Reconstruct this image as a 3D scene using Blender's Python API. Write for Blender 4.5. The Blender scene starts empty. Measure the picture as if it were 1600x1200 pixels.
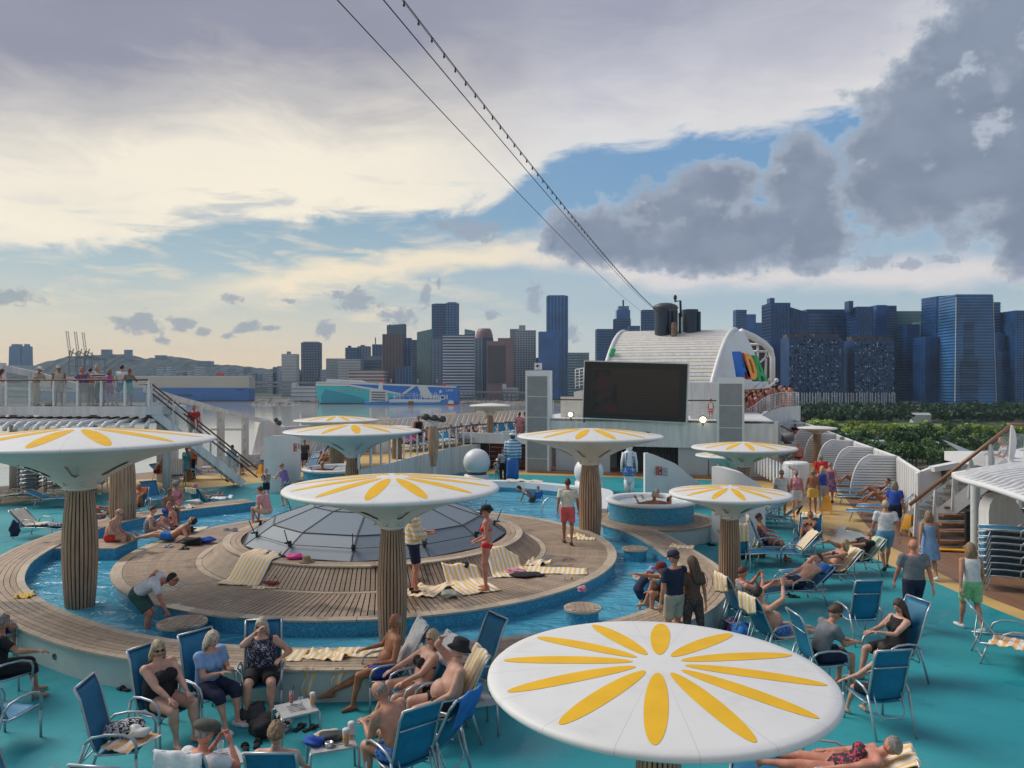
import bpy, bmesh, math, random
import numpy as np
from mathutils import Vector, Matrix, Euler
from mathutils.geometry import tessellate_polygon
random.seed(7);rng=np.random.RandomState(7)
SC=bpy.context.scene
COL=SC.collection
R=math.radians
PI=math.pi
# camera, world, sun, exposure
F=1200.0;CAMZ=4.7
cam=bpy.data.cameras.new('camera');camo=bpy.data.objects.new('camera',cam);COL.objects.link(camo)
camo.location=(0,0,CAMZ);camo.rotation_euler=(R(90),0,0)
cam.sensor_width=36;cam.lens=27.0;cam.clip_start=.1;cam.clip_end=30000
SC.camera=camo
SC.view_settings.view_transform='Standard';SC.view_settings.look='None'
SC.view_settings.exposure=0.45;SC.view_settings.gamma=1;SC.view_settings.use_curve_mapping=False
SUN_EL, SUN_AZ=44, -66
sl=bpy.data.lights.new('sun','SUN');so=bpy.data.objects.new('sun',sl);COL.objects.link(so)
sl.energy=2.2;sl.angle=R(34);sl.color=(1,.93,.84)
sd=Vector((math.sin(R(SUN_AZ))*math.cos(R(SUN_EL)),math.cos(R(SUN_AZ))*math.cos(R(SUN_EL)),math.sin(R(SUN_EL))))
so.rotation_euler=sd.to_track_quat('Z','Y').to_euler()
SC.cycles.max_bounces=5;SC.cycles.diffuse_bounces=2;SC.cycles.glossy_bounces=3
SC.cycles.transmission_bounces=4;SC.cycles.transparent_max_bounces=8;SC.cycles.volume_bounces=0
SC.cycles.caustics_reflective=False;SC.cycles.caustics_refractive=False
SC.cycles.use_denoising=True
def P(px,py,z=0.0):
 Y=(CAMZ-z)*F/(py-600.0)
 return Vector(((px-800)/F*Y,Y,z))
def at(px,py,Y):
 return Vector(((px-800)/F*Y,Y,CAMZ-(py-600)/F*Y))
class N:
 def __init__(s,t,sock):s.t=t;s.k=sock
 def _m(s,op,*a,clamp=False):
  n=s.t.nodes.new('ShaderNodeMath');n.operation=op;n.use_clamp=clamp
  for i, v in enumerate((s,)+a):
   if isinstance(v,N):s.t.links.new(v.k,n.inputs[i])
   else:n.inputs[i].default_value=v
  return N(s.t,n.outputs[0])
 def __add__(s,o):return s._m('ADD',o)
 def __sub__(s,o):return s._m('SUBTRACT',o)
 def __mul__(s,o):return s._m('MULTIPLY',o)
 def __truediv__(s,o):return s._m('DIVIDE',o)
 def mx(s,o):return s._m('MAXIMUM',o)
 def mn(s,o):return s._m('MINIMUM',o)
 def step(s,a,b):
  n=s.t.nodes.new('ShaderNodeMapRange');n.interpolation_type='SMOOTHSTEP'
  s.t.links.new(s.k,n.inputs[0]);n.inputs[1].default_value=a;n.inputs[2].default_value=b
  return N(s.t,n.outputs[0])
def ramp(t,fac,stops):
 n=t.nodes.new('ShaderNodeValToRGB');t.links.new(fac.k,n.inputs[0])
 e=n.color_ramp.elements
 while len(e)<len(stops):e.new(.5)
 for i, (p,c)in enumerate(stops):e[i].position=p;e[i].color=(c[0],c[1],c[2],1)
 return n.outputs[0]
def mixc(t,fac,a,b,mode='MIX'):
 n=t.nodes.new('ShaderNodeMix');n.data_type='RGBA';n.blend_type=mode
 for v, i in((fac,0),(a,6),(b,7)):
  if isinstance(v,N):t.links.new(v.k,n.inputs[i])
  elif isinstance(v,bpy.types.NodeSocket):t.links.new(v,n.inputs[i])
  elif i==0:n.inputs[0].default_value=v
  else:n.inputs[i].default_value=(v[0],v[1],v[2],1)
 return n.outputs[2]
def s2l(r,g,b):
 f=lambda c:(c/255/12.92)if c/255<=.04045 else((c/255+.055)/1.055)**2.4
 return(f(r),f(g),f(b))
world=bpy.data.worlds.new('World');SC.world=world;world.use_nodes=True
def build_world():
 t=world.node_tree;t.nodes.clear();L=t.links
 out=t.nodes.new('ShaderNodeOutputWorld');bg=t.nodes.new('ShaderNodeBackground');L.new(bg.outputs[0],out.inputs[0])
 tc=t.nodes.new('ShaderNodeTexCoord');sx=t.nodes.new('ShaderNodeSeparateXYZ');L.new(tc.outputs['Generated'],sx.inputs[0])
 x, y, z=(N(t,sx.outputs[i])for i in range(3))
 az=x._m('ARCTAN2',y)*(180/PI)
 el=z._m('ARCSINE')*(180/PI)
 def ang(px,py):
  return math.degrees(math.atan((px-800)/F)), math.degrees(math.atan((600-py)/math.hypot(F,px-800)))
 cb=t.nodes.new('ShaderNodeCombineXYZ');L.new(az.k,cb.inputs[0]);L.new(el.k,cb.inputs[1])
 def noise(sx_,sy_,scale,detail=6,rough=.55,off=0.0,dist=0.0):
  m=t.nodes.new('ShaderNodeMapping');L.new(cb.outputs[0],m.inputs[0])
  m.inputs['Scale'].default_value=(sx_,sy_,1);m.inputs['Location'].default_value=(off,off*1.7,off)
  n=t.nodes.new('ShaderNodeTexNoise');L.new(m.outputs[0],n.inputs['Vector'])
  n.inputs['Scale'].default_value=scale;n.inputs['Detail'].default_value=detail;n.inputs['Roughness'].default_value=rough
  n.inputs['Distortion'].default_value=dist
  return N(t,n.outputs['Fac'])
 def curve(pts):
  n=t.nodes.new('ShaderNodeFloatCurve');c=n.mapping.curves[0]
  pts=sorted([((a+50)/100,e/40)for a,e in pts])
  pts=[(0,pts[0][1])]+pts+[(1,pts[-1][1])]
  while len(c.points)<len(pts):c.points.new(.5,.5)
  for p, q in zip(c.points,pts):p.location=q
  n.mapping.update();L.new(((az+50)*.01).k,n.inputs['Value'])
  return N(t,n.outputs[0])*40
 sky=t.nodes.new('ShaderNodeTexSky');sky.sky_type='NISHITA';sky.sun_disc=False
 sky.sun_elevation=R(SUN_EL);sky.sun_rotation=R(SUN_AZ);sky.air_density=1.2;sky.dust_density=2.0
 sc=t.nodes.new('ShaderNodeVectorMath');sc.operation='SCALE';sc.inputs[3].default_value=.075;L.new(sky.outputs[0],sc.inputs[0])
 eln=(el/40).mx(0.0)
 left=ramp(t,eln,[(0,s2l(249,224,184)),(.05,s2l(244,222,190)),(.11,s2l(214,211,196)),(.2,s2l(168,190,198)),(.3,s2l(142,172,190)),(.5,s2l(120,158,192)),(1,s2l(110,145,190))])
 right=ramp(t,eln,[(0,s2l(205,218,218)),(.07,s2l(200,213,215)),(.14,s2l(172,194,206)),(.2,s2l(170,190,206)),(.3,s2l(122,162,198)),(.5,s2l(108,152,196)),(1,s2l(100,140,190))])
 base=mixc(t,az.step(-20,14),left,right)
 base=mixc(t,.18,base,sc.outputs[0])
 w1=noise(.35,1.6,.55,5,.6,3.1,.6)
 wm=w1.step(.47,.72)*(el.step(1.5,5))*(el.step(15,9))*(az.step(6,-12))*.62
 base=mixc(t,wm,base,s2l(240,224,196))
 n2=noise(.5,1.3,.35,5,.6,9.0,.4)
 st=curve([ang(200,478),ang(350,455),ang(450,440),ang(600,418),ang(700,405),ang(850,395),ang(1000,430),ang(1200,430),ang(1600,425)])
 d=(el+(n2-.5)*2.6-st)._m('ABSOLUTE')
 sm=d.step(1.5,.1)*az.step(-26,-16)*.8
 base=mixc(t,sm,base,mixc(t,az.step(-5,12),s2l(250,232,200),s2l(226,217,214)))
 eb=curve([ang(-100,392),ang(0,388),ang(150,396),ang(230,372),ang(330,350),ang(450,348),ang(560,352),ang(680,340),ang(790,300),ang(850,252),ang(900,240),ang(1020,236),ang(1100,218),ang(1200,200),ang(1330,172),ang(1450,130),ang(1600,60),ang(1750,30)])
 n3=noise(.55,1.5,.22,7,.62,1.3,.8);n3b=noise(.28,.9,1.1,4,.6,5.2,.3)
 dep=el+(n3-.5)*5.0+(n3b-.5)*1.1-eb
 sheet=dep.step(-.45,.75)
 dl=(dep+(noise(.4,1.4,.16,4,.6,7.7,.5)-.5)*4.5+.4)
 cl=ramp(t,(dl/20).mx(0.0),[(0,s2l(228,221,208)),(.08,s2l(243,234,214)),(.27,s2l(238,230,213)),(.44,s2l(192,189,188)),(.62,s2l(146,148,164)),(1,s2l(130,134,153))])
 cr=ramp(t,(dl/20).mx(0.0),[(0,s2l(216,216,216)),(.1,s2l(212,211,213)),(.25,s2l(186,187,198)),(.5,s2l(154,157,174)),(1,s2l(136,140,160))])
 scol=mixc(t,az.step(-9,6),cl,cr)
 hi=noise(.25,.8,.3,5,.55,4.4,.3)
 scol=mixc(t,(hi.step(.4,.8))*.15,scol,s2l(172,174,188))
 gap=noise(.3,1.5,.35,5,.6,12.0,.7).step(.52,.66)*dep.step(4.5,1.0)*az.step(0,-8)*.75
 scol=mixc(t,gap,scol,s2l(178,188,194))
 base=mixc(t,sheet,base,scol)
 na=noise(1,1.25,.42,9,.6,2.2,.15);nb=noise(1,1.2,1.5,6,.6,8.8,.0)
 warp=(na-.5)*1.5+(nb-.5)*.35
 def field(bl):
  f=None
  for px, py, rx, ry in bl:
   a, e=ang(px,py);kx=1/math.degrees(rx/F);ky=1/math.degrees(ry/F)
   m=t.nodes.new('ShaderNodeVectorMath');m.operation='MULTIPLY_ADD';L.new(cb.outputs[0],m.inputs[0])
   m.inputs[1].default_value=(kx,ky,0);m.inputs[2].default_value=(-a*kx,-e*ky,0)
   l=t.nodes.new('ShaderNodeVectorMath');l.operation='LENGTH';L.new(m.outputs[0],l.inputs[0])
   q=N(t,l.outputs['Value'])
   f=q if f is None else f.mn(q)
  return f
 big=field([(935,372,110,48),(1050,350,120,60),(1115,290,75,38),(1180,370,120,55),(1255,290,62,80),(1090,395,150,34),(1270,370,60,60),(1400,290,85,75),(1420,225,110,60),(1480,160,120,75),(1560,230,120,130),(1560,40,110,70),(1500,80,70,60),(1610,340,60,90),(1700,100,160,160),(1480,300,80,50)])
 bm_=(big+warp*.9).step(1.12,.74)
 depth_=(big+warp*.9)
 n5=noise(.8,1.2,.3,5,.55,15.0,.2)
 bc=mixc(t,depth_.step(1.05,.86),s2l(205,210,216),s2l(160,170,184));bc=mixc(t,depth_.step(.92,.45),bc,s2l(124,136,155))
 bc=mixc(t,(n5.step(.35,.65))*.5,bc,s2l(142,153,170))
 holes=noise(.8,1,.35,5,.6,21.0,.1).step(.54,.66)*el.step(9,15)*.9
 bc=mixc(t,holes*.75,bc,s2l(186,194,206));base=mixc(t,bm_,base,bc)
 sml=field([(15,464,46,13),(215,507,42,15),(222,497,20,14),(285,507,24,13),(318,518,13,9),(252,533,16,7),(362,467,20,8),(387,511,24,12),(453,471,18,6),(560,470,38,20),(540,462,34,10),(510,515,16,20),(625,495,34,18),(665,462,12,24),(686,440,6,14),(745,362,42,22),(700,352,26,12),(770,492,22,9),(835,465,14,34),(890,520,20,16),(1280,410,30,9),(1365,410,30,14),(1420,412,30,9),(1480,405,26,8),(425,512,16,6),(355,525,10,6)])
 nc=noise(1,1.2,1.1,8,.68,31.0,.3)
 smk=(sml+(nc-.5)*3.0+.12).step(1.12,.55)*.8
 base=mixc(t,smk,base,mixc(t,az.step(-25,5),s2l(150,160,170),s2l(152,162,178)))
 base=mixc(t,el.step(-.5,-4),base,s2l(150,155,150))
 L.new(base,bg.inputs[0]);bg.inputs[1].default_value=.80
build_world()
# materials
MATS={}
def mat(name,col,rough=.6,var=.1,scale=6,bump=0,metal=0,spec=.5,rnd=0,col2=None,trans=0,alpha=1,coat=0,stretch=None):
 if name in MATS:return MATS[name]
 m=bpy.data.materials.new(name);m.use_nodes=True;t=m.node_tree;L=t.links
 b=t.nodes['Principled BSDF'];b.inputs['Roughness'].default_value=rough;b.inputs['Metallic'].default_value=metal
 b.inputs['Specular IOR Level'].default_value=spec;b.inputs['Coat Weight'].default_value=coat
 b.inputs['Transmission Weight'].default_value=trans;b.inputs['Alpha'].default_value=alpha
 tc=t.nodes.new('ShaderNodeTexCoord');src=tc.outputs['Object']
 if stretch:
  mp=t.nodes.new('ShaderNodeMapping');mp.inputs['Scale'].default_value=stretch;L.new(src,mp.inputs[0]);src=mp.outputs[0]
 n=t.nodes.new('ShaderNodeTexNoise');L.new(src,n.inputs['Vector']);n.inputs['Scale'].default_value=scale
 n.inputs['Detail'].default_value=5;n.inputs['Roughness'].default_value=.6
 f=N(t,n.outputs['Fac'])
 c1=tuple(max(0,c*(1-var*1.3))for c in col);c2=col2 or tuple(min(1,c*(1+var))for c in col)
 c=mixc(t,f.step(.25,.75),c1,c2)
 if rnd:
  oi=t.nodes.new('ShaderNodeObjectInfo');hs=t.nodes.new('ShaderNodeHueSaturation');L.new(c,hs.inputs['Color'])
  L.new((N(t,oi.outputs['Random'])*(2*rnd)+(1-rnd)).k,hs.inputs['Value']);c=hs.outputs[0]
 L.new(c,b.inputs['Base Color'])
 if bump:
  bp=t.nodes.new('ShaderNodeBump');bp.inputs['Strength'].default_value=bump;bp.inputs['Distance'].default_value=.02
  L.new(n.outputs['Fac'],bp.inputs['Height']);L.new(bp.outputs[0],b.inputs['Normal'])
 MATS[name]=m
 return m
def stripes(name,c1,c2,width=.1,axis=0,rough=.9,soft=.08,duty=0.0):
 if name in MATS:return MATS[name]
 m=mat(name,c1,rough);t=m.node_tree;L=t.links;b=t.nodes['Principled BSDF']
 tc=t.nodes.new('ShaderNodeTexCoord');sx=t.nodes.new('ShaderNodeSeparateXYZ');L.new(tc.outputs['Object'],sx.inputs[0])
 f=(N(t,sx.outputs[axis])*(PI/width))._m('SINE').step(-soft+duty,soft+duty)
 n=t.nodes.new('ShaderNodeTexNoise');n.inputs['Scale'].default_value=9;L.new(tc.outputs['Object'],n.inputs['Vector'])
 c=mixc(t,f,c1,c2);c=mixc(t,N(t,n.outputs['Fac']).step(.3,.7)*.25,c,tuple(v*.8 for v in c2))
 L.new(c,b.inputs['Base Color'])
 bp=t.nodes.new('ShaderNodeBump');bp.inputs['Strength'].default_value=.5;bp.inputs['Distance'].default_value=.02
 n2=t.nodes.new('ShaderNodeTexNoise');n2.inputs['Scale'].default_value=22;L.new(tc.outputs['Object'],n2.inputs['Vector'])
 L.new(n2.outputs[0],bp.inputs['Height']);L.new(bp.outputs[0],b.inputs['Normal'])
 return m
def pattern(name,c1,c2,scale=14,th=.55,rough=.8):
 if name in MATS:return MATS[name]
 m=mat(name,c1,rough);t=m.node_tree;L=t.links;b=t.nodes['Principled BSDF']
 tc=t.nodes.new('ShaderNodeTexCoord')
 n=t.nodes.new('ShaderNodeTexNoise');n.inputs['Scale'].default_value=scale;n.inputs['Distortion'].default_value=1.5;L.new(tc.outputs['Object'],n.inputs['Vector'])
 L.new(mixc(t,N(t,n.outputs['Fac']).step(th-.03,th+.03),c1,c2),b.inputs['Base Color'])
 return m
def mosaic(name,c1,c2,c3):
 m=mat(name,c1,.25,spec=.5);t=m.node_tree;L=t.links;b=t.nodes['Principled BSDF']
 tc=t.nodes.new('ShaderNodeTexCoord');v=t.nodes.new('ShaderNodeTexVoronoi');v.inputs['Scale'].default_value=38
 v.inputs['Randomness'].default_value=.35
 L.new(tc.outputs['Object'],v.inputs['Vector']);sx=t.nodes.new('ShaderNodeSeparateXYZ');L.new(v.outputs['Color'],sx.inputs[0])
 c=mixc(t,N(t,sx.outputs[0]).step(.2,.9),c1,c2);c=mixc(t,N(t,sx.outputs[1]).step(.72,.8)*.7,c,c3)
 L.new(c,b.inputs['Base Color'])
 return m
def glass(name,col,rough=.05,alpha=.25,metal=0):
 m=mat(name,col,rough,spec=.8,alpha=alpha,metal=metal);return m
def teak(name,c1,c2,wet=False,wets=.45):
 m=mat(name,c1,.62,rnd=.16,var=.16,scale=3,stretch=(8,1,1));t=m.node_tree;L=t.links;b=t.nodes['Principled BSDF']
 src=b.inputs['Base Color'].links[0].from_socket
 g=t.nodes.new('ShaderNodeNewGeometry');n=t.nodes.new('ShaderNodeTexNoise');L.new(g.outputs['Position'],n.inputs['Vector']);n.inputs['Scale'].default_value=wets;n.inputs['Detail'].default_value=8;n.inputs['Roughness'].default_value=.62
 f=N(t,n.outputs['Fac'])
 n2=t.nodes.new('ShaderNodeTexNoise');L.new(g.outputs['Position'],n2.inputs['Vector']);n2.inputs['Scale'].default_value=4;n2.inputs['Detail'].default_value=6
 c=mixc(t,N(t,n2.outputs['Fac']).step(.35,.7)*.35,src,c2)
 if wet:
  w=f.step(.555,.62)
  c=mixc(t,w*.8,c,tuple(v*.28 for v in c1));L.new((w*-.42+.62).k,b.inputs['Roughness'])
 L.new(c,b.inputs['Base Color'])
 return m
TEAK=teak('weathered_teak',(.36,.265,.185),(.47,.375,.285),True)
TEAK_EDGE=teak('pale_teak_edge',(.46,.375,.28),(.54,.46,.36),True)
TEAK_WARM=mat('varnished_teak',(.40,.265,.175),.5,rnd=.1,var=.22,scale=2.5,stretch=(6,6,.7))
GAP=mat('black_caulking',(.02,.018,.016),.9)
WHITE=mat('white_painted_steel',(.74,.76,.77),.42,var=.035,scale=1.6)
WHITE2=mat('weathered_white_paint',(.67,.68,.68),.5,var=.13,scale=1.3,bump=.05,stretch=(3,3,.3))
CREAM=mat('cream_underside_paint',(.74,.70,.61),.5,var=.05,scale=2)
MINT=mat('pale_mint_paint',(.42,.52,.50),.55,var=.07,scale=1.3)
GREYW=mat('light_grey_panel',(.50,.52,.54),.5,var=.04,scale=1)
STEEL=mat('brushed_steel',(.55,.57,.58),.28,metal=.9,var=.05,scale=14)
ALU=mat('aluminium_frame',(.42,.47,.50),.36,metal=.55,var=.1,scale=9)
SLING=mat('blue_sling_mesh',(.011,.165,.31),.55,var=.16,scale=5,rnd=.14)
SLING_D=mat('dark_blue_sling',(.008,.055,.15),.6,var=.12,scale=7)
BLACK=mat('black_plastic',(.015,.016,.018),.5)
DARK=mat('dark_grey_metal',(.07,.075,.085),.5,var=.1)
MOSA=mosaic('blue_mosaic',(.04,.23,.38),(.06,.30,.46),(.12,.39,.55))
YEL=mat('yellow_petal_paint',(.78,.46,.03),.75,spec=.2,var=.07,scale=2)
RAILWOOD=mat('varnished_handrail',(.14,.055,.03),.35,var=.2,scale=6)
TOWEL=stripes('yellow_white_towel',(.80,.50,.13),(.78,.75,.68),.055)
TOWELW=mat('white_towel',(.72,.73,.74),.95,bump=.4,scale=20)
SAND=mat('yellow_deck_paint',(.62,.42,.155),.5,var=.12,scale=.7)
BROWN=mat('brown_deck_planking',(.26,.145,.09),.42,var=.22,scale=1.2,stretch=(7,.6,1))
def teal_mat():
 m=mat('teal_deck_coating',(.022,.235,.265),.52,spec=.35);t=m.node_tree;L=t.links;b=t.nodes['Principled BSDF']
 tc=t.nodes.new('ShaderNodeTexCoord')
 def ns(s,d=6,r=.6,dist=0):
  n=t.nodes.new('ShaderNodeTexNoise');n.inputs['Scale'].default_value=s;n.inputs['Detail'].default_value=d;n.inputs['Roughness'].default_value=r
  n.inputs['Distortion'].default_value=dist;L.new(tc.outputs['Object'],n.inputs['Vector']);return N(t,n.outputs['Fac'])
 a=ns(.35);f=ns(90,2);s=ns(1.7,8,.7,.6)
 c=mixc(t,a.step(.3,.7),(.018,.275,.325),(.036,.36,.405))
 c=mixc(t,f.step(.3,.7)*.35,c,(.010,.135,.16))
 c=mixc(t,s.step(.58,.70)*.45,c,(.010,.15,.17));c=mixc(t,ns(5,8,.75,2).step(.62,.70)*.65,c,(.015,.14,.15));c=mixc(t,ns(.12,3).step(.45,.65)*.3,c,(.07,.40,.40))
 w=ns(.8,5,.5,.4).step(.56,.64)
 L.new((w*-.28+.55).k,b.inputs['Roughness'])
 L.new(c,b.inputs['Base Color'])
 bp=t.nodes.new('ShaderNodeBump');bp.inputs['Strength'].default_value=.12;bp.inputs['Distance'].default_value=.01;L.new(f.k,bp.inputs['Height']);L.new(bp.outputs[0],b.inputs['Normal'])
 return m
TEAL=teal_mat()
def water_mat(name,col,col2,sc,strength,rough=.03,dist=.1,sxy=(1,1,1),spec=.5):
 m=mat(name,col,rough,spec=spec);t=m.node_tree;L=t.links;b=t.nodes['Principled BSDF']
 tc=t.nodes.new('ShaderNodeTexCoord');mp=t.nodes.new('ShaderNodeMapping');mp.inputs['Scale'].default_value=sxy;L.new(tc.outputs['Object'],mp.inputs[0])
 n=t.nodes.new('ShaderNodeTexNoise');n.inputs['Scale'].default_value=sc;n.inputs['Detail'].default_value=4;n.inputs['Distortion'].default_value=.9;L.new(mp.outputs[0],n.inputs['Vector'])
 n2=t.nodes.new('ShaderNodeTexNoise');n2.inputs['Scale'].default_value=sc*.22;n2.inputs['Detail'].default_value=3;L.new(mp.outputs[0],n2.inputs['Vector'])
 L.new(mixc(t,N(t,n2.outputs['Fac']).step(.3,.7),col,col2),b.inputs['Base Color'])
 bp=t.nodes.new('ShaderNodeBump');bp.inputs['Strength'].default_value=strength;bp.inputs['Distance'].default_value=dist
 L.new((N(t,n.outputs['Fac'])+N(t,n2.outputs['Fac'])*1.6).k,bp.inputs['Height']);L.new(bp.outputs[0],b.inputs['Normal'])
 return m
WATER=water_mat('pool_water',(.06,.34,.50),(.11,.43,.60),1.5,.55,.02,.3,(1,1.5,1))
SEAM=water_mat('harbour_water',(.42,.43,.38),(.50,.50,.44),.22,.3,.06,.16,(.5,1,1),.9)
# mesh building
class MB:
 def __init__(s):s.v=[];s.f=[];s.sm=[];s.mi=[]
 def add(s,vs,fs,smooth=False,mi=0):
  o=len(s.v);s.v.extend([tuple(p)for p in vs]);s.f.extend([tuple(i+o for i in f)for f in fs])
  s.sm.extend([smooth]*len(fs));s.mi.extend([mi]*len(fs));return s
 def box(s,c,d,rz=0,M=None,mi=0):
  hx, hy, hz=d[0]/2, d[1]/2, d[2]/2
  vs=[Vector((x,y,z))for x in(-hx,hx)for y in(-hy,hy)for z in(-hz,hz)]
  if rz:r_=Matrix.Rotation(rz,3,'Z');vs=[r_@v for v in vs]
  if M is not None:vs=[M@v for v in vs]
  vs=[v+Vector(c)for v in vs]
  return s.add(vs,[(0,1,3,2),(4,6,7,5),(0,4,5,1),(2,3,7,6),(0,2,6,4),(1,5,7,3)],mi=mi)
 def beam(s,a,b,w,h,up=(0,0,1),mi=0):
  a=Vector(a);b=Vector(b);d=(b-a);l=d.length;d.normalize();u=Vector(up)
  x=d.cross(u)
  if x.length<1e-4:x=Vector((1,0,0))
  x.normalize();z=x.cross(d);M=Matrix((x,d,z)).transposed()
  return s.box((a+b)/2,(w,l,h),M=M,mi=mi)
 def tube(s,path,r,seg=8,cap=True,smooth=True,mi=0,ell=None,lat=None):
  pts=[Vector(p)for p in path];n=len(pts)
  rs=r if isinstance(r,(list,tuple))else[r]*n
  nx=None;vs=[]
  for i, p in enumerate(pts):
   d=(pts[min(i+1,n-1)]-pts[max(i-1,0)])
   if d.length<1e-7:d=Vector((0,0,1))
   d.normalize()
   if lat is not None:nx=Vector(lat)
   elif nx is None:nx=Vector((0,0,1))if abs(d.z)<.9 else Vector((1,0,0))
   nx=nx-d*nx.dot(d)
   if nx.length<1e-6:nx=d.orthogonal()
   nx.normalize();ny=d.cross(nx)
   ra, rb=(rs[i],rs[i])if ell is None else(ell[i][0],ell[i][1])
   for k in range(seg):
    t=2*PI*k/seg;vs.append(p+nx*(ra*math.cos(t))+ny*(rb*math.sin(t)))
  fs=[(i*seg+k,i*seg+(k+1)%seg,(i+1)*seg+(k+1)%seg,(i+1)*seg+k)for i in range(n-1)for k in range(seg)]
  if cap:fs+=[tuple(range(seg))[::-1],tuple((n-1)*seg+k for k in range(seg))]
  return s.add(vs,fs,smooth,mi)
 def lathe(s,prof,seg=24,c=(0,0,0),smooth=True,cap=False,mi=0,a0=0,a1=2*PI):
  full=abs(a1-a0-2*PI)<1e-6;m=seg if full else seg+1
  vs=[(c[0]+r_*math.cos(a0+(a1-a0)*k/seg),c[1]+r_*math.sin(a0+(a1-a0)*k/seg),c[2]+z)for r_,z in prof for k in range(m)]
  fs=[(i*m+k,i*m+(k+1)%m,(i+1)*m+(k+1)%m,(i+1)*m+k)for i in range(len(prof)-1)for k in range(m if full else seg)]
  if cap:fs+=[tuple(range(m))[::-1],tuple((len(prof)-1)*m+k for k in range(m))]
  return s.add(vs,fs,smooth,mi)
 def ball(s,c,r,seg=12,rings=8,M=None,mi=0):
  if not isinstance(r,(tuple,list)):r=(r,r,r)
  vs=[];c=Vector(c)
  for i in range(rings+1):
   ph=PI*i/rings
   for k in range(seg):
    t=2*PI*k/seg
    v=Vector((r[0]*math.sin(ph)*math.cos(t),r[1]*math.sin(ph)*math.sin(t),-r[2]*math.cos(ph)))
    vs.append(c+(M@v if M is not None else v))
  fs=[(i*seg+k,i*seg+(k+1)%seg,(i+1)*seg+(k+1)%seg,(i+1)*seg+k)for i in range(rings)for k in range(seg)]
  return s.add(vs,fs,True,mi)
 def prism(s,poly,z0,z1,mi=0,smooth=False):
  n=len(poly);z0f=z0 if callable(z0)else(lambda x,y:z0);z1f=z1 if callable(z1)else(lambda x,y:z1)
  vs=[(x,y,z0f(x,y))for x,y in poly]+[(x,y,z1f(x,y))for x,y in poly]
  tri=tessellate_polygon([[Vector((x,y,0))for x,y in poly]])
  s.add(vs,[tuple(i+n for i in t)for t in tri]+[tuple(t)[::-1]for t in tri],False,mi)
  return s.add(vs,[(i,(i+1)%n,(i+1)%n+n,i+n)for i in range(n)],smooth,mi)
 def plate(s,pts,thick,nrm,mi=0):
  pts=[Vector(p)for p in pts];nrm=Vector(nrm).normalized();n=len(pts);o=nrm*thick
  ax=max(range(3),key=lambda i:abs(nrm[i]));kk=[i for i in range(3)if i!=ax]
  tri=tessellate_polygon([[Vector((p[kk[0]],p[kk[1]],0))for p in pts]])
  vs=[p for p in pts]+[p+o for p in pts]
  return s.add(vs,[tuple(t)for t in tri]+[tuple(i+n for i in t)[::-1]for t in tri]+[(i,(i+1)%n,(i+1)%n+n,i+n)for i in range(n)],False,mi)
 def grid(s,fn,nu,nv,smooth=True,mi=0,skip=None):
  vs=[fn(i/nu,j/nv)for i in range(nu+1)for j in range(nv+1)]
  fs=[(i*(nv+1)+j,(i+1)*(nv+1)+j,(i+1)*(nv+1)+j+1,i*(nv+1)+j+1)for i in range(nu)for j in range(nv)if not(skip and skip(i,j))]
  return s.add(vs,fs,smooth,mi)
 def slab(s,fn,nu,nv,th,smooth=True,mi=0):
  n=(nu+1)*(nv+1)
  a=[Vector(fn(i/nu,j/nv))for i in range(nu+1)for j in range(nv+1)]
  b=[v+(Vector(th)if not isinstance(th,(int,float))else Vector((0,0,-th)))for v in a]
  q=lambda i, j:i*(nv+1)+j
  fs=[(q(i,j),q(i+1,j),q(i+1,j+1),q(i,j+1))for i in range(nu)for j in range(nv)]
  fs+=[tuple(k+n for k in f)[::-1]for f in fs]
  for i in range(nu):fs+=[(q(i+1,0),q(i,0),q(i,0)+n,q(i+1,0)+n),(q(i,nv),q(i+1,nv),q(i+1,nv)+n,q(i,nv)+n)]
  for j in range(nv):fs+=[(q(0,j),q(0,j+1),q(0,j+1)+n,q(0,j)+n),(q(nu,j+1),q(nu,j),q(nu,j)+n,q(nu,j+1)+n)]
  return s.add(a+b,fs,smooth,mi)
 def mesh(s,name,mats,fixn=True):
  me=bpy.data.meshes.new(name);me.from_pydata(s.v,[],s.f)
  me.polygons.foreach_set('use_smooth',s.sm);me.polygons.foreach_set('material_index',s.mi)
  for m in(mats if isinstance(mats,(list,tuple))else[mats]):me.materials.append(m)
  me.update()
  if fixn:
   bm=bmesh.new();bm.from_mesh(me);bmesh.ops.recalc_face_normals(bm,faces=bm.faces);bm.to_mesh(me);bm.free()
  return me
def put(name,me,parent=None,M=None):
 o=bpy.data.objects.new(name,me);COL.objects.link(o)
 if parent is not None:o.parent=parent
 if M is not None:o.matrix_local=M
 return o
def obj(name,mb,mats,parent=None,w=False,kind=None,M=None):
 """link a MB as one object; w: its coordinates are world ones"""
 if w and parent is not None:
  mi=parent['_inv'];inv=Matrix([mi[i*4:i*4+4]for i in range(4)])
  mb.v=[tuple(inv@Vector(v))for v in mb.v]
 o=put(name,mb.mesh(name,mats),parent,M)
 if kind:o['kind']=kind
 return o
def tag(o,label,cat,group=None):
 o['label']=label;o['category']=cat
 if group:o['group']=group
 return o
def thing(name,label,cat,loc=(0,0,0),rz=0,group=None,M=None):
 o=bpy.data.objects.new(name,None);COL.objects.link(o);o.empty_display_size=.1
 if M is None:M=Matrix.Translation(loc)@Matrix.Rotation(rz,4,'Z')
 o.matrix_world=M
 i=M.inverted();o['_inv']=[i[a][b]for a in range(4)for b in range(4)]
 return tag(o,label,cat,group)
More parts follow.
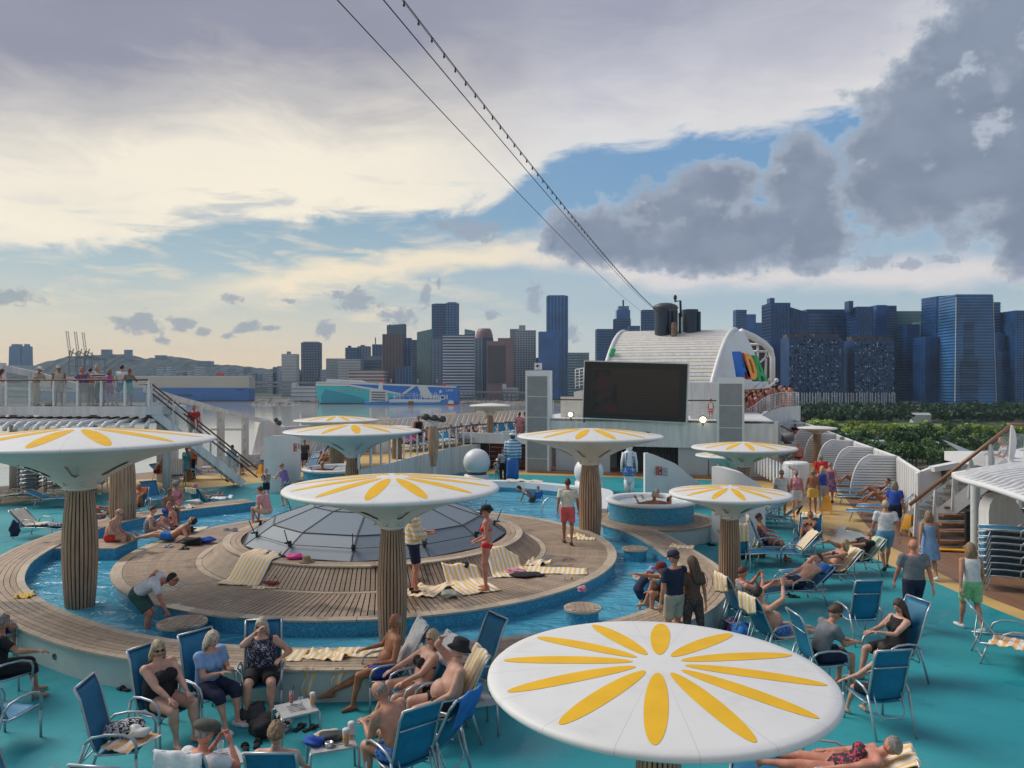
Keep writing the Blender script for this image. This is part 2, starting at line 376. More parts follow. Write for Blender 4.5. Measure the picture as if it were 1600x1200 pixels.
def solo(name,label,cat,mb,mats,loc=(0,0,0),rz=0,group=None):
 """a thing that is one mesh, built in local coordinates"""
 o=put(name,mb.mesh(name,mats));o.matrix_world=Matrix.Translation(loc)@Matrix.Rotation(rz,4,'Z')
 return tag(o,label,cat,group)
def struct(name,mb,mats):
 o=put(name,mb.mesh(name,mats));o['kind']='structure';return o
def catmull(pts,n=8,closed=True):
 pts=[Vector(p)for p in pts];m=len(pts);out=[]
 for i in range(m if closed else m-1):
  g=lambda k:pts[(i+k)%m]if closed else pts[min(max(i+k,0),m-1)]
  p0, p1, p2, p3=g(-1), g(0), g(1), g(2)
  for k in range(n):
   t=k/n
   out.append(.5*((2*p1)+(p2-p0)*t+(2*p0-5*p1+4*p2-p3)*t*t+(3*p1-p0-3*p2+p3)*t**3))
 if not closed:out.append(pts[-1])
 return out
def arc_pts(a,b,n):return[Vector(a).lerp(Vector(b),i/n)for i in range(n+1)]
# sea, land, hull, decks
SEA=-24.0;LAND=-21.5
mb=MB();mb.box((0,3000,SEA-.5),(16000,7600,1));struct('water',mb,SEAM)
GRASS=mat('land_scrub',(.045,.062,.028),.95,var=.35,scale=.012)
GRASS2=mat('pale_meadow',(.13,.19,.05),.95,var=.25,scale=.03)
CONC=mat('quay_concrete',(.24,.24,.23),.85,var=.25,scale=.03)
ROCK=mat('rock_bund',(.17,.165,.155),.9,var=.5,scale=.06)
def land(name,pts,z1,z0,m):
 mb=MB();mb.prism([(p[0],p[1])for p in pts],z0,z1);return struct(name,mb,m)
land('land',[(-6000,1900),(-900,1700),(-420,1420),(-60,1300),(60,1175),(120,1040),(150,760),(95,420),(80,60),(6000,60),(6000,6500),(-6000,6500)],LAND,SEA-1,GRASS)
q=[(-60,1290),(-420,1400),(-900,1680),(-890,1720),(-400,1440),(-50,1320)]
land('quay',q,LAND+1.2,SEA-1,CONC)
for(x0,x1,y0,y1,Y0,Y1)in((400,492,621,628,1,1),(380,480,612,616,1,1),(716,842,623,631,1,1),(388,470,629,631,1,1)):
 a, b, c, d=P(x0,y1,SEA+1), P(x1,y1,SEA+1), P(x1,y0,SEA+1), P(x0,y0,SEA+1)
 mb=MB()
 def rf(u,v,a=a,b=b,c=c,d=d):
  p=a.lerp(b,u).lerp(d.lerp(c,u),v);e=min(u,1-u,v,1-v)*8
  return(p.x+random.uniform(-3,3),p.y+random.uniform(-5,5),SEA-.5+min(1,e)*random.uniform(1.6,3.6))
 mb.grid(rf,40,6,False);struct('embankment',mb,ROCK)
DECK=[(-34,-6),(-31,20),(-26.5,31),(-23.3,35.6),(-15.9,45.6),(-10.5,62),(-2,110),(33,110),(26,80),(22.0,56),(18.15,40.7),(16.15,32),(14.25,26.3),(16.2,24),(24,17),(34,8),(36,-6)]
HULLW=mat('white_hull_paint',(.62,.64,.65),.45,var=.05,scale=.3)
ship=thing('cruise_ship','white cruise ship whose open pool deck fills the view','ship',(0,40,SEA))
mb=MB();mb.prism(DECK,SEA-1,-.12);obj('hull',mb,HULLW,ship,w=True)
mb=MB();mb.prism(DECK,-.12,0);struct('ship_deck',mb,BROWN)
yl=[P(-260,800),P(0,767),P(150,752),P(245,748),P(330,742),P(420,733),P(520,722),P(640,714)]
yr=[P(1232,700),P(1262,716),P(1290,745),P(1307,760),P(1345,810),P(1375,847),P(1415,866),P(1457,890),P(1500,912),P(1545,934),P(1600,955),P(1850,1050)]
mb=MB();mb.prism([(p.x,p.y)for p in yl+yr]+[(26,1),(-30,1)],0.0,.004);struct('yellow_deck_band',mb,SAND)
tl=catmull([P(-260,826),P(0,787),P(80,781),P(147,771),P(230,767),P(300,764),P(412,754),P(520,745),P(700,738)],6,False)
tr=catmull([P(1150,752),P(1212,782),P(1227,802),P(1258,824),P(1310,855),P(1350,866),P(1387,882),P(1460,910),P(1550,950),P(1640,986),P(1850,1080)],6,False)
mb=MB();mb.prism([(p.x,p.y)for p in tl+tr]+[(24,0),(-30,0)],0.004,.008);struct('teal_deck_coating',mb,TEAL)
PUD=mat('thin_wet_film',(.50,.40,.24),.03,var=.15,scale=3,spec=.9)
mb=MB()
for c, rx, ry, n_ in((P(1325,838),1.15,1.9,17),(P(1297,831),.8,.5,11),(P(1352,852),.7,.3,9),(P(1265,822),.5,.9,12)):
 pts=[(c.x+rx*(random.uniform(.5,1.05))*math.cos(2*PI*k/n_),c.y+ry*random.uniform(.5,1.05)*math.sin(2*PI*k/n_))for k in range(n_)]
 pts=[(p.x,p.y)for p in catmull([(x,y,0)for x,y in pts],4)]
 mb.add([(x,y,.012+.0008*n_/4)for x,y in pts],[tuple(t_)for t_ in tessellate_polygon([[Vector((x,y,0))for x,y in pts]])])
struct('puddle',mb,PUD)
# pool
ZL=.5;CX, CY=-3.45, 19.7;WZ=.2
inner_px=[(40,912),(65,935),(105,955),(162,975),(215,989),(295,1001),(435,1011),(590,1011),(725,1002),(800,994),(870,985),(940,972),(985,960),(1032,942),(1056,925),(1068,908),(1064,890),(1037,867),(987,835),(927,815)]
back_px=[(930,790),(938,772),(900,766),(800,757),(700,757),(600,765),(490,775)]
left_px=[(400,784),(290,797),(193,815),(110,843),(60,870),(42,890)]
ledge_in=catmull([P(x,y,ZL)for x,y in left_px+inner_px],6,False)
def offs(path,d):
 out=[]
 for i, p in enumerate(path):
  t=(path[min(i+1,len(path)-1)]-path[max(i-1,0)]);t.z=0;t.normalize()
  out.append(p+Vector((-t.y,t.x,0))*-d)
 return out
def signed(path):
 return sum(path[i].x*path[i+1].y-path[i+1].x*path[i].y for i in range(len(path)-1))
poolwall=thing('pool_surround','long curved teak-topped bench wall round the pool','pool wall',(CX,CY,0))
W_L=.96
o_out=offs(ledge_in,W_L)
def strip(mb,a,b,z0,z1,n0=0,n1=None,mi=0,smooth=True):
 vs=[];n1=n1 or len(a)
 for i in range(n0,n1):vs+=[(a[i].x,a[i].y,z0),(a[i].x,a[i].y,z1)]
 fs=[(2*i,2*i+2,2*i+3,2*i+1)for i in range(n1-n0-1)]
 mb.add(vs,fs,smooth,mi)
mb=MB();a=offs(ledge_in,W_L-.05)
strip(mb,a,None,0,ZL-.035);obj('outer_wall',mb,MINT,poolwall,w=True)
mb=MB();strip(mb,offs(ledge_in,.03),None,-.3,ZL-.035);obj('mosaic_wall',mb,MOSA,poolwall,w=True)
mb=MB()
A_, B_=offs(ledge_in,.03), offs(ledge_in,W_L-.05)
mb.add([(p.x,p.y,ZL-.036)for p in A_+B_],[(i,i+1,i+1+len(A_),i+len(A_))for i in range(len(A_)-1)]);obj('top_bed',mb,GAP,poolwall,w=True)
cum=[0]
for i in range(1,len(ledge_in)):cum.append(cum[-1]+(ledge_in[i]-ledge_in[i-1]).length)
widths=[(0,.15)]+[(.162+k*.112,.262+k*.112)for k in range(6)]+[(.835,W_L)]
def samp(path,s):
 s=min(max(s,0),cum[-1]-1e-6)
 for i in range(1,len(cum)):
  if cum[i]>=s:return path[i-1].lerp(path[i],(s-cum[i-1])/max(1e-9,cum[i]-cum[i-1]))
for bi, (d0,d1)in enumerate(widths):
 pa, pb=offs(ledge_in,d0), offs(ledge_in,d1);s=(1.37*bi)%1.1-1.1 if 0<bi<7 else 0
 Lb=1.75
 while s<cum[-1]:
  e=s+Lb;s0=max(s,0);e0=min(e,cum[-1])-.008;nn=4
  if e0-s0>.2:
   A=[samp(pa,s0+(e0-s0)*k/nn)for k in range(nn+1)];B=[samp(pb,s0+(e0-s0)*k/nn)for k in range(nn+1)]
   mb=MB();zz=ZL+random.uniform(-.001,.0015)
   mb.prism([(p.x,p.y)for p in A]+[(p.x,p.y)for p in B[::-1]],ZL-.034,zz)
   obj('board',mb,TEAK_EDGE if bi in(0,7)else TEAK,poolwall,w=True)
  s=e
for px, py in((116,1021),(930,1030)):
 c=P(px,py,.22)
 th=math.atan2(c.x-CX,c.y-CY)
 mb=MB();mb.lathe([(.0,0),(.028,0),(.03,.012),(.052,.014),(.055,0)],16)
 k=min(range(len(o_out)),key=lambda i:(o_out[i]-Vector((c.x,c.y,ZL))).length)
 p=a[k];M=Matrix.Translation((p.x,p.y,.24))@Matrix.Rotation(-th,4,'Z')@Matrix.Rotation(-PI/2,4,'X')
 pl=put('wall_light',mb.mesh('wall_light',DARK));pl.matrix_world=M
 tag(pl,'small round black-rimmed wall light low on the pale bench wall %s'%('at the left' if px<500 else 'behind the big near parasol'),'light')
water_out=offs(ledge_in,.05)+[P(x,y,ZL)for x,y in back_px]
mb=MB();mb.prism([(p.x,p.y)for p in water_out],-.3,WZ);struct('pool_water',mb,WATER)
rimw=thing('pool_back_rim','low white rim closing the far side of the swimming pool','pool wall',P(800,757,ZL))
bp_=catmull([P(x,y,ZL)for x,y in[(927,800)]+back_px[:]],5,False)
mb=MB();A, B=offs(bp_,-.02), offs(bp_,.45)
mb.prism([(p.x,p.y)for p in A]+[(p.x,p.y)for p in B[::-1]],.36,.62);obj('rim',mb,WHITE,rimw,w=True)
mb=MB();strip(mb,A,None,-.2,.37);strip(mb,B,None,0,.37);obj('mosaic_wall',mb,MOSA,rimw,w=True)
isl=thing('pool_island','round teak sun deck standing in the middle of the pool','sun deck',(CX,CY,0))
R1=6.08
mb=MB();mb.lathe([(R1-.04,-.2),(R1-.04,ZL-.036)],96);obj('mosaic_wall',mb,MOSA,isl)
mb=MB();mb.lathe([(R1-.04,ZL-.036),(4.1,ZL-.036),(3.6,.87),(3.2,.87)],96);obj('bed',mb,GAP,isl)
def wedge(r0,r1,n,z0,z1,gap,th,seg=1):
 """one board of a ring; z0 at r0, z1 at r1"""
 mb=MB();h=PI/n;pts=[]
 g0, g1=gap/2/r0, gap/2/r1
 for s_ in range(seg+1):
  f=s_/seg
  for(r_,z,g)in((r0,z0,g0),(r1,z1,g1)):
   a_=-h+g+(2*h-2*g)*f
   pts.append((r_*math.cos(a_),r_*math.sin(a_),z))
 n_=len(pts);vs=pts+[(x,y,z-th)for x,y,z in pts]
 fs=[]
 for s_ in range(seg):
  i=2*s_;fs+=[(i,i+1,i+3,i+2),(i+n_,i+2+n_,i+3+n_,i+1+n_),(i+1,i+1+n_,i+3+n_,i+3),(i,i+2,i+2+n_,i+n_)]
 fs+=[(0,n_,n_+1,1),(n_-2,n_-1,2*n_-1,2*n_-2)]
 mb.add(vs,fs);return mb
def ring(parent,name,r0,r1,n,z0,z1,gap,th,m,seg=1,off=0):
 me=wedge(r0,r1,n,z0,z1,gap,th,seg).mesh(name,m)
 for i in range(n):put(name,me,parent,Matrix.Rotation(2*PI*(i+off)/n+random.uniform(-.0002,.0002),4,'Z'))
ring(isl,'plank',4.33,5.84,288,ZL,ZL,.022,.03,TEAK)
ring(isl,'rim_board',5.85,R1,28,ZL+.004,ZL+.004,.01,.034,TEAK_EDGE,6)
ring(isl,'inner_rim_board',4.18,4.32,20,ZL+.004,ZL+.004,.01,.034,TEAK_EDGE,8,.4)
ring(isl,'slope_plank',3.68,4.17,252,.885,ZL+.012,.02,.03,TEAK)
for k, (a_,b_)in enumerate(((3.31,3.42),(3.43,3.54),(3.55,3.72))):
 ring(isl,'bench_board',a_,b_,20,.905,.905,.01,.032,TEAK if k<2 else TEAK_EDGE,6,k*.37)
SKYL=mat('smoked_skylight_glass',(.185,.235,.275),.5,spec=.4,var=.08,scale=30)
sky_=thing('skylight','low faceted grey glass dome on the round sun deck','skylight',(CX,CY,.86))
NS=12;prof=[(3.3,.03),(2.62,.46),(1.62,.80),(.0,.93)]
for r_ in range(3):
 (ra,za), (rb,zb)=prof[r_], prof[r_+1]
 h=PI/NS;mb=MB();ins=.985
 q=[(ra*math.cos(-h),ra*math.sin(-h),za),(ra*math.cos(h),ra*math.sin(h),za),(rb*math.cos(h),rb*math.sin(h),zb),(rb*math.cos(-h),rb*math.sin(-h),zb)]
 if rb==0:q=q[:3]
 mb.add(q+[(x,y,z-.03)for x,y,z in q],[tuple(range(len(q)))]+[(i,i+len(q),(i+1)%len(q)+len(q),(i+1)%len(q))for i in range(len(q))])
 me=mb.mesh('glass_panel',SKYL)
 for i in range(NS):put('glass_panel',me,sky_,Matrix.Rotation(2*PI*(i+.5)/NS,4,'Z'))
mr=MB()
for(ra,za), (rb,zb)in zip(prof[:-1],prof[1:]):mr.beam((ra,0,za+.004),(rb,0,zb+.004),.03,.02)
me=mr.mesh('rib',DARK)
mh=MB()
for ra, za in prof[:3]:mh.beam((ra*math.cos(-h),ra*math.sin(-h),za+.004),(ra*math.cos(h),ra*math.sin(h),za+.004),.03,.025)
me2=mh.mesh('ring_bar',DARK)
ml=MB();ml.box((3.0,0,.27),(.05,.07,.15));ml.box((3.08,0,.32),(.12,.04,.03));ml.tube([(3.05,0,.3),(3.18,.02,.62)],.012,6)
me3=ml.mesh('wiper_arm',BLACK)
for i in range(NS):
 put('rib',me,sky_,Matrix.Rotation(2*PI*i/NS,4,'Z'));put('ring_bar',me2,sky_,Matrix.Rotation(2*PI*(i+.5)/NS,4,'Z'))
 put('wiper_arm',me3,sky_,Matrix.Rotation(2*PI*i/NS,4,'Z'))
mc=MB();mc.lathe([(2.98,.235),(2.98,.255),(2.96,.255)],NS);
for i in range(NS):
 a0, a1=2*PI*i/NS, 2*PI*(i+1)/NS
 mb=MB();mb.tube([(3.03*math.cos(a0),3.03*math.sin(a0),.27),(3.03*math.cos(a1),3.03*math.sin(a1),.27)],.008,5);obj('wiper_cable',mb,BLACK,sky_)
for i, (px,py,r_,lab)in enumerate(((285,971,.42,'round mosaic table in the water beside the bending man'),(910,948,.35,'wet brown topped round table nearest the big near parasol'),(1013,900,.34,'round table in the channel with small red and green toys on it'),(992,856,.33,'pale topped round table in the channel below the right hot tub'))):
 c=P(px,py,.5);t=thing('pool_table',lab,'pool table',(c.x,c.y,0),group='round tables standing in the pool')
 mb=MB();mb.lathe([(r_*.88,-.1),(r_*.88,.455)],28);obj('mosaic_base',mb,MOSA,t)
 mb=MB();mb.lathe([(r_*.9,.455),(r_,.455),(r_,.495),(0.001,.495)],32,smooth=False);obj('rim',mb,TEAK_EDGE,t)
 n_=7
 for k in range(n_):
  x0=-r_*.9+2*r_*.9*k/n_;x1=x0+2*r_*.9/n_-.008;xm=max(abs(x0),abs(x1));l_=math.sqrt(max(.001,(r_*.93)**2-xm**2))
  mb=MB();mb.box(((x0+x1)/2,0,.5),(x1-x0,2*l_,.012));obj('board',mb,TEAK,t)
c=P(150,850,ZL)
t=thing('seat_block','blue mosaic seat block in the pool under the man in red trunks','seat block',(c.x,c.y,0))
mb=MB();mb.box((0,.1,.08),(1.5,1.2,.76));obj('mosaic_wall',mb,MOSA,t)
for k in range(5):
 mb=MB();mb.box((0,-.4+.24*k,ZL-.018),(1.54,.23,.034));obj('board',mb,TEAK,t)
 # hot tubs
def hot_tub(X,Y,r_,zr,lab,plat=None):
 t=thing('hot_tub',lab,'hot tub',(X,Y,0),group='round hot tubs')
 mb=MB();mb.lathe([(r_-.06,.45),(r_-.02,zr-.12),(r_-.02,zr-.10)],48);obj('mosaic_wall',mb,MOSA,t)
 mb=MB();mb.lathe([(r_-.03,zr-.11),(r_+.03,zr-.09),(r_+.05,zr-.03),(r_+.02,zr),(r_-.16,zr+.01),(r_-.22,zr-.03),(r_-.26,zr-.3)],48);obj('rim',mb,WHITE,t)
 mb=MB();mb.lathe([(r_-.25,zr-.12),(0.001,zr-.12)],40,smooth=False);obj('bubbling_water',mb,FOAM,t)
 if plat:
  mb=MB();mb.lathe([(plat-.05,0),(plat-.05,.465)],48);mb.lathe([(plat-.05,.464),(r_-.2,.464)],48,smooth=False);obj('platform',mb,MINT,t)
  for k in range(3):
   a_=r_-.05+(plat-r_+.05)*k/3;ring(t,'board',a_+.005,a_+(plat-r_+.05)/3-.01,18,.5,.5,.01,.034,TEAK,6,k*.4)
 return t
FOAM=water_mat('foaming_water',(.30,.45,.52),(.66,.72,.74),3.2,.8,.1,.2)
hot_tub(4.34,24.0,1.36,1.12,'blue mosaic hot tub with three bathers on the right of the pool',1.95)
hot_tub(-7.4,33,1.55,1.12,'hot tub with one bather behind the middle parasol',2.0)
t=thing('tub_steps','pale mint step block at the foot of the right hot tub','steps',P(1080,800,0))
c=P(1050,853,0)
mb=MB();mb.box((c.x+.2,c.y+.65,.22),(1.5,.8,.44));obj('block',mb,MINT,t,w=True)
c=P(1120,808,0)
mb=MB();mb.box((c.x+.9,c.y+.0,.19),(1.8,.9,.38));obj('seat_step',mb,MINT,t,w=True)
mb=MB();mb.box((c.x+.9,c.y+.0,.40),(1.84,.94,.04));obj('tread',mb,TEAK,t,w=True)
def handrails(pts,lab):
 t=thing('handrails',lab,'handrail',pts[0])
 for c in pts:
  mb=MB();path=[(c.x-.34,c.y,0)]+[(c.x-.34*math.cos(PI*k/10),c.y+.1*math.sin(PI*k/10),.45+.42*math.sin(PI*k/10))for k in range(11)]+[(c.x+.34,c.y,0)]
  mb.tube(path,.024,8);obj('rail',mb,STEEL,t,w=True)
handrails([Vector((1.35,25.9,.45)),Vector((1.9,25.6,.45))],'pair of arched steel handrails left of the right hot tub')
handrails([Vector((4.9,25.9,.5)),Vector((5.6,25.7,.5))],'pair of arched steel handrails right of the hot tub, before the white fin wall')
handrails([Vector((-5.1,31.6,.5)),Vector((-4.5,31.3,.5))],'pair of arched steel handrails above the middle parasol')
# parasols
CAPM=mat('glossy_white_canopy',(.69,.70,.685),.55,var=.025,scale=1.2)
def cap_material():
 t=CAPM.node_tree;L=t.links;b=t.nodes['Principled BSDF'];src=b.inputs['Base Color'].links[0].from_socket
 tc=t.nodes.new('ShaderNodeTexCoord');sx=t.nodes.new('ShaderNodeSeparateXYZ');L.new(tc.outputs['Object'],sx.inputs[0])
 a=N(t,sx.outputs[1])._m('ARCTAN2',N(t,sx.outputs[0]))*(8/PI)
 d=(a._m('FRACT')-.5)._m('ABSOLUTE');d=(d*-1.0+.5)
 f=d.step(.014,.004)*.45
 n=t.nodes.new('ShaderNodeTexNoise');n.inputs['Scale'].default_value=2.2;n.inputs['Detail'].default_value=8;n.inputs['Roughness'].default_value=.7;L.new(tc.outputs['Object'],n.inputs['Vector'])
 c=mixc(t,f,src,(.42,.44,.45));c=mixc(t,N(t,n.outputs['Fac']).step(.48,.75)*.38,c,(.50,.50,.45))
 L.new(c,b.inputs['Base Color'])
cap_material()
def parasol(X,Y,zr,Rr,zb,rc,lab,rot=0,petals=12,dome=.048,bulge=1.3,base=None,colh=None,grp='flower parasols over the pool deck'):
 rc*=.92
 """zr rim height, Rr rim radius, zb column foot, rc top column radius"""
 t=thing('parasol',lab,'parasol',(X,Y,zb),0,grp)
 z=zr-zb;hd=Rr*dome*2.0
 topz=lambda r_:z+.03+hd*(1-(r_/Rr)**1.7)
 fh=Rr*.33 if colh is None else colh
 prof=[(Rr*k/14,topz(Rr*k/14))for k in range(0,14)]+[(Rr*.985,topz(Rr*.975)),(Rr,z+.015),(Rr*1.003,z-.01),(Rr*.99,z-.03),(Rr*.95,z-.055)]
 prof[0]=(.001,prof[0][1])
 mb=MB();mb.lathe(prof,72);obj('canopy',mb,CAPM,t)
 rt=rc*1.18;nseg, nr=128, 30
 def fr(v):return rt+(Rr*.95-rt)*(v**2.5*.62+v*.38)if v>0 else rt
 def ff(u,v):r_=fr(v);a_=2*PI*u;return(r_*math.cos(a_),r_*math.sin(a_),z-.055-fh*(1-v)**1.0*1.0)
 def skip(i,j):
  u=(i+.5)/nseg*8;du=(u%1)-.5;v=(j+.5)/nr
  return(du/.15)**2+((v-.5)/.17)**2<1
 mb=MB();mb.grid(ff,nseg,nr,True,0,skip);mb.lathe([(fr(v)*.95-.02,z-.05-fh*(1-v))for v in np.linspace(.05,.95,12)],32);obj('funnel',mb,CREAM,t)
 mb=MB();mb.lathe([(rt*.99,z-.06-fh),(rt*1.12,z-.055-fh),(rt*1.14,z-.03-fh),(rt*1.02,z-.02-fh)],32)
 mb.lathe([(rc*.9,z-.1-fh),(rc*.95,z-.06-fh)],24);obj('collar',mb,CREAM,t)
 mb=MB()
 for k in range(8):
  a_=2*PI*(k+.5)/8+.2;r_=fr(.16);mb.ball((r_*math.cos(a_)*1.03,r_*math.sin(a_)*1.03,z-.055-fh*.84),.035,8,6)
 obj('spotlight',mb,STEEL,t)['kind']='stuff'
 zt=z-.085-fh
 mb=MB();mb.lathe([(rc*.86,.02),(rc*bulge*.9,zt*.45),(rc*.88,zt)],24);obj('core',mb,BLACK,t)
 if base:mb=MB();mb.lathe([(rc*1.0,-.5),(rc*1.02,.16),(rc*.8,.17)],24);obj('base',mb,base,t)
 ns=26;mb=MB()
 def cr(f):return rc*(1+(bulge-1)*math.sin(PI*min(1,f*.96+.06)**1.15)**1.0+.04*(1-f))
 z0=.16 if base else .0
 for k in range(ns):
  a_=2*PI*k/ns;n_=10;vs=[]
  for i in range(n_+1):
   f=i/n_;r_=cr(f);w=PI*r_/ns*.80
   for(dr,dw)in((0,-w),(.014,-w*.8),(.014,w*.8),(0,w)):
    rr=r_+dr;vs.append((rr*math.cos(a_)-dw*math.sin(a_),rr*math.sin(a_)+dw*math.cos(a_),z0+(zt-z0)*f))
  mb.add(vs,[(4*i+q_,4*i+4+q_,4*i+5+q_,4*i+1+q_)for i in range(n_)for q_ in range(3)])
 o=obj('slats',mb,TEAK_WARM,t);o['kind']='stuff'
 if petals:
  r0, r1, wd=Rr*.15, Rr*.93, Rr*.064
  def pf(u,v):
   r_=r0+(r1-r0)*v;w=wd*math.sqrt(max(0,1-(2*v-1)**2))*(.93+.1*v)
   y_=(u-.5)*2*w
   rr=math.hypot(r_,y_);return(r_,y_,topz(rr)+.0025)
  mb=MB();mb.grid(lambda u,v:pf(u,.5-.5*math.cos(PI*v)),6,24,True);me=mb.mesh('petal',YEL)
  for p in me.polygons:
   pass
  for k in range(petals):put('petal',me,t,Matrix.Rotation(rot+2*PI*k/petals,4,'Z'))
 return t
def par(px,pyr,Y,D,zb,rc,lab,**k):
 X=(px-800)/F*Y;zr=CAMZ-(pyr-600)/F*Y
 return parasol(X,Y,zr,D/2,zb,rc,lab,**k)
par(1029,1058,6.25,2.78,.008,.17,'nearest parasol, its white disc and yellow petals seen from above',rot=R(-12),dome=.03)
par(613,763,13.0,3.62,.0,.19,'parasol in the middle, its teak column rising in front of the glass dome',rot=R(-4),base=MOSA,bulge=1.35,colh=.6)
par(125,690,15.6,5.15,.0,.26,'large parasol at the left edge with its bulging column standing in the pool',rot=R(10),base=DARK,bulge=1.32,colh=.9)
par(922,682,22.3,4.22,.0,.25,'parasol standing in the water behind the man in red shorts',rot=R(14),bulge=1.4,colh=.75)
par(1140,772,16.4,2.54,.008,.19,'small parasol right of the hot tub beside the sunbathers',rot=R(-2),colh=.45,bulge=1.22)
par(1162,700,25.5,3.4,.0,.21,'parasol behind the white fin walls on the right',rot=R(-6),colh=.55,bulge=1.2)
par(1140,712,31,2.7,.0,.19,'small parasol half hidden behind the right-hand fin wall parasol',rot=R(9),colh=.5,bulge=1.2)
par(552,674,30,5.3,.0,.25,'parasol rising over the rear left hot tub',rot=R(15),colh=.95,bulge=1.35)
par(526,657,38,4.15,.3,.32,'parasol behind the hot tub seen over another canopy',rot=R(0),colh=.6,bulge=1.2)
par(620,668,34,1.4,.3,.2,'slim parasol post with small canopy right of the rear hot tub',rot=0,colh=.35,bulge=1.15,petals=0)
par(766,634,43,2.3,1.9,.16,'small cream parasol on the raised terrace',rot=0,colh=.45,bulge=1.15,petals=0)
par(1277,669,44,2.15,.0,.22,'small cream parasol far along the right walkway',rot=0,colh=.25,bulge=1.1,petals=0)
c=at(192,694,24)
t=thing('teak_column','teak slatted column behind the large left parasol','column',(c.x,c.y,0))
mb=MB();mb.lathe([(.30,0),(.36,1.0),(.33,1.9),(.24,2.9)],26,smooth=False);obj('core',mb,TEAK_WARM,t)
mb=MB()
for k in range(22):
 a_=2*PI*k/22;mb.tube([(r_*math.cos(a_),r_*math.sin(a_),z)for r_,z in((.31,0),(.365,.9),(.335,1.9),(.245,2.9))],.03,5)
obj('slats',mb,TEAK_WARM,t,kind='stuff')
# ship upperworks
YAW=R(17);SR=Vector((math.cos(YAW),-math.sin(YAW),0));SF=Vector((math.sin(YAW),math.cos(YAW),0));S0=Vector((1.3,41,0))
def S(s,v,z):return S0+SR*s+SF*v+Vector((0,0,z))
GLASSP=glass('pale_screen_glass',(.45,.55,.55),.05,.22)
GLASSD=glass('dark_window_glass',(.03,.05,.06),.05,.85)
def wallpath(mb,path,z0,z1,th=.1,smooth=True,mi=0):
 """upright wall along a plan path; z0, z1 numbers or lists"""
 n=len(path);f=lambda z, i:z[i]if isinstance(z,(list,tuple))else z
 a=[Vector((p.x,p.y,0))for p in path];b=offs(a,th)
 vs=[]
 for i in range(n):vs+=[(a[i].x,a[i].y,f(z0,i)),(a[i].x,a[i].y,f(z1,i)),(b[i].x,b[i].y,f(z1,i)),(b[i].x,b[i].y,f(z0,i))]
 fs=[]
 for i in range(n-1):
  q=4*i
  for k in range(4):fs.append((q+k,q+4+k,q+4+(k+1)%4,q+(k+1)%4))
 fs+=[(0,1,2,3),(4*n-1,4*n-2,4*n-3,4*n-4)]
 return mb.add(vs,fs,False,mi)
def railing(name,lab,path,h=1.05,n=None,fin=True,wood=True,glassy=False,bars=0,step=1.0,group=None,fw=.14):
 """path: floor points of the railing"""
 path=[Vector(p)for p in path]
 t=thing(name,lab,'railing',path[0],group=group)
 L_=[0]
 for i in range(1,len(path)):L_.append(L_[-1]+(path[i]-path[i-1]).length)
 def at_(s):
  for i in range(1,len(L_)):
   if L_[i]>=s-1e-6:return path[i-1].lerp(path[i],(s-L_[i-1])/max(1e-6,L_[i]-L_[i-1])), (path[i]-path[i-1]).normalized()
 n=n or max(1,int(round(L_[-1]/step)))
 for k in range(n+1):
  p, d=at_(L_[-1]*k/n);mb=MB()
  if fin:
   y=Vector((d.x,d.y,0)).normalized()
   prof=[(0,fw*.35),(.3,fw*.62),(.55,fw*.66),(.85,fw*.45),(1,fw*.22)]
   A=[p+y*w+Vector((0,0,h*f))for f,w in prof];B=[p-y*w*.35+Vector((0,0,h*f))for f,w in prof]
   mb.plate(A+B[::-1],.05,Vector((-y.y,y.x,0)))
  else:mb.tube([p,p+Vector((0,0,h))],.022,6)
  obj('post',mb,WHITE,t,w=True)
 up=Vector((0,0,h))
 mb=MB();mb.tube([p+up for p in path],.034 if wood else .024,7);obj('handrail',mb,RAILWOOD if wood else WHITE,t,w=True)
 for b in range(bars):
  mb=MB();mb.tube([p+Vector((0,0,h*(b+1)/(bars+1)))for p in path],.013,5);obj('bar',mb,WHITE,t,w=True)
 if glassy:
  for k in range(n):
   a, _=at_(L_[-1]*(k+.06)/n);b, _=at_(L_[-1]*(k+.94)/n);mb=MB()
   nn=(b-a).cross(Vector((0,0,1)))
   mb.plate([a+Vector((0,0,.06)),b+Vector((0,0,.06)),b+Vector((0,0,h-.12)),a+Vector((0,0,h-.12))],.012,nn);obj('glass_pane',mb,GLASSP,t,w=True)
 return t
 # left raised deck with spectators
ZU=3.77
ud=thing('upper_deck','raised white deck on the left where spectators lean on the rail','upper deck',(-22,32,0))
mb=MB();mb.prism([(-32,31.8),(-15.2,31.8),(-14.2,33.5),(-17.5,37.5),(-32,37.5)],3.42,ZU);obj('deck_slab',mb,WHITE2,ud,w=True)
mb=MB();mb.prism([(-32,31.95),(-15.3,31.95),(-14.4,33.4),(-17.5,37.3),(-32,37.3)],ZU,ZU+.004);obj('floor',mb,DARK,ud,w=True)
for X, Y in((-26,34),(-22.4,34.5),(-18.8,34.5),(-15.3,34)):
 mb=MB();mb.tube([(X,Y,0),(X,Y,3.42)],.16,12);obj('support_column',mb,WHITE2,ud,w=True)
railing('glass_railing','glazed railing with curved white posts before the spectators on the raised deck',[(x_,31.95,ZU)for x_ in np.linspace(-28,-15.15,12)],1.1,glassy=True,n=13)
t=thing('window_screen','white window frame behind the spectators at the top left','window frame',(-23,37,ZU))
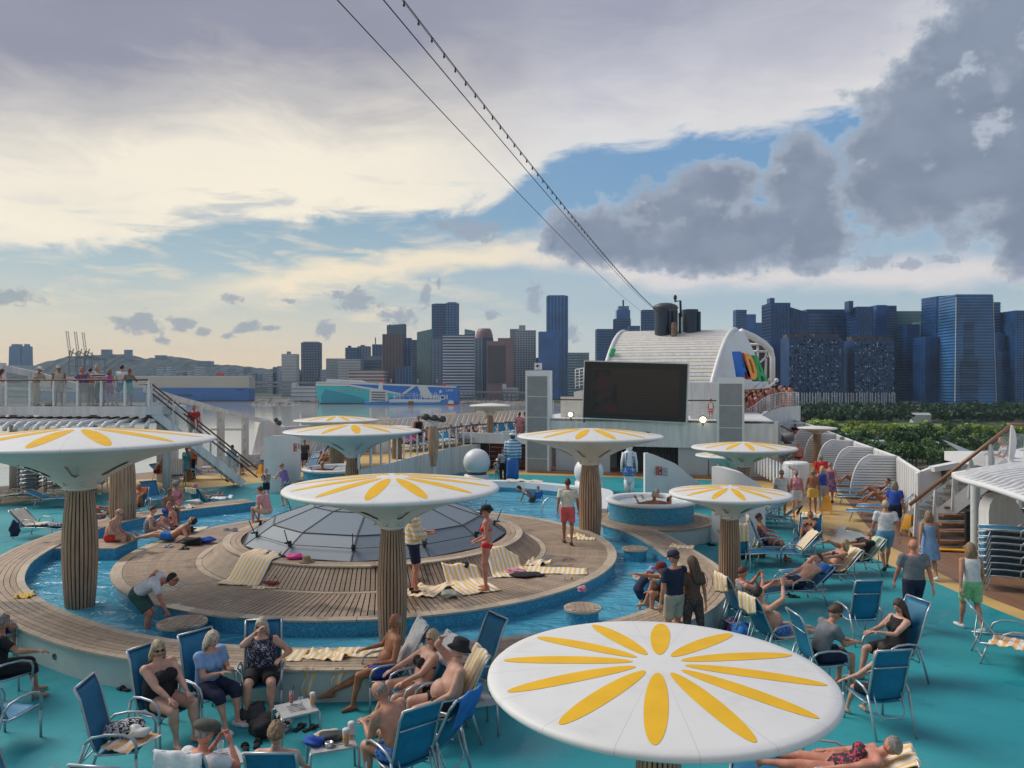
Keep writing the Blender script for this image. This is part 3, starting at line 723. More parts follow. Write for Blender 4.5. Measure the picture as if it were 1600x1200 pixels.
for a, b, w in(((-40,566,37),(60,586,37),.3),((60,586,37),(120,604,37),.3),((-40,606,37),(190,612,37),.12),((5,567,37),(5,650,37),.3),((48,582,37),(48,650,37),.2),((100,598,37),(100,640,37),.2),((150,606,37),(150,640,37),.16),((-30,640,37),(200,640,37),.14)):
 mb=MB();mb.beam(at(*a),at(*b),.12,w);obj('frame_bar',mb,WHITE2,t,w=True)
for x0, x1 in((-30,3),(8,46),(51,98),(103,148)):
 mb=MB();mb.plate([at(x0,637,37.02),at(x1,637,37.02),at(x1,611,37.02),at(x0,611,37.02)],.02,(0,1,0));obj('glass_pane',mb,GLASSP,t,w=True)
def ribbed(name,lab,x0,x1,yf,yb,z,n):
 t=thing(name,lab,'awning',((x0+x1)/2,yf,z))
 mb=MB();mb.prism([(x0,yf+.3),(x1-1.6,yf+.3),(x1-.3,yf+1.3),(x1,yb),(x0,yb)],z-.05,z);obj('roof_sheet',mb,WHITE2,t,w=True)
 for k in range(n):
  X=x0+(x1-x0)*(k+.5)/n;f=max(0,(X-(x1-2.2))/2.2);y0=yf+1.5*f**1.6
  mb=MB();mb.tube([(X+.12,y0,z-.22),(X+.10,y0+.10,z-.06),(X+.05,y0+.4,z+.05),(X,y0+1.4,z+.10),(X-.4,yb-.1,z+.12)],.085,6);obj('rib',mb,WHITE2,t,w=True)
 return t
ribbed('ribbed_awning','ribbed white awning just below the raised deck on the left',-29,-14.9,30.2,33.6,3.1,34)
def stair_side(t,a,b,w,h,m=WHITE2):mb=MB();mb.beam(a,b,w,h);obj('stringer',mb,m,t,w=True)
t=thing('staircase','white staircase going down from the raised deck on the left','staircase',P(350,745,0))
a, b=Vector((-15.1,32.2,3.55)), Vector((-12.2,34.9,.16));off=Vector((-.7,1.0,0))
stair_side(t,a,b,.06,.34);stair_side(t,a+off,b+off,.06,.34)
for k in range(16):
 f=(k+.5)/16;mb=MB();c=(a.lerp(b,f)+a.lerp(b,f)+off)/2;mb.box(c,(.3,1.15,.045),rz=R(35));obj('tread',mb,DARK,t,w=True)
for o2, hh in((Vector((0,0,0)),1.15),(off,1.15),(Vector((0,0,0)),.75)):
 mb=MB();mb.tube([a+o2+Vector((-.3,0,hh)),a+o2+Vector((0,0,hh)),b+o2+Vector((.5,.4,hh-.5))],.035,6);obj('handrail',mb,RAILWOOD,t,w=True)
for f in(.0,.22,.46,.7,.95):
 for o2 in(Vector((0,0,0)),off):
  c=a.lerp(b,f)+o2;mb=MB();mb.box(c+Vector((0,0,.6)),(.05,.10,1.2));obj('post',mb,WHITE2,t,w=True)
for k in range(4):
 f0, f1=(0,.22,.46,.7)[k]+.02, (.22,.46,.7,.95)[k]-.02;mb=MB();p, q=a.lerp(b,f0), a.lerp(b,f1)
 mb.plate([p+Vector((0,0,.25)),q+Vector((0,0,.25)),q+Vector((0,0,.95)),p+Vector((0,0,.95))],.012,(0,1,0));obj('glass_pane',mb,GLASSP,t,w=True)
t=thing('window_frame','slanting white window frame overlooking the harbour beside the left staircase','window frame',P(383,726,0))
fr_=[(228,608,36),(272,622,38),(310,632,40),(345,642,42),(383,652,44),(420,659,46)]
mb=MB()
for p, q_ in zip(fr_[:-1],fr_[1:]):mb.beam(at(*p),at(*q_)+(at(*q_)-at(*p))*.01,.3,.24)
obj('top_beam',mb,WHITE2,t,w=True)
mb=MB();mb.beam(at(330,671,41.5),at(383,671,44),.1,.12);obj('cross_beam',mb,WHITE2,t,w=True)
for px, py, Y in((252,616,37),(272,622,38),(310,632,40),(345,642,42),(383,652,44)):
 c=at(px,py,Y);mb=MB();mb.box((c.x,c.y,c.z/2),(.34,.26,c.z));obj('post',mb,WHITE2,t,w=True)
 for z in(.9,1.5,c.z-.5):
  mb=MB();mb.tube([(c.x,c.y-.135,z-.1),(c.x,c.y-.135,z+.1)],.035,6,True);obj('slot',mb,STEEL,t,w=True)
mb=MB();mb.box(at(350,722,43.5)+Vector((0,0,.1)),(5.5,.2,.5),rz=R(38));obj('sill',mb,WHITE2,t,w=True)
t=thing('bulkhead','slanted white bulkhead block right of the harbour window frame','bulkhead',P(412,730,0))
Yb=45
mb=MB();mb.plate([at(x_,y_,Yb)for x_,y_ in((405,662),(421,657),(440,668),(443,728),(388,732),(396,700))],.8,(0,1,0));obj('wall',mb,WHITE2,t,w=True)
mb=MB();mb.tube([at(430,664,45.2),at(431,652,45.2)],.03,6);mb.ball(at(431,656,45.2),.14,8,6);mb.ball(at(436,661,45.2),.17,8,6);obj('searchlight',mb,DARK,t,w=True)
wb=[(442,668,2.0,46),(500,664,2.0,48),(560,659,2,50),(620,655,2,52),(700,649,2,55),(780,644,2,59),(842,641,2,63)]
t=thing('windbreak','long windbreak of leaning white posts along the far left side','windbreak',P(600,705,0))
tops=[at(a_,b_,Y_)for a_,b_,_,Y_ in wb];n_=62
def lerp_path(pp,f):
 f*=len(pp)-1;i=min(int(f),len(pp)-2);return pp[i].lerp(pp[i+1],f-i)
for k in range(n_):
 p=lerp_path(tops,k/(n_-1));q_=Vector((p.x-.75,p.y-.2,.3))
 mb=MB();mb.beam(q_,p,.09,.20);obj('post',mb,WHITE2,t,w=True)
for dz in(0,-.9):
 mb=MB();mb.tube([p+Vector((-.35 if dz else 0,0,dz))for p in tops],.045,6);obj('rail',mb,RAILWOOD if dz else WHITE2,t,w=True)
for f0, f1 in((.2,.27),(.42,.47),(.62,.69),(.76,.79)):
 A, B=lerp_path(tops,f0), lerp_path(tops,f1);g=thing
 mb=MB();d=B-A
 for j in range(9):
  z=.1-j*.24;mb.beam(A+Vector((-.1*j,-.15,z)),B+Vector((-.1*j,-.15,z)),.03,.17)
 mb.beam(A+Vector((0,-.15,.2)),A+Vector((-.8,-.15,-1.9)),.06,.1);mb.beam(B+Vector((0,-.15,.2)),B+Vector((-.8,-.15,-1.9)),.06,.1)
 obj('louvre_panel',mb,WHITE,t,w=True)
mb=MB();mb.prism([(p.x-.9,p.y-.2)for p in tops]+[(p.x-.6,p.y+.1)for p in tops[::-1]],-.1,.5);obj('kerb',mb,WHITE2,t,w=True)
ZT=1.4
edge=catmull([P(x_,y_,ZT)for x_,y_ in((560,734),(600,726),(645,714),(690,703),(735,695),(790,689),(850,684))],5,False)
t=thing('raised_terrace','raised terrace with a yellow floor behind the pool on the left','terrace',edge[8])
back_=[Vector((p.x+.2,p.y-.5,0))for p in tops[2:]]
mb=MB();mb.prism([(p.x,p.y)for p in edge]+[(p.x,p.y)for p in back_[::-1]],-.05,ZT-.005);obj('base',mb,WHITE2,t,w=True)
mb=MB();mb.prism([(p.x,p.y)for p in offs(edge,-.15)]+[(p.x,p.y)for p in back_[::-1]],ZT-.005,ZT);obj('yellow_floor',mb,SAND,t,w=True)
for k in range(3):
 mb=MB();c=P(795+12*k,708,.9);mb.lathe([(.001,0),(.16,0),(.19,.03)],14);
 o=put('scupper_hole',mb.mesh('scupper_hole',BLACK),t);o.matrix_world=Matrix.Translation(edge[-8+2*k]+Vector((0,-.06,-.5)))@Matrix.Rotation(PI/2,4,'X')
railing('terrace_railing','white railing with wooden handrail round the raised terrace',[p+Vector((0,.12,0))for p in edge],1.05,step=.85)
c=P(677,728,.3);t=thing('lamp_post','teak post carrying three grey floodlights on the left','lamp post',(c.x,35.5,0));Yl=35.5
X0=(677-800)/F*Yl
mb=MB();mb.lathe([(.14,.9),(.19,1.3),(.26,1.9),(.25,2.4),(.22,2.68)],20,(0,0,0));obj('column',mb,TEAK_WARM,t)
mb=MB();mb.lathe([(.12,0),(.12,.92)],12);obj('base',mb,WHITE2,t)
mb=MB();mb.tube([(0,0,2.68),(-.1,0,2.9),(-.45,0,3.05)],[.12,.07,.04],8);mb.tube([(0,0,2.68),(.12,0,2.9),(.5,0,3.05)],[.12,.07,.04],8);obj('bracket',mb,WHITE,t)
for k in range(3):
 mb=MB();mb.tube([(-.5+.38*k,.18,3.2-.05*k),(-.28+.38*k,-.22,3.18-.05*k)],.15,12);obj('floodlight',mb,DARK,t)
t.location=(X0,Yl,0);t['_inv']=[v for r_ in Matrix.Translation((-X0,-Yl,0))for v in r_]
# stage house with the big screen
st=thing('stage_house','light grey stage building below the big screen','stage',S(6,0,0))
mb=MB();mb.plate([S(-.4,0,1.5),S(12.2,0,1.48),S(12.2,0,2.86),S(-.4,0,2.86)],.25,SF);obj('front_band',mb,WHITE2,st,w=True)
mb=MB();mb.plate([S(-.4,0,2.87),S(12.0,0,2.87),S(11.4,12,2.87),S(-.4,12,2.87)],.12,(0,0,-1));obj('roof_deck',mb,WHITE2,st,w=True)
mb=MB();mb.plate([S(-.2,2.4,0),S(12.4,2.4,0),S(12.4,2.4,2.7),S(-.2,2.4,2.7)],.1,SF);obj('back_wall',mb,GREYW,st,w=True)
mb=MB();mb.plate([S(-.4,-.4,0),S(12.4,-.4,0),S(12.4,2.4,0),S(-.4,2.4,0)],.1,(0,0,1));obj('stage_floor',mb,BROWN,st,w=True)
mb=MB();mb.plate([S(1.0,.3,.1),S(3.9,.3,.1),S(3.9,.3,1.5),S(1.0,.3,1.5)],.15,SF);obj('front_panel',mb,GREYW,st,w=True)
mb=MB();mb.plate([S(7.4,.3,.1),S(12.2,.3,.1),S(12.2,.3,1.5),S(7.4,.3,1.5)],.15,SF);obj('front_panel',mb,GREYW,st,w=True)
for s_ in(2.4,8.9,10.3):
 mb=MB();mb.beam(S(s_,.28,.1),S(s_,.28,1.5),.03,.03);obj('panel_joint',mb,DARK,st,w=True)
for k in range(12):
 mb=MB();mb.plate([S(3.95+.28*k,2.3,.1),S(4.18+.28*k,2.3,.1),S(4.18+.28*k,2.3,2.5),S(3.95+.28*k,2.3,2.5)],.03,-SF);obj('curtain_slat',mb,DARK,st,w=True)
mb=MB();mb.ball(S(5.9,-.02,2.15),.12,12,8);obj('porthole',mb,BLACK,st,w=True)
BARR=mat('dark_red_bar',(.10,.02,.02),.5)
t=thing('bar_niche','dark red shelved bar niche left of the stage','bar',S(-1.0,1,0))
mb=MB();mb.plate([S(-2.9,.8,0),S(-.5,.8,0),S(-.5,.8,1.45),S(-2.9,.8,1.45)],.1,SF);obj('back_wall',mb,BARR,t,w=True)
for k in range(5):
 mb=MB();mb.plate([S(-2.8,.72,.2+.25*k),S(-.6,.72,.2+.25*k),S(-.6,.78,.23+.25*k),S(-2.8,.78,.23+.25*k)],.06,-SF);obj('shelf',mb,BROWN,t,w=True)
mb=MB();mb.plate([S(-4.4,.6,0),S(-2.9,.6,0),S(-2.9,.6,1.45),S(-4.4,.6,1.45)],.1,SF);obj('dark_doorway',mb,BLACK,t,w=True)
mb=MB();mb.plate([S(-4.6,.3,1.45),S(-.45,.3,1.45),S(-.45,.3,2.0),S(-4.6,.3,2.0)],.3,SF);obj('fascia',mb,WHITE2,t,w=True)
SCRD=mat('dark_led_screen',(.020,.014,.016),.28,var=.12,scale=1.2)
SCRF=mat('black_screen_frame',(.008,.011,.014),.4)
def pic_mat(name,cols,scale):
 m=mat(name,cols[0],.45);t=m.node_tree;b=t.nodes['Principled BSDF'];tc=t.nodes.new('ShaderNodeTexCoord')
 n=t.nodes.new('ShaderNodeTexNoise');n.inputs['Scale'].default_value=scale;n.inputs['Detail'].default_value=3;t.links.new(tc.outputs['Object'],n.inputs['Vector'])
 t.links.new(ramp(t,N(t,n.outputs['Fac']),[(.38,cols[0]),(.5,cols[1]),(.6,cols[2])]),b.inputs['Base Color']);return m
Mtv=Matrix(((SR.x,SF.x,0,0),(SR.y,SF.y,0,0),(0,0,1,0),(0,0,0,1)))
tvc=S(5.27,-.35,4.33);Mtv=Matrix.Translation(tvc)@Mtv@Matrix.Rotation(R(2),4,'Y')
tv=thing('big_screen','big dark outdoor screen above the stage','screen',M=Mtv)
Wt, Ht=5.2, 2.9
mb=MB();mb.box((0,.25,0),(Wt+.12,.5,Ht+.12));obj('casing',mb,WHITE,tv)
mb=MB();mb.box((0,-.03,0),(Wt,.06,Ht));obj('frame',mb,SCRF,tv)
mb=MB();mb.box((0,-.062,-.02),(Wt*.86,.006,Ht*.80));obj('display',mb,SCRD,tv)
mb=MB();mb.box((-1.53,-.067,-.02),(1.38,.005,2.16));obj('picture',mb,pic_mat('dim_flower_picture',((.006,.008,.008),(.022,.022,.024),(.06,.012,.014)),1.6),tv)
TXT=mat('dim_screen_text',(.035,.026,.028),.5)
def text(body,size,m,parent=None,M=None,name='lettering',ext=.004,shear=0,sx=1,bold=0,align='LEFT'):
 cu=bpy.data.curves.new('t','FONT');cu.body=body;cu.size=size;cu.extrude=ext;cu.shear=shear;cu.offset=bold;cu.align_x=align
 cu.resolution_u=2
 o=bpy.data.objects.new('t',cu);COL.objects.link(o)
 me=bpy.data.meshes.new_from_object(o);bpy.data.objects.remove(o);bpy.data.curves.remove(cu)
 me.transform(Matrix.Rotation(PI/2,4,'X')@Matrix.Scale(sx,4,(1,0,0)));me.materials.clear();me.materials.append(m)
 return put(name,me,parent,M)
text('Good Bye, Die besten aus',.17,TXT,tv,Matrix.Translation((-.75,-.068,.72)),sx=.92)
text('lauter Bukarben',.17,TXT,tv,Matrix.Translation((-.75,-.068,.48)),sx=.9)
for k in range(8):
 mb=MB();mb.box((.62-.06*(k%3),-.068,.2-.15*k),(2.6-.15*(k%3),.004,.035));obj('text_line',mb,TXT,tv)
PERF=mat('perforated_grey_panel',(.27,.285,.30),.55,var=.07,scale=2.5)
for s_, ztop, lab in((.1,5.42,'tall loudspeaker tower left of the big screen'),(9.98,5.02,'tall loudspeaker tower right of the big screen')):
 t=thing('speaker_tower',lab,'speaker tower',S(s_,-.3,0),-YAW,'loudspeaker towers beside the screen')
 mb=MB();mb.box((0,.45,ztop/2),(1.3,.7,ztop));obj('housing',mb,WHITE,t)
 n_=5;ph=1.1
 for k in range(n_):
  mb=MB();mb.box((0,.09,ztop-.28-ph*(k+.5)),(1.08,.03,ph-.05));obj('panel',mb,PERF,t)
 if s_<5:
  mb=MB();mb.box((-.0,.3,ztop+.22),(.34,.3,.36));obj('camera_box',mb,WHITE,t)
  mb=MB();mb.ball((0,.14,ztop+.24),(.07,.03,.07),10,6);obj('lens',mb,BLACK,t)
t=thing('upper_walkway','cream railed walkway behind the big screen','walkway',S(5,6,2.87))
mb=MB();mb.plate([S(.9,1.8,2.87),S(3.0,1.8,2.87),S(3.0,1.8,4.0),S(.9,1.8,4.0)],.1,SF);obj('cream_wall',mb,CREAM,t,w=True)
mb=MB();mb.plate([S(7.9,1.8,2.87),S(10.6,1.8,2.87),S(10.6,1.8,4.75),S(7.9,1.8,4.75)],.1,SF);obj('cream_wall',mb,WHITE2,t,w=True)
mb=MB();mb.plate([S(.5,7,2.87),S(9.8,7,2.87),S(9.8,7,4.8),S(3,7,4.8),S(.5,7,4.2)],.1,SF);obj('rear_wall',mb,WHITE2,t,w=True)
FLAME=mat('lit_floodlight',(1,.85,.5),.4);FLAME.node_tree.nodes['Principled BSDF'].inputs['Emission Color'].default_value=(1,.83,.45,1);FLAME.node_tree.nodes['Principled BSDF'].inputs['Emission Strength'].default_value=2.2
for s_, z_, r_ in((1.9,3.1,.13),(2.6,2.98,.08),(8.65,2.92,.17)):
 mb=MB();mb.ball(S(s_,-.15,z_),(r_,r_*.6,r_*.9),10,8);obj('lit_floodlight',mb,FLAME,t,w=True)
 mb=MB();mb.tube([S(s_,-.05,z_),S(s_,-.05,z_-.3)],.03,6);mb.ball(S(s_,.02,z_),(r_*1.2,r_*.6,r_*1.1),10,8);obj('floodlight_mount',mb,DARK,t,w=True)
railing('walkway_railing','white barred railing left of the big screen',[S(.9,.1,2.87),S(3.0,.1,2.87)],1.0,fin=False,wood=True,bars=2,step=.7)
railing('upper_railing','white railing on the higher level left of the screen',[S(.6,7,4.4),S(2.2,6,4.6),S(4.5,6,4.6)],1.2,fin=False,wood=False,bars=5,step=.35)
railing('side_railing','white barred railing right of the big screen',[S(7.9,.1,2.87),S(9.3,.1,2.87)],1.0,fin=False,wood=True,bars=3,step=.7)
# ribbed funnel casing
fc=thing('funnel_casing','curved ribbed white funnel casing with coloured letters behind the screen','funnel',S(5.5,14,4.7))
def casing(f):
 a_=f*PI/2;v=9.5+6.0*(.55*f+.45*(1-math.cos(a_)));z=4.2+4.2*math.sin(a_);return v, z, 1.75+.7*f, 8.5+1.5*f
mb=MB();mb.grid(lambda u,w_:S(casing(w_)[2]+u*(casing(w_)[3]-casing(w_)[2]),casing(w_)[0]+.08,casing(w_)[1]-.05),1,16);obj('roof_skin',mb,DARK,fc,w=True)
nr=27
for k in range(nr):
 v0, z0, s0, s1=casing(k/nr);v1, z1, s2, s3=casing((k+.84)/nr);mb=MB()
 q_=[S(s0,v0,z0),S(s1,v0,z0),S(s3,v1,z1),S(s2,v1,z1)];nrm=(q_[1]-q_[0]).cross(q_[3]-q_[0])
 mb.plate(q_,.07,nrm);obj('rib',mb,CREAM if k%2 else WHITE2,fc,w=True)
for side in(0,1):
 mb=MB();pth=[S(casing(k/14)[2+side]+(.05 if side else-.05),casing(k/14)[0]-.05,casing(k/14)[1]+.05)for k in range(15)]
 mb.tube(pth,.14,8);obj('edge_beam',mb,WHITE,fc,w=True)
e=[S(casing(k/10)[3],casing(k/10)[0],casing(k/10)[1])for k in range(11)]
mb=MB();fin_=e+[at(1163,518,57),at(1176,545,56),at(1190,575,55.5),at(1204,606,55)]
mb.plate(fin_,.25,(-.2,1,0));obj('side_fin',mb,WHITE,fc,w=True)
mb=MB();mb.tube([at(1158,519,58),at(1176,526,59),at(1193,536,60),at(1204,547,61),at(1207,560,61),at(1207,606,61)],[.3,.28,.26,.24,.22,.22],8);obj('rear_arch',mb,WHITE,fc,w=True)
mb=MB();mb.plate([at(1166,526,62),at(1200,548,62),at(1205,610,62),at(1170,610,62)],.3,(0,1,0));obj('rear_lattice_wall',mb,DARK,fc,w=True)
for a, b in(((1172,538,61.5),(1197,538,61.5)),((1174,549,61.5),(1206,549,61.5)),((1184,541,61.5),(1184,575,61.5)),((1197,550,61.5),(1196,606,61.5)),((1185,568,61.5),(1206,551,61.5))):
 mb=MB();mb.tube([at(*a),at(*b)],.10,6);obj('lattice_bar',mb,WHITE2,fc,w=True)
mb=MB();mb.plate([S(-.2,12,2.9),S(9.8,9,2.9),S(9.8,9,4.7),S(1.0,12,4.75)],.3,SF);obj('base_wall',mb,WHITE2,fc,w=True)
cols={'A1':(.02,.18,.60),'I':(.55,.03,.03),'D':(.85,.42,.10),'A2':(.04,.42,.16)}
side_={'A1':(.015,.12,.5),'I':(.35,.01,.015),'D':(.6,.22,.05),'A2':(.02,.26,.09)}
SK=math.tan(R(16))
for ch, key, px0, py0, py1, wd in(('A','A1',1149,549,589,13),('I','I',1158,551,591,4),('D','D',1163,552,593,12),('A','A2',1174,555,596,14)):
 Y_=48.0;sc=Y_/F;h_=(py1-py0)*sc;o0=at(px0,py1,Y_)
 w_=wd*sc;pts={'I':[[(0,0),(w_,0),(w_,h_),(0,h_)]],'A':[[(0,0),(w_*.30,0),(w_*.38,h_*.2),(w_*.62,h_*.2),(w_*.70,0),(w_,0),(w_*.64,h_),(w_*.36,h_)],[(w_*.42,h_*.36),(w_*.58,h_*.36),(w_*.5,h_*.72)]],'D':[[(0,0),(w_*.5,0),(w_*.85,h_*.12),(w_,h_*.35),(w_,h_*.65),(w_*.85,h_*.88),(w_*.5,h_),(0,h_)],[(w_*.35,h_*.2),(w_*.6,h_*.25),(w_*.68,h_*.5),(w_*.6,h_*.75),(w_*.35,h_*.8)]]}[ch]
 mb=MB()
 def pt(x,z,d):return o0+Vector((x+(h_-z)*SK+d*-.9,d,z))
 loops=[[Vector((x,z,0))for x,z in l]for l in pts];flat=[p for l in loops for p in l]
 tri=tessellate_polygon(loops)
 for d in(0,.35):mb.add([pt(p.x,p.y,d)for p in flat],[tuple(t_)for t_ in tri],mi=0)
 k0=0
 for l in loops:
  m_=len(l)
  for i in range(m_):
   a_, b_=l[i], l[(i+1)%m_];mb.add([pt(a_.x,a_.y,0),pt(b_.x,b_.y,0),pt(b_.x,b_.y,.35),pt(a_.x,a_.y,.35)],[(0,1,2,3)],mi=1)
 obj('letter',mb,[mat('letter_'+key,cols[key],.4),mat('letter_side_'+key,side_[key],.4)],fc,w=True)
mb=MB()
for k in range(2):mb.tube([at(949+k*3,566,51),at(957+k*3,545,51)],.12,6)
obj('letter',mb,mat('letter_A2',(.04,.42,.16)),fc,w=True)
FUN=mat('dark_blue_funnel_paint',(.025,.045,.075),.45,var=.15,scale=1)
ex=thing('exhaust_pipes','cluster of dark blue exhaust pipes on the funnel casing','exhaust pipes',at(1058,527,58))
for px0, px1, pt_, pb in((1023,1046,482,527),(1066,1091,484,527),(1050,1059,485,527),(1060,1065,489,527),(1090,1095,487,522),(1044,1050,486,520)):
 Y_=52.5 if px1-px0>12 else 52.2;c=at((px0+px1)/2,pb,Y_);r_=(px1-px0)/2/F*Y_;ht=(pb-pt_)/F*Y_
 mb=MB();mb.lathe([(r_,-.8),(r_,ht),(r_*.94,ht),(r_*.92,ht-.4),(.001,ht-.4)],24,c,False);mb.lathe([(r_*1.02,ht*.5),(r_*1.02,ht*.5+.06)],24,c);obj('pipe',mb,FUN,ex,w=True)
mb=MB();c=at(1053,527,51.8);mb.lathe([(.19,-.3),(.2,.8),(.15,1.0)],12,c);obj('rusty_valve',mb,mat('rust',(.22,.14,.10),.8,var=.4,scale=8),ex,w=True)
mb=MB();mb.tube([at(1064,495,52),at(1063,470,52),at(1055,471,52),at(1055,463,52)],.08,6);mb.ball(at(1055,465,52),(.12,.12,.2),8,6);obj('vent_arm',mb,BLACK,ex,w=True)
mb=MB();mb.ball(at(1040,481,59),(1.0,.8,.4),10,6);obj('cowl',mb,DARK,ex,w=True)
# right: crowd balcony and its wall
bpth=[at(1166,668,50),at(1180,659,52.5),at(1192,648,55),at(1204,641,58),(at(1220,636,61)),at(1247,634,66)]
t=thing('crowd_balcony','curved white balcony packed with people far on the right','balcony',bpth[2])
mb=MB();wallpath(mb,bpth,[p.z-2.4 for p in bpth],[p.z for p in bpth],.2);obj('wall',mb,WHITE2,t,w=True)
mb=MB();mb.prism([(p.x,p.y)for p in bpth]+[(bpth[-1].x,bpth[-1].y+8),(bpth[0].x-1,bpth[-1].y+8)],lambda x,y:2.0,lambda x,y:2.1);obj('floor',mb,WHITE2,t,w=True)
for k in range(3):
 mb=MB();c=at(1178+11*k,606,52+2*k);mb.tube([c,c+Vector((.6,0,.5))],.06,6);mb.ball(c+Vector((.62,0,.55)),.16,8,6);obj('deck_lamp',mb,WHITE,t,w=True)
railing('balcony_railing','white barred railing in front of the packed crowd',bpth,1.15,fin=False,wood=False,bars=5,step=.55)
t=thing('right_deckhouse','low white deckhouse wall with three life raft canisters','deckhouse',at(1210,700,48))
mb=MB();mb.plate([at(1168,662,47.5),at(1222,668,48.5),at(1243,680,49),at(1246,712,49),at(1168,712,47.5)],.3,(0,1,0));obj('wall',mb,WHITE2,t,w=True)
mb=MB();mb.tube([at(1168,659,47),at(1222,666,48),at(1243,677,48.6)],.05,6);obj('handrail',mb,RAILWOOD,t,w=True)
CAN=mat('canister_grey',(.25,.26,.27),.5,var=.15)
for k in range(3):
 c=at(1193+19*k,684,45);t2=thing('life_raft_canister','grey life raft canister, %s of three on the right deckhouse'%('left','middle','right')[k],'life raft',c,R(-12),'grey life raft canisters')
 mb=MB();mb.tube([(-.34,0,0),(-.3,0,0),(.3,0,.06),(.34,0,.06)],[.18,.26,.26,.18],14);obj('barrel',mb,CAN,t2)
 mb=MB();mb.box((0,0,-.3),(.4,.2,.1));mb.tube([(-.2,0,-.35),(0,0,-.1)],.03,5);obj('cradle',mb,BLACK,t2)
railing('curved_railing','curved fin-post railing behind the couple on the right',[P(x_,y_,.0)+Vector((0,0,.35))for x_,y_ in((1160,742),(1185,752),(1215,770),(1246,794))],1.05,step=.62,fw=.3)
t=thing('locker','white rounded locker at the end of the curved railing','locker',P(1240,800,0))
mb=MB();mb.lathe([(.5,0),(.5,1.5),(.44,1.56),(.001,1.56)],20,P(1244,782,0),False);obj('body',mb,WHITE,t,w=True)
# fin walls, globes, statues
def finwall(lab,pxs,top,Y0,Y1,sign=None,curve=.4):
 n_=14;path=[];zt=[]
 for k in range(n_+1):
  f=k/n_;px=pxs[0]+(pxs[1]-pxs[0])*f;Y_=Y0+(Y1-Y0)*f+curve*math.sin(PI*f)*-1
  py=np.interp(px,[a for a,b in top],[b for a,b in top]);p=at(px,py,Y_);path.append(Vector((p.x,p.y,0)));zt.append(p.z)
 t=thing('fin_wall',lab,'curved wall',path[n_//2],group='curved white fin walls')
 mb=MB();wallpath(mb,path,0,zt,-.22);obj('wall',mb,WHITE,t,w=True)
 if sign:
  for(x0,x1,y0,y1), c in zip(sign,((.50,.10,.08),(.42,.42,.45))):
   f=((x0+x1)/2-pxs[0])/(pxs[1]-pxs[0]);Y_=Y0+(Y1-Y0)*f-curve*math.sin(PI*f)-.03
   dY=(x1-x0)/2/F*Y_*((path[-1].y-path[0].y)/max(.1,path[-1].x-path[0].x))
   mb=MB();mb.plate([at(x0,y1,Y_-dY),at(x1,y1,Y_+dY),at(x1,y0,Y_+dY),at(x0,y0,Y_-dY)],.01,(0,-1,0));obj('notice',mb,mat('notice_%d'%(c[0]*100),c,.5),t,w=True)
   mb=MB()
   for a in range(3):
    for b in range(2):
     if(a+b)%3!=2:
      cx=x0+(x1-x0)*(.28+.44*b);cy=y0+(y1-y0)*(.22+.28*a);q0=at(cx,cy,Y_-.02);mb.box(q0,((x1-x0)*.13/F*Y_*2,.01,(y1-y0)*.08/F*Y_*2))
   obj('pictogram',mb,mat('notice_white',(.7,.66,.66)),t,w=True)['kind']='stuff'
 return t
finwall('white curved wall with a red notice at the rear left',(412,470),[(412,684),(425,681),(470,681)],33.2,34.2,[(457,464,693,705),(465,469,693,701)],.5)
finwall('white curved wall with a red notice behind the rear hot tub',(560,611),[(560,681),(611,680)],36.5,37.5,[(571,579,694,706),(580,587,694,708)],.4)
finwall('sloping white fin wall with a red notice beyond the right hot tub',(1008,1092),[(1008,708),(1016,708),(1055,724),(1075,741),(1092,753)],29,30.5,[(1025,1034,729,742),(1034,1043,731,743)],.4)
finwall('blank sloping white fin wall behind the small right parasol',(1112,1196),[(1112,729),(1125,730),(1158,739),(1186,755),(1196,768)],22.8,22.2,None,.3)
for px, py, r_, Y_, lab in((745,722,21,36,'white globe on a grey pedestal left of the sailor statue'),(920,737,23,33.5,'white globe half hidden behind the parasol column')):
 c=at(px,py,Y_);rr=r_/F*Y_;t=thing('globe',lab,'globe',(c.x,c.y,0),group='white globes by the stage')
 mb=MB();mb.ball((0,0,c.z),rr,36,24);obj('sphere',mb,WHITE,t)
 mb=MB();mb.lathe([(rr*.72,.3),(rr*.72,c.z-rr*.62)],28);obj('pedestal',mb,DARK,t);mb=MB();mb.lathe([(rr*.95,0),(rr*.95,.45),(rr*.7,.47)],28);obj('base',mb,WHITE,t)
c=at(801,700,35);t=thing('sailor_statue','tall sailor statue seen from behind in a blue striped top','statue',(c.x,c.y,0))
STRS=stripes('sailor_stripes',(.60,.66,.70),(.05,.25,.45),.07,2,.5,.3)
z_=lambda py:CAMZ-(py-600)/F*35
mb=MB();mb.tube([(0,0,z_(752)),(0,0,z_(740)),(0,0,z_(720)),(0,0,z_(715))],.2,20,ell=[(.27,.24),(.28,.25),(.30,.27),(.27,.23)],lat=(1,0,0));obj('trousers',mb,mat('statue_blue',(.02,.12,.40),.4),t)
mb=MB();mb.tube([(0,0,z_(716)),(0,0,z_(705)),(0,0,z_(694)),(0,0,z_(689)),(0,0,z_(686))],.2,24,ell=[(.27,.22),(.30,.24),(.31,.23),(.27,.18),(.12,.11)],lat=(1,0,0));
for sx in(-1,1):mb.tube([(sx*.27,0,z_(690)),(sx*.34,.02,z_(703)),(sx*.33,.0,z_(716))],[.09,.075,.06],10);
obj('striped_top',mb,STRS,t)
mb=MB();mb.ball((.0,0,z_(682)),(.12,.13,.15),14,10);
for sx in(-1,1):mb.ball((sx*.32,0,z_(721)),(.06,.06,.13),8,6)
obj('head_and_hands',mb,mat('statue_dark',(.03,.07,.11),.4),t)
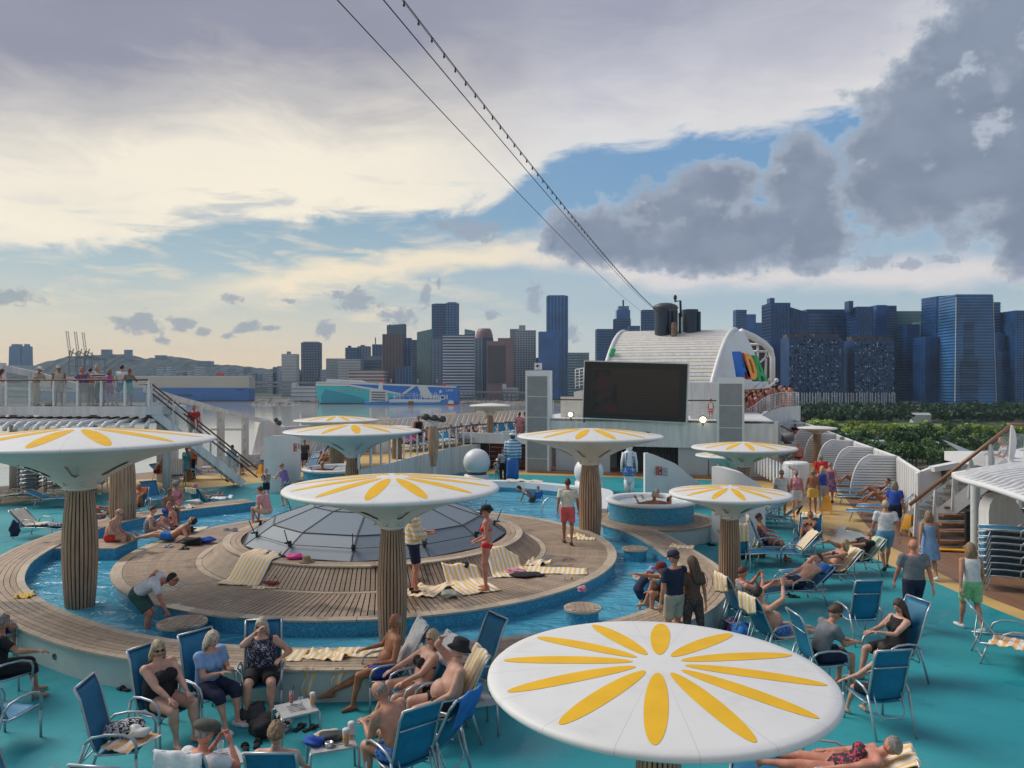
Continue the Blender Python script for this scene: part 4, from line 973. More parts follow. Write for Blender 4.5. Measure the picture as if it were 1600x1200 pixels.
mb=MB();mb.lathe([(.13,z_(680)),(.17,z_(679)),(.16,z_(677)),(.001,z_(676))],16);obj('sailor_cap',mb,WHITE,t)
c=at(983,725,33);t=thing('bather_statue','white woman statue seen from behind in a blue flowered swimsuit','statue',(c.x,c.y,0))
z_=lambda py:CAMZ-(py-600)/F*33
mb=MB();E=[(756,.17,.14),(750,.2,.16),(742,.24,.2),(735,.25,.22),(727,.18,.16),(716,.22,.17),(707,.25,.16),(705,.17,.12),(703,.08,.08)]
mb.tube([(0,0,z_(p))for p,a,b in E],.2,20,ell=[(a,b)for p,a,b in E],lat=(1,0,0));mb.ball((0,0,z_(698)),(.15,.16,.2),14,10)
for sx in(-1,1):
 mb.tube([(sx*.23,0,z_(707)),(sx*.31,0,z_(722)),(sx*.33,-.02,z_(738))],[.075,.06,.045],8)
 mb.tube([(sx*.1,0,z_(750)),(sx*.1,0,z_(775))],[.13,.09],10)
obj('figure',mb,WHITE,t)
FL=pattern('flowered_blue',(.02,.12,.42),(.6,.68,.75),16,.56)
mb=MB();E=[(743,.27,.23),(738,.29,.25),(733,.26,.23),(728,.20,.18)]
mb.tube([(0,0,z_(p))for p,a,b in E],.2,20,ell=[(a,b)for p,a,b in E],lat=(1,0,0))
for sx in(-1,1):mb.tube([(sx*.16,-.14,z_(730)),(sx*.17,-.18,z_(718)),(sx*.12,-.14,z_(707))],.03,6)
obj('swimsuit',mb,FL,t)
# right: windbreak with louvred fins
t=thing('side_windbreak','white ribbed windbreak wall with curved louvred fins along the right side','windbreak',(16,32,0))
wp=[Vector(p)for p in((14.1,26.5,0),(16.05,32,0),(18.1,40.7,0),(21.95,56,0),(24,66,0))]
mb=MB();wallpath(mb,[lerp_path(wp,k/20)for k in range(21)],0,1.65,-.08);obj('wall',mb,WHITE2,t,w=True)
mb=MB();mb.tube([p+Vector((0,0,1.66))for p in wp],.05,6);obj('top_rail',mb,WHITE,t,w=True)
for k in range(46):
 p=lerp_path(wp,k/45);mb=MB();mb.box(p+Vector((-.06,0,.82)),(.09,.07,1.6),rz=-R(16));obj('rib',mb,WHITE,t,w=True)
Yf=[32,36.2,40.7,46,52,59]
for yy in Yf:
 X1=np.interp(yy,[p.y for p in wp],[p.x for p in wp]);wd=1.95;d=Vector((1,-.12,0))
 base=Vector((X1-wd,yy,0))
 def inset(z):return wd*.42*(1-math.sqrt(max(0,1-(z/1.75)**2)))
 mb=MB();mb.tube([base+d*inset(z)+Vector((0,0,z))for z in np.linspace(0,1.74,12)]+[base+d*wd+Vector((0,0,1.68))],.04,6);obj('fin_frame',mb,WHITE,t,w=True)
 for k in range(15):
  z=.08+k*.112;mb=MB();a_=base+d*(inset(z)+.04)+Vector((0,0,z));b_=base+d*(wd-.02)+Vector((0,0,z))
  mb.beam(a_,b_,.02,.085);obj('louvre',mb,WHITE,t,w=True)
 mb=MB();mb.plate([base+Vector((.05,.06,0)),base+d*wd+Vector((0,.06,0)),base+d*wd+Vector((0,.06,1.6)),base+d*wd*.5+Vector((0,.06,1.62)),base+d*wd*.14+Vector((0,.06,1.1))],.01,(0,1,0));obj('backing',mb,mat('blue_grey_shade_cloth',(.16,.25,.30),.7),t,w=True)
t=thing('right_bulkhead','white bulkhead with windows behind the right staircase','bulkhead',(15,26,0))
Yb=26.5
mb=MB();mb.plate([at(x_,y_,Yb)for x_,y_ in((1433,740),(1456,731),(1476,734),(1480,800),(1460,812),(1444,812))],.2,(0,1,0));obj('corner_plate',mb,WHITE,t,w=True)
mb=MB();mb.beam(at(1456,733,Yb-.1),at(1640,697,Yb-.1),.35,.17);obj('top_beam',mb,WHITE,t,w=True)
mb=MB();mb.plate([at(x_,y_,Yb)for x_,y_ in((1444,812),(1650,790),(1650,815),(1446,815))],.2,(0,1,0));obj('lower_wall',mb,WHITE2,t,w=True)
for x_, y_ in((1475,735),(1503,727),(1530,722),(1560,716),(1590,710)):
 mb=MB();mb.beam(at(x_,y_,Yb-.05),at(x_+3,812,Yb-.05),.1,.12);obj('mullion',mb,WHITE if x_>1480 else DARK,t,w=True)
for(x0,x1,y0,y1)in((1478,1502,735,729),(1506,1529,728,724),(1533,1559,722,718),(1563,1589,716,712)):
 mb=MB();mb.plate([at(x0,800,Yb+.05),at(x1,800,Yb+.05),at(x1,y1,Yb+.05),at(x0,y0,Yb+.05)],.02,(0,1,0));obj('window_pane',mb,GLASSP,t,w=True)
mb=MB();mb.plate([at(1474,687,40),at(1482,690,40),at(1535,712,40),at(1512,718,40),at(1500,705,40)],.15,(0,1,0))
o=solo('wing_blade','pointed white wing blade sticking up beyond the right staircase','blade',mb,WHITE)
t=thing('staircase','white staircase with wooden handrail climbing on the right','staircase',P(1430,840,0))
a, b=at(1428,836,23.4), at(1580,724,22.0)
ab=(b-a)
for o2 in(Vector((0,0,0)),Vector((.5,1.5,.1))):
 mb=MB();mb.beam(a+o2,b+o2,.06,.42);obj('stringer',mb,WHITE,t,w=True)
for k in range(15):
 c=a.lerp(b,(k+.5)/15)+Vector((.2,.75,0));mb=MB();mb.box(c,(.3,1.5,.05),rz=R(-6));obj('tread',mb,DARK,t,w=True)
ha, hb, hc=at(1421,789,23.3), at(1582,663,22.0), at(1660,669,22.0)
mb=MB();mb.tube([ha,hb,hc],.055,8);obj('handrail',mb,mat('warm_handrail',(.22,.12,.07),.35),t,w=True)
for px, y0, y1 in((1430,783,838),(1460,766,812),(1489,739,797),(1515,715,778),(1545,692,758),(1579,664,724),(1602,667,730)):
 Yp=23.4-1.4*(px-1428)/152;Yp=max(Yp,22);A0, B0=at(px-4,y1,Yp), at(px-1,y0,Yp);mb=MB()
 w1=.12;pr=[(0,.10),(.35,.17),(.6,.18),(.85,.12),(1,.04)]
 L1=[A0.lerp(B0,f)for f,w_ in pr];R1_=[A0.lerp(B0,f)+Vector((w_,0,0))for f,w_ in pr]
 mb.plate(L1+R1_[::-1],.06,(0,-1,0));obj('fin_post',mb,WHITE,t,w=True)
for p0, p1 in((1434,1458),(1464,1487),(1493,1513),(1519,1543),(1549,1577),(1584,1600)):
 f=lambda px:(px-1421)/161
 q0, q1=ha.lerp(hb,min(1,f(p0))), ha.lerp(hb,min(1,f(p1)));l0, l1=a.lerp(b,(p0-1428)/152), a.lerp(b,min(1,(p1-1428)/152))
 if p0>1580:q0, q1, l0, l1=at(1585,670,22), at(1600,671,22), at(1585,720,22), at(1600,720,22)
 mb=MB();mb.plate([l0+Vector((0,0,.3)),l1+Vector((0,0,.3)),q1-Vector((0,0,.12)),q0-Vector((0,0,.12))],.012,(0,1,0));obj('glass_pane',mb,GLASSP,t,w=True)
mb=MB();c=at(1577,722,21.95);mb.box(c+Vector((2.6,1.6,-.12)),(5.2,3.4,.3));obj('landing',mb,WHITE,t,w=True)
t=thing('staircase','open flight of brown treads under the right staircase','staircase',P(1510,862,0))
for k in range(9):
 z=.22+.2*k;Y_=21.9+.27*k;x0=12.05+.21*k
 mb=MB();mb.box(((x0+14.9)/2,Y_,z),(14.9-x0,.3,.07));obj('tread',mb,BROWN,t,w=True)
 mb=MB();mb.box(((x0+14.9)/2,Y_+.14,z-.11),(14.9-x0,.015,.12));obj('riser',mb,ALU,t,w=True)
mb=MB();mb.box((12.9,21.75,.55),(.12,.1,1.1));mb.box((13.9,21.6,.6),(.9,.3,1.2));obj('dark_cabinet',mb,BLACK,t,w=True)
t=solo('fallen_sign','yellow folded caution sign lying under the brown treads','caution sign',MB().box((0,0,.05),(.95,.25,.03)).box((.4,.05,.16),(.25,.04,.4),M=Matrix.Rotation(R(50),3,'Y')),mat('caution_yellow',(.75,.36,.03),.45),P(1495,862,.0),R(-12))
t=thing('post','thick white post carrying the ribbed canopy on the right','post',(12.85,21.3,0))
mb=MB();mb.lathe([(.12,0),(.12,2.2)],20);obj('shaft',mb,mat('pale_blue_white',(.58,.66,.68),.4),t)
t=thing('ribbed_canopy','curved ribbed white canopy at the right edge','canopy',(13,18,2.3))
e_in=[(11.75,20.35),(11.35,19.2),(11.0,17.6),(10.5,15.9),(9.9,14.2),(9.3,12.5)]
def cn(u,v):
 f=u*5;i=min(int(f),4);x0=e_in[i][0]+(e_in[i+1][0]-e_in[i][0])*(f-i);y0=e_in[i][1]+(e_in[i+1][1]-e_in[i][1])*(f-i)
 return Vector((x0+5*v,y0+1.6*v,2.28+.22*math.sin(PI*min(1,v*1.4)/2)+.22*u))
mb=MB();mb.slab(lambda u,v:cn(u,v),10,8,.04);obj('roof_sheet',mb,WHITE2,t,w=True)
for k in range(24):
 u=k/23;mb=MB();mb.tube([cn(u,v)+Vector((0,0,.04 if v>.05 else-.03))for v in(0,.04,.1,.2,.4,.7,1)],.075,7);obj('rib',mb,WHITE2,t,w=True)
mb=MB();mb.tube([cn(u,0)+Vector((-.03,0,-.04))for u in np.linspace(0,1,12)],.07,7);mb.tube([cn(0,v)+Vector((0,.08,0))for v in np.linspace(0,1,8)],.08,7);obj('edge_beam',mb,WHITE,t,w=True)
mb=MB();mb.plate([at(x_,y_,19)for x_,y_ in((1545,870),(1545,800),(1547,788),(1553,779),(1563,774),(1574,773),(1583,777),(1592,790),(1602,806),(1640,840),(1640,870))],.5,(.1,1,0))
solo('arched_screen','blank white arched screen behind the right lounger stack','screen',mb,WHITE2)
# city, hills, ships, forest
def fac(name,c,rough=.35,spec=.6,var=.25,scale=.05,metal=0):
 return mat(name,c,rough,spec=spec,var=var,scale=scale,metal=metal,rnd=.06)
B_={'navy':fac('navy_glass',(.014,.060,.175),.3,.5,.5,.03,.1),'blue':fac('blue_glass',(.018,.105,.31),.26,.6,.4,.03,.15),'mid':fac('mid_blue_glass',(.05,.19,.43),.28,.6,.3,.03),'teal':fac('teal_glass',(.05,.16,.17),.25,.8,.3,.03),'pale':fac('pale_facade',(.36,.40,.42),.6,.3,.1),'grey':fac('grey_facade',(.20,.23,.26),.5,.4,.15),'brown':fac('brown_facade',(.085,.07,.07),.5,.4,.15),'pink':fac('pink_granite',(.23,.14,.14),.5,.4,.1),'white':fac('white_facade',(.52,.54,.55),.6,.3,.06),'dark':fac('dark_facade',(.016,.055,.15),.4,.4,.2),'steel':fac('steel_blue_slab',(.08,.18,.33),.4,.4,.12),'pale_pane':fac('pale_window_panel',(.34,.42,.50),.3,.6,.15),'sea':fac('sea_green_glass',(.07,.20,.22),.25,.8,.2)}
GZ=LAND
rf_=random.Random(5)
def tower(x0,x1,yt,Y,body,slab=None,mull=None,lab='',fl=4.2,mp=None,yaw=0,depth=None,top=None,taper=0,name='office_tower',cat='tower',group=None,thick=.34,slant=0,base=None):
 """px extent x0..x1 and top row yt at distance Y"""
 k=Y/F;w=(x1-x0)*k;d=depth or max(14,w*.7);h=CAMZ+(600-yt)*k-(base if base is not None else GZ)
 cx=((x0+x1)/2-800)*k;z0=base if base is not None else GZ
 t=thing(name,lab,cat,(cx,Y+d/2,z0),R(yaw),group)
 if yaw:c_, s_=abs(math.cos(R(yaw))), abs(math.sin(R(yaw)));f=w/(w*c_+d*s_);w*=f;d*=f
 tp=1-taper
 mb=MB();hw, hd=w/2, d/2
 vs=[(-hw,-hd,0),(hw,-hd,0),(hw,hd,0),(-hw,hd,0),(-hw*tp,-hd*tp,h),(hw*tp,-hd*tp,h-slant*k),(hw*tp,hd*tp,h-slant*k),(-hw*tp,hd*tp,h)]
 mb.add(vs,[(0,1,5,4),(1,2,6,5),(2,3,7,6),(3,0,4,7),(4,5,6,7)]);obj('body',mb,B_[body],t)
 if slab:
  mb=MB();n=int((h-2)/(fl*k));
  for i in range(1,n+1):
   z=h*i/(n+.6);g=1-taper*z/h
   if slant and z>h-slant*k-2:break
   mb.box((0,0,z),(w*g+.9,d*g+.9,fl*k*thick))
  obj('floor_bands',mb,B_[slab],t,kind='stuff')
 if mull:
  mb=MB();mp_=(mp or 4.2)*k;n=max(2,int(w/mp_))
  for i in range(n+1):
   x=-hw+w*i/n;mb.beam((x,-hd-.3,0),(x*tp,-hd*tp-.3,h-slant*k*(i/n)),.25*mp_,.5)
  n2=max(2,int(d/mp_))
  for i in range(n2+1):
   y=-hd+d*i/n2
   for sx in(-1,1):mb.beam((sx*(hw+.3),y,0),(sx*(hw*tp+.3),y*tp,h-slant*k*(sx>0)),.5,.25*mp_)
  obj('mullions',mb,B_[mull],t,kind='stuff')
 for(a0,a1,b0,b1,m_)in(top or[]):
  mb=MB();ww=(a1-a0)*k;hh=(b1-b0)*k;mb.box((((a0+a1)/2-(x0+x1)/2)*k,0,h+(yt-b1)*k+hh/2),(ww,min(d*.8,ww*1.5+4),hh));obj('roof_block',mb,B_[m_],t)
 return t
T=tower
T(440,463,553,1500,'pale','white',None,'white banded slab block left of the port',4.5,name='apartment_block',cat='apartment block',top=[(447,451,549,553,'grey')])
T(471,498,535,1750,'grey','dark','dark','square dark gridded tower left of the car carrier ship',4,top=[(473,496,533.5,535,'white')])
T(540,558,543,2000,'dark','steel','dark','twin-crowned dark flats behind the car carrier',4,top=[(543,547,540,543,'dark')],name='apartment_block',cat='apartment block')
T(559,577,541,2020,'grey','steel','dark','grey flats with dark crowns beside the twin-crowned flats',4,top=[(563,569,539,541,'dark')],name='apartment_block',cat='apartment block')
T(582,601,538,1800,'dark','navy','steel','dark blue tower with a thin mast behind the brown office block',4,top=[(585,586,527,538,'dark')])
T(510,537,560,1500,'pale','grey','pale','pale ribbed apartment block at the left end of the centre skyline',4,name='apartment_block',cat='apartment block')
T(528,563,561,1420,'white','grey','pale','wide pale apartment block with vertical fins',4,name='apartment_block',cat='apartment block')
T(564,596,563,1480,'dark','teal',None,'green-netted building under construction',5,top=[(572,596,556,563,'grey')],name='building',cat='building')
T(605,632,508,1650,'teal','steel','dark','slim teal glass tower rising behind the brown office block',4,slant=-2,top=[(607,609,506,508,'dark')])
T(598,627,522,1400,'brown','brown','pink','brown gridded office block behind the car carrier',4,depth=34,top=[(618,625,530,566,'pink')])
T(626,642,528,1500,'navy','dark','steel','dark blue narrow tower right of the brown office block',4)
T(620,643,572,1350,'dark','navy','steel','low dark glass block below the brown office block',4,name='building',cat='building')
T(642,653,531,1700,'grey','dark',None,'narrow grey tower squeezed between glass towers',4)
T(652,675,519,1400,'teal',None,'sea','teal glass tower with a slanted roof',4,slant=-5,mp=4)
T(675,697,475,1600,'navy','steel','dark','left one of the two tallest residential towers in the centre',4,top=[(678,694,474,476,'steel')])
T(696,716,473.5,1590,'mid','navy','dark','right one of the two tallest residential towers in the centre',4,top=[(699,713,472,474,'dark')])
T(674,690,529,1380,'grey','steel','navy','slim steel blue tower at the foot of the tall twins',4)
T(692,741,523,1300,'navy','white',None,'broad office block with bold white horizontal bands',4.5,thick=.42,top=[(737,741,524,600,'white')])
T(726,742,514,1500,'sea','pale',None,'pale green glass tower with a notched top',4,slant=3)
T(741,753,528,1420,'grey','steel','pale','narrow pale blue-grey tower beside the white-banded block',4)
d_=T(743,770,528,1480,'dark','navy','steel','dark tower with a rounded lattice crown',4)
k_=1480/F;mb=MB();mb.lathe([(13.5*k_,0),(13.2*k_,5*k_),(11.5*k_,11*k_),(9.5*k_,15*k_),(.001,15.4*k_)],20,(0,0,CAMZ+72*k_-GZ));obj('lattice_crown',mb,B_['pink'],d_)
T(760,802,533,1300,'pink',None,None,'pinkish granite block with a dark glass front',4,top=[(778,801,528,533,'pink')])
mb=MB();k_=1299/F;c0=at(762,540,1298.5);mb.box(((775.5-800)*k_,1298.4,(CAMZ+(600-569)*k_)),(27*k_,.8,58*k_))
t_=thing('office_tower','dark reddish glass slab set before the pinkish granite block','tower',((775.5-800)*k_,1298,GZ));obj('body',mb,B_['brown'],t_,w=True)
T(797,812,514,1450,'grey','pale',None,'left half of the pale gridded apartment pair',3.6,group=None,name='apartment_tower',cat='apartment tower')
T(808,837,516,1380,'pale','dark','white','pale gridded apartment tower left of the tall dark blue tower',3.6,mp=4,name='apartment_tower',cat='apartment tower',top=[(811,821,508,516,'pale')])
T(833,846,559,1450,'navy','steel',None,'low dark blue block at the foot of the pale gridded tower',4,name='building',cat='building')
T(855,887,462,1350,'blue','navy','mid','tall slim dark blue tower in the centre of the skyline',3.6,mp=5,top=[(857,884,461,462.5,'dark')])
T(842,874,518,1290,'blue','blue',None,'blue glass shoulder block in front of the tall slim tower',4)
T(887,905,551,1600,'sea','white',None,'pale sea green apartment tower behind the left loudspeaker',4,name='apartment_tower',cat='apartment tower')
T(903,920,551,1620,'grey','white','pale','pale striped apartment tower beside the screen',4,name='apartment_tower',cat='apartment tower')
T(933,966,514,1250,'navy','steel','navy','dark blue boxy tower left of the funnel casing',4)
T(960,986,498,1350,'navy','steel','dark','stepped dark blue tower with a tapering crown',4,top=[(964,985,484,498,'blue'),(967,983,478,484,'steel'),(974,976,468,478,'dark')],taper=.08)
T(983,1000,509,1300,'navy','steel',None,'low dark shoulder of the stepped tower',4,name='building',cat='building')
T(1004,1024,484,1300,'navy','steel','dark','dark rounded tower just left of the exhaust pipes',4)
T(1150,1166,484,1200,'navy','steel','blue','highest block of the stepped tower right of the exhaust pipes',4)
T(1166,1181,491,1200,'blue','blue',None,'middle block of the stepped tower right of the exhaust pipes',4)
T(1180,1196,504,1200,'blue','navy',None,'lowest block of the stepped tower right of the exhaust pipes',4)
T(1205,1234,473,830,'blue','navy','dark','left wing of the huge dark glass complex on the right',5,top=[(1208,1215,464,473,'navy')],depth=30)
T(1232,1262,479,860,'navy','blue','dark','dark stepped block beside the left wing of the complex',5,depth=26,slant=9)
cxl=T(1260,1345,489,880,'navy','mid','navy','broad concave glass middle of the huge complex on the right',5,depth=26,top=[(1262,1346,483,489,'dark')])
T(1340,1363,479,840,'navy','blue','dark','right wing of the huge dark glass complex',5,depth=26,top=[(1331,1338,469,487,'navy')])
for x0, x1, yt, lab in((1233,1317,527,'left patchwork-windowed slab block before the glass complex'),(1335,1397,531,'right patchwork-windowed slab block before the glass complex')):
 Y_=745;t=T(x0,x1,yt,Y_,'dark',None,None,lab,depth=24,name='apartment_tower',cat='apartment tower',group='patchwork-windowed slab blocks')
 k=Y_/F;w=(x1-x0)*k;hh=CAMZ+(600-yt)*k-GZ
 for mi_, mm in enumerate(('pale_pane','steel','navy')):
  mb=MB();nx=int((x1-x0)/3.1);nz=int((640-yt)/3.3)
  for i in range(nx):
   if(i%9)==8:continue
   for j in range(nz):
    q_=rf_.random();pick=0 if q_<.22 else 1 if q_<.52 else 2  # random mix of pale, steel blue and navy window panels
    if pick==mi_ and q_<.8:mb.box((-w/2+w*(i+.5)/nx,-12.25,4+(hh-6)*(j+.5)/nz),(w/nx*(.62),.6,hh/nz*rf_.uniform(.45,.8)))
  obj('window_panels',mb,B_[mm],t,kind='stuff')
 mb=MB()
 for k2 in range(6):mb.box((-w/2+w*(k2+.5)/6+rf_.uniform(-1,1),0,hh+1.4),(w/7,12,rf_.uniform(2,5)))
 obj('roof_block',mb,B_['brown'],t,kind='stuff')
T(1362,1372,486,900,'steel','navy',None,'thin slab right of the glass complex',4)
t=T(1370,1386,476.5,860,'blue','navy',None,'bright blue glass tower with a dark latticed side',4,depth=20)
T(1384,1400,477.5,865,'dark','steel','navy','latticed dark side tower beside the bright blue glass tower',4,depth=20)
T(1398,1443,486,900,'sea','teal',None,'broad sea green glass tower behind',4.4,depth=30)
T(1417,1437,507,840,'navy','blue',None,'dark blue slab in front of the sea green tower',4.4,depth=18)
T(1443,1457,488,930,'grey','pale',None,'pale grey tower top between the glass towers',4)
T(1439,1456,502,860,'teal','sea',None,'narrow green-grey tower below the pale grey top',4.4,depth=18)
T(1445,1487,526,790,'navy','navy','blue','dark blue slab left of the great glass tower',4.4,depth=22)
T(1457,1496,463,830,'blue','navy',None,'angular blue glass tower with a slanting roof',4.6,depth=26,slant=-3,yaw=10)
t=T(1492,1556,459.5,760,'mid','navy',None,'great blue glass tower flaring towards its foot',4.6,depth=34,taper=.10)
k=760/F
mb=MB();
for j in range(1,36):
 z=3+j*2.4;mb.box((-6,-17.9-.0+z*.017,z),(27*k*(1.0 if j<20 else .55),.7,1.1))
obj('dark_bands',mb,B_['navy'],t,kind='stuff')
for px, lean in((1492,-1),(1556,1)):
 mb=MB();x_=(px-1524)*k;mb.beam((x_*1.02,-17.6,0),(x_*.905,-15.8,112),.6,.6);obj('corner_rib',mb,B_['white'],t)
T(1551,1563,472,800,'navy','steel',None,'dark right flank tower beside the great glass tower',4.4,depth=20)
T(1557,1578,549,790,'blue','navy',None,'low blue block at the right foot of the great glass tower',4.4,top=[(1560,1572,520,549,'navy')],name='building',cat='building')
T(1577,1583,560,1000,'white','grey',None,'thin pale tower in the gap near the right edge',4)
T(1574,1590,592,820,'navy','steel',None,'low dark block near the right edge',4,name='building',cat='building')
T(1586,1640,485,780,'mid','navy','blue','light blue banded glass tower cut by the right edge',4)
T(1407,1440,628,735,'grey','dark',None,'low grey hall at the foot of the right skyline',4,name='building',cat='building',depth=12)
T(1425,1451,633,640,'pink',None,None,'small sand-coloured pavilion at the edge of the wood',name='pavilion',cat='pavilion',depth=10,top=[(1437,1446,637,643,'dark')])
T(1556,1640,640,720,'pale','grey',None,'long low grey podium at the lower right of the skyline',4,name='building',cat='building',depth=14)
for i in range(60):
 pass
mb=MB()
for i in range(46):
 c=at(1205+i*4.3+rf_.uniform(-1,1),645,720);mb.box((c.x,c.y,GZ+9),(.8,.8,18))
o=solo('site_posts','row of pale posts along the foot of the dark complex','posts',mb,B_['pale']);o['kind']='stuff'
hb=[]
for i in range(46):
 px=236+i*6.3+rf_.uniform(-2,2);w_=rf_.uniform(6,14);yt=rf_.uniform(573,592)-(4 if 395<px<440 else 0)
 Yb=rf_.choice([1750,1950,2200])
 T(px,px+w_,yt,Yb,rf_.choice(['white','pale','grey','white']),rf_.choice(['grey','steel']),None,'pale housing slab among the many behind the port',3.4,name='housing_block',cat='apartment block',group='pale housing blocks behind the port')
for x0, x1, yt, lab in((158,171,546,'left of two lone towers on the wooded hill'),(194,204,546.5,'right of two lone towers on the wooded hill'),(242,257,555,'squat block on the right part of the hill'),(308,329,564,'low wide block on the hill beyond the red funnel')):
 T(x0,x1,yt,3300,'steel','grey',None,lab,3,base=20,name='apartment_tower',cat='apartment tower',group='blocks on the wooded hill')
for x0, x1, lab in((13,32,'left tower of the distant blue pair at the far left'),(33,46,'right tower of the distant blue pair at the far left')):
 T(x0,x1,541,3600,'steel','mid','steel',lab,3.4,taper=.14,top=[(x0+4,x1-4,537.5,541,'steel')],group='distant blue twin towers')
for x0, x1, yt, Y_, lab in((545,600,578,1330,'reddish low terrace building behind the car carrier'),):
 T(x0,x1,yt,Y_,'pink','white',None,lab,5,name='building',cat='building')
for x0, x1, yt, lab in((785,810,606,'white quay building with a tower block'),(455,492,604,'low white quay sheds left of the car carrier')):
 T(x0,x1,yt,1220,'white','grey',None,lab,5,name='building',cat='building',depth=20,top=[(x0,x0+6,yt-6,yt,'white')])
t=thing('viaduct','long grey road viaduct along the far shore','viaduct',(-20,1200,GZ))
mb=MB();mb.beam(at(700,612,1210),at(850,614,1190),10,3);obj('roadway',mb,CONC,t,w=True)
for i in range(22):
 c=at(704+i*6.8,620,1205);mb=MB();mb.box((c.x,c.y,(c.z+GZ)/2+3),(1.6,3,c.z-GZ+6));obj('pier',mb,CONC,t,w=True)
t=thing('viaduct','pale elevated road behind the grey and blue ship','viaduct',(-500,1500,GZ))
for y_ in(596,602):
 mb=MB();mb.beam(at(200,y_,1500),at(495,y_+2,1450),10,3);obj('roadway',mb,CONC,t,w=True)
HILL=mat('wooded_hill',(.028,.055,.055),.95,var=.5,scale=.03)
def hill(pts,Y,depth,nm):
 xs=[p[0]for p in pts];ys=[p[1]for p in pts];r2=random.Random(3);nu=160;nz=[r2.uniform(-1,1)for _ in range(nu+1)]
 mb=MB()
 def fn(u,v):
  px=xs[0]+(xs[-1]-xs[0])*u;py=np.interp(px,xs,ys)+nz[int(round(u*nu))]*.9;zt=CAMZ+(600-py)/F*Y
  h=max(0,math.sin(PI*min(1,v*1.0))**.8);return((px-800)/F*Y,Y+depth*(v-.5),GZ+(zt-GZ)*h+r2.uniform(-3,3)*h)
 mb.grid(fn,nu,10,False);struct(nm,mb,HILL)
hill([(-200,560),(0,570),(40,572),(75,570),(100,560),(125,556),(160,555),(200,554),(228,561),(270,557),(300,561),(330,569),(360,570),(400,575),(450,580),(520,590),(640,600)],3400,700,'hills')
hill([(-200,585),(0,584),(120,586),(260,590),(420,592),(540,596),(640,602)],2300,300,'wooded_shore')
CR=mat('crane_paint',(.13,.15,.16),.6)
for i, px in enumerate((103,116,128)):
 Yc=2300;t=thing('port_crane','%s of the three raised port cranes'%('leftmost','middle one','rightmost')[i],'crane',at(px+6,575,Yc),group='raised port cranes')
 mb=MB();s_=Yc/F
 for dx in(0,3.4):mb.beam(at(px+dx,517+i,Yc),at(px+dx+5.5,560,Yc),1.2,1.2)
 for j in range(9):f=j/9;mb.beam(at(px+5.5*f,518+i+42*f,Yc),at(px+3.4+5.5*f+.5,518+i+42*f+3,Yc),.9,.9)
 obj('boom',mb,CR,t,w=True,kind='stuff')
 mb=MB()
 for a, b in(((px+6,548),(px+4,600)),((px+16,550),(px+15,600)),((px+4,558),(px+28,558)),((px+6,548),(px+26,560)),((px+4,572),(px+15,572)),((px+12,545),(px+8,558))):mb.beam(at(*a,Yc),at(*b,Yc),2.2,2.2)
 obj('frame',mb,CR,t,w=True,kind='stuff')
t=thing('gantry','low horizontal gantry right of the port cranes','gantry',at(145,590,2290));mb=MB();mb.beam(at(122,559,2290),at(166,562,2290),4,6)
for x_ in(125,140,155,164):mb.beam(at(x_,560,2290),at(x_,600,2290),2,2)
obj('frame',mb,CR,t,w=True)
# ships
BEIGE=mat('beige_ship_side',(.46,.44,.38),.6,var=.05,scale=.02);SBLUE=mat('ship_blue',(.03,.14,.40),.55,var=.08,scale=.03)
REDS=mat('ship_red',(.5,.04,.03),.5);WHS=mat('ship_white',(.62,.65,.66),.5)
Yg=1275;k=Yg/F
t=thing('cargo_ship','beige and blue car carrier ship with a red funnel behind the left staircase','ship',at(260,627,Yg))
def shipbox(x0,x1,y0,y1,dep,m,nm,off=0,Y_=Yg):
 mb=MB();mb.plate([at(x0,y1,Y_-off),at(x1,y1,Y_-off),at(x1,y0,Y_-off),at(x0,y0,Y_-off)],dep,(0,1,0));obj(nm,mb,m,t,w=True)
shipbox(60,389,588.5,607,30,BEIGE,'superstructure');shipbox(60,388.5,606,625.6,31,SBLUE,'hull',.6);shipbox(60,388,625,629,31,mat('ship_boot',(.03,.04,.06)),'waterline',.4)
shipbox(338,348,583,592,8,REDS,'funnel',-8);shipbox(208,386,587.5,589,24,WHS,'deck_rail',-2);shipbox(278,300,616,620,.4,mat('ship_door',(.02,.07,.2)),'side_door',1.0);shipbox(315,319,616,618,.4,MATS['ship_door'],'side_door',1.0)
shipbox(370,380,608,609.5,.4,BLACK,'vent',1.2)
Ym=1100
t=thing('car_carrier','blue and turquoise car carrier ship lettered MOL and CELESTE ACE','ship',at(600,632,Ym))
def shippoly(pts,m,nm,dep=.5,off=.5,Y_=Ym):
 mb=MB();mb.plate([at(x_,y_,Y_-off)for x_,y_ in pts],dep,(0,1,0));obj(nm,mb,m,t,w=True)
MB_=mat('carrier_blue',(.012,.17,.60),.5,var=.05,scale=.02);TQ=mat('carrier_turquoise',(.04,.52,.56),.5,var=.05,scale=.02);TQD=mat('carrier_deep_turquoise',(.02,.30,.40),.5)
NV=mat('carrier_navy',(.01,.04,.12),.5)
shippoly([(493,598.5),(560,599.5),(716,605),(716,633),(500,633),(496,618)],MB_,'hull',30,0)
shippoly([(493,602),(520,602),(560,606),(600,612),(630,617.5),(600,624),(560,631),(500,630.5),(496,618)],TQ,'bow_panel')
shippoly([(502,618),(508,608.5),(530,613),(560,620),(575,627),(560,630.6),(502,629)],TQD,'dark_teal_shape',.5,1.0)  # darker teal shape of the pattern painted on the ship's side
shippoly([(493,599.5),(545,600.5),(600,609),(630,615.5),(630,618),(600,612.5),(545,603.4),(493,602.5)],WHS,'white_stripe',.5,1.3)
shippoly([(645,602.2),(651,602.4),(631,617),(625,617)],WHS,'white_stripe',.5,1.3)
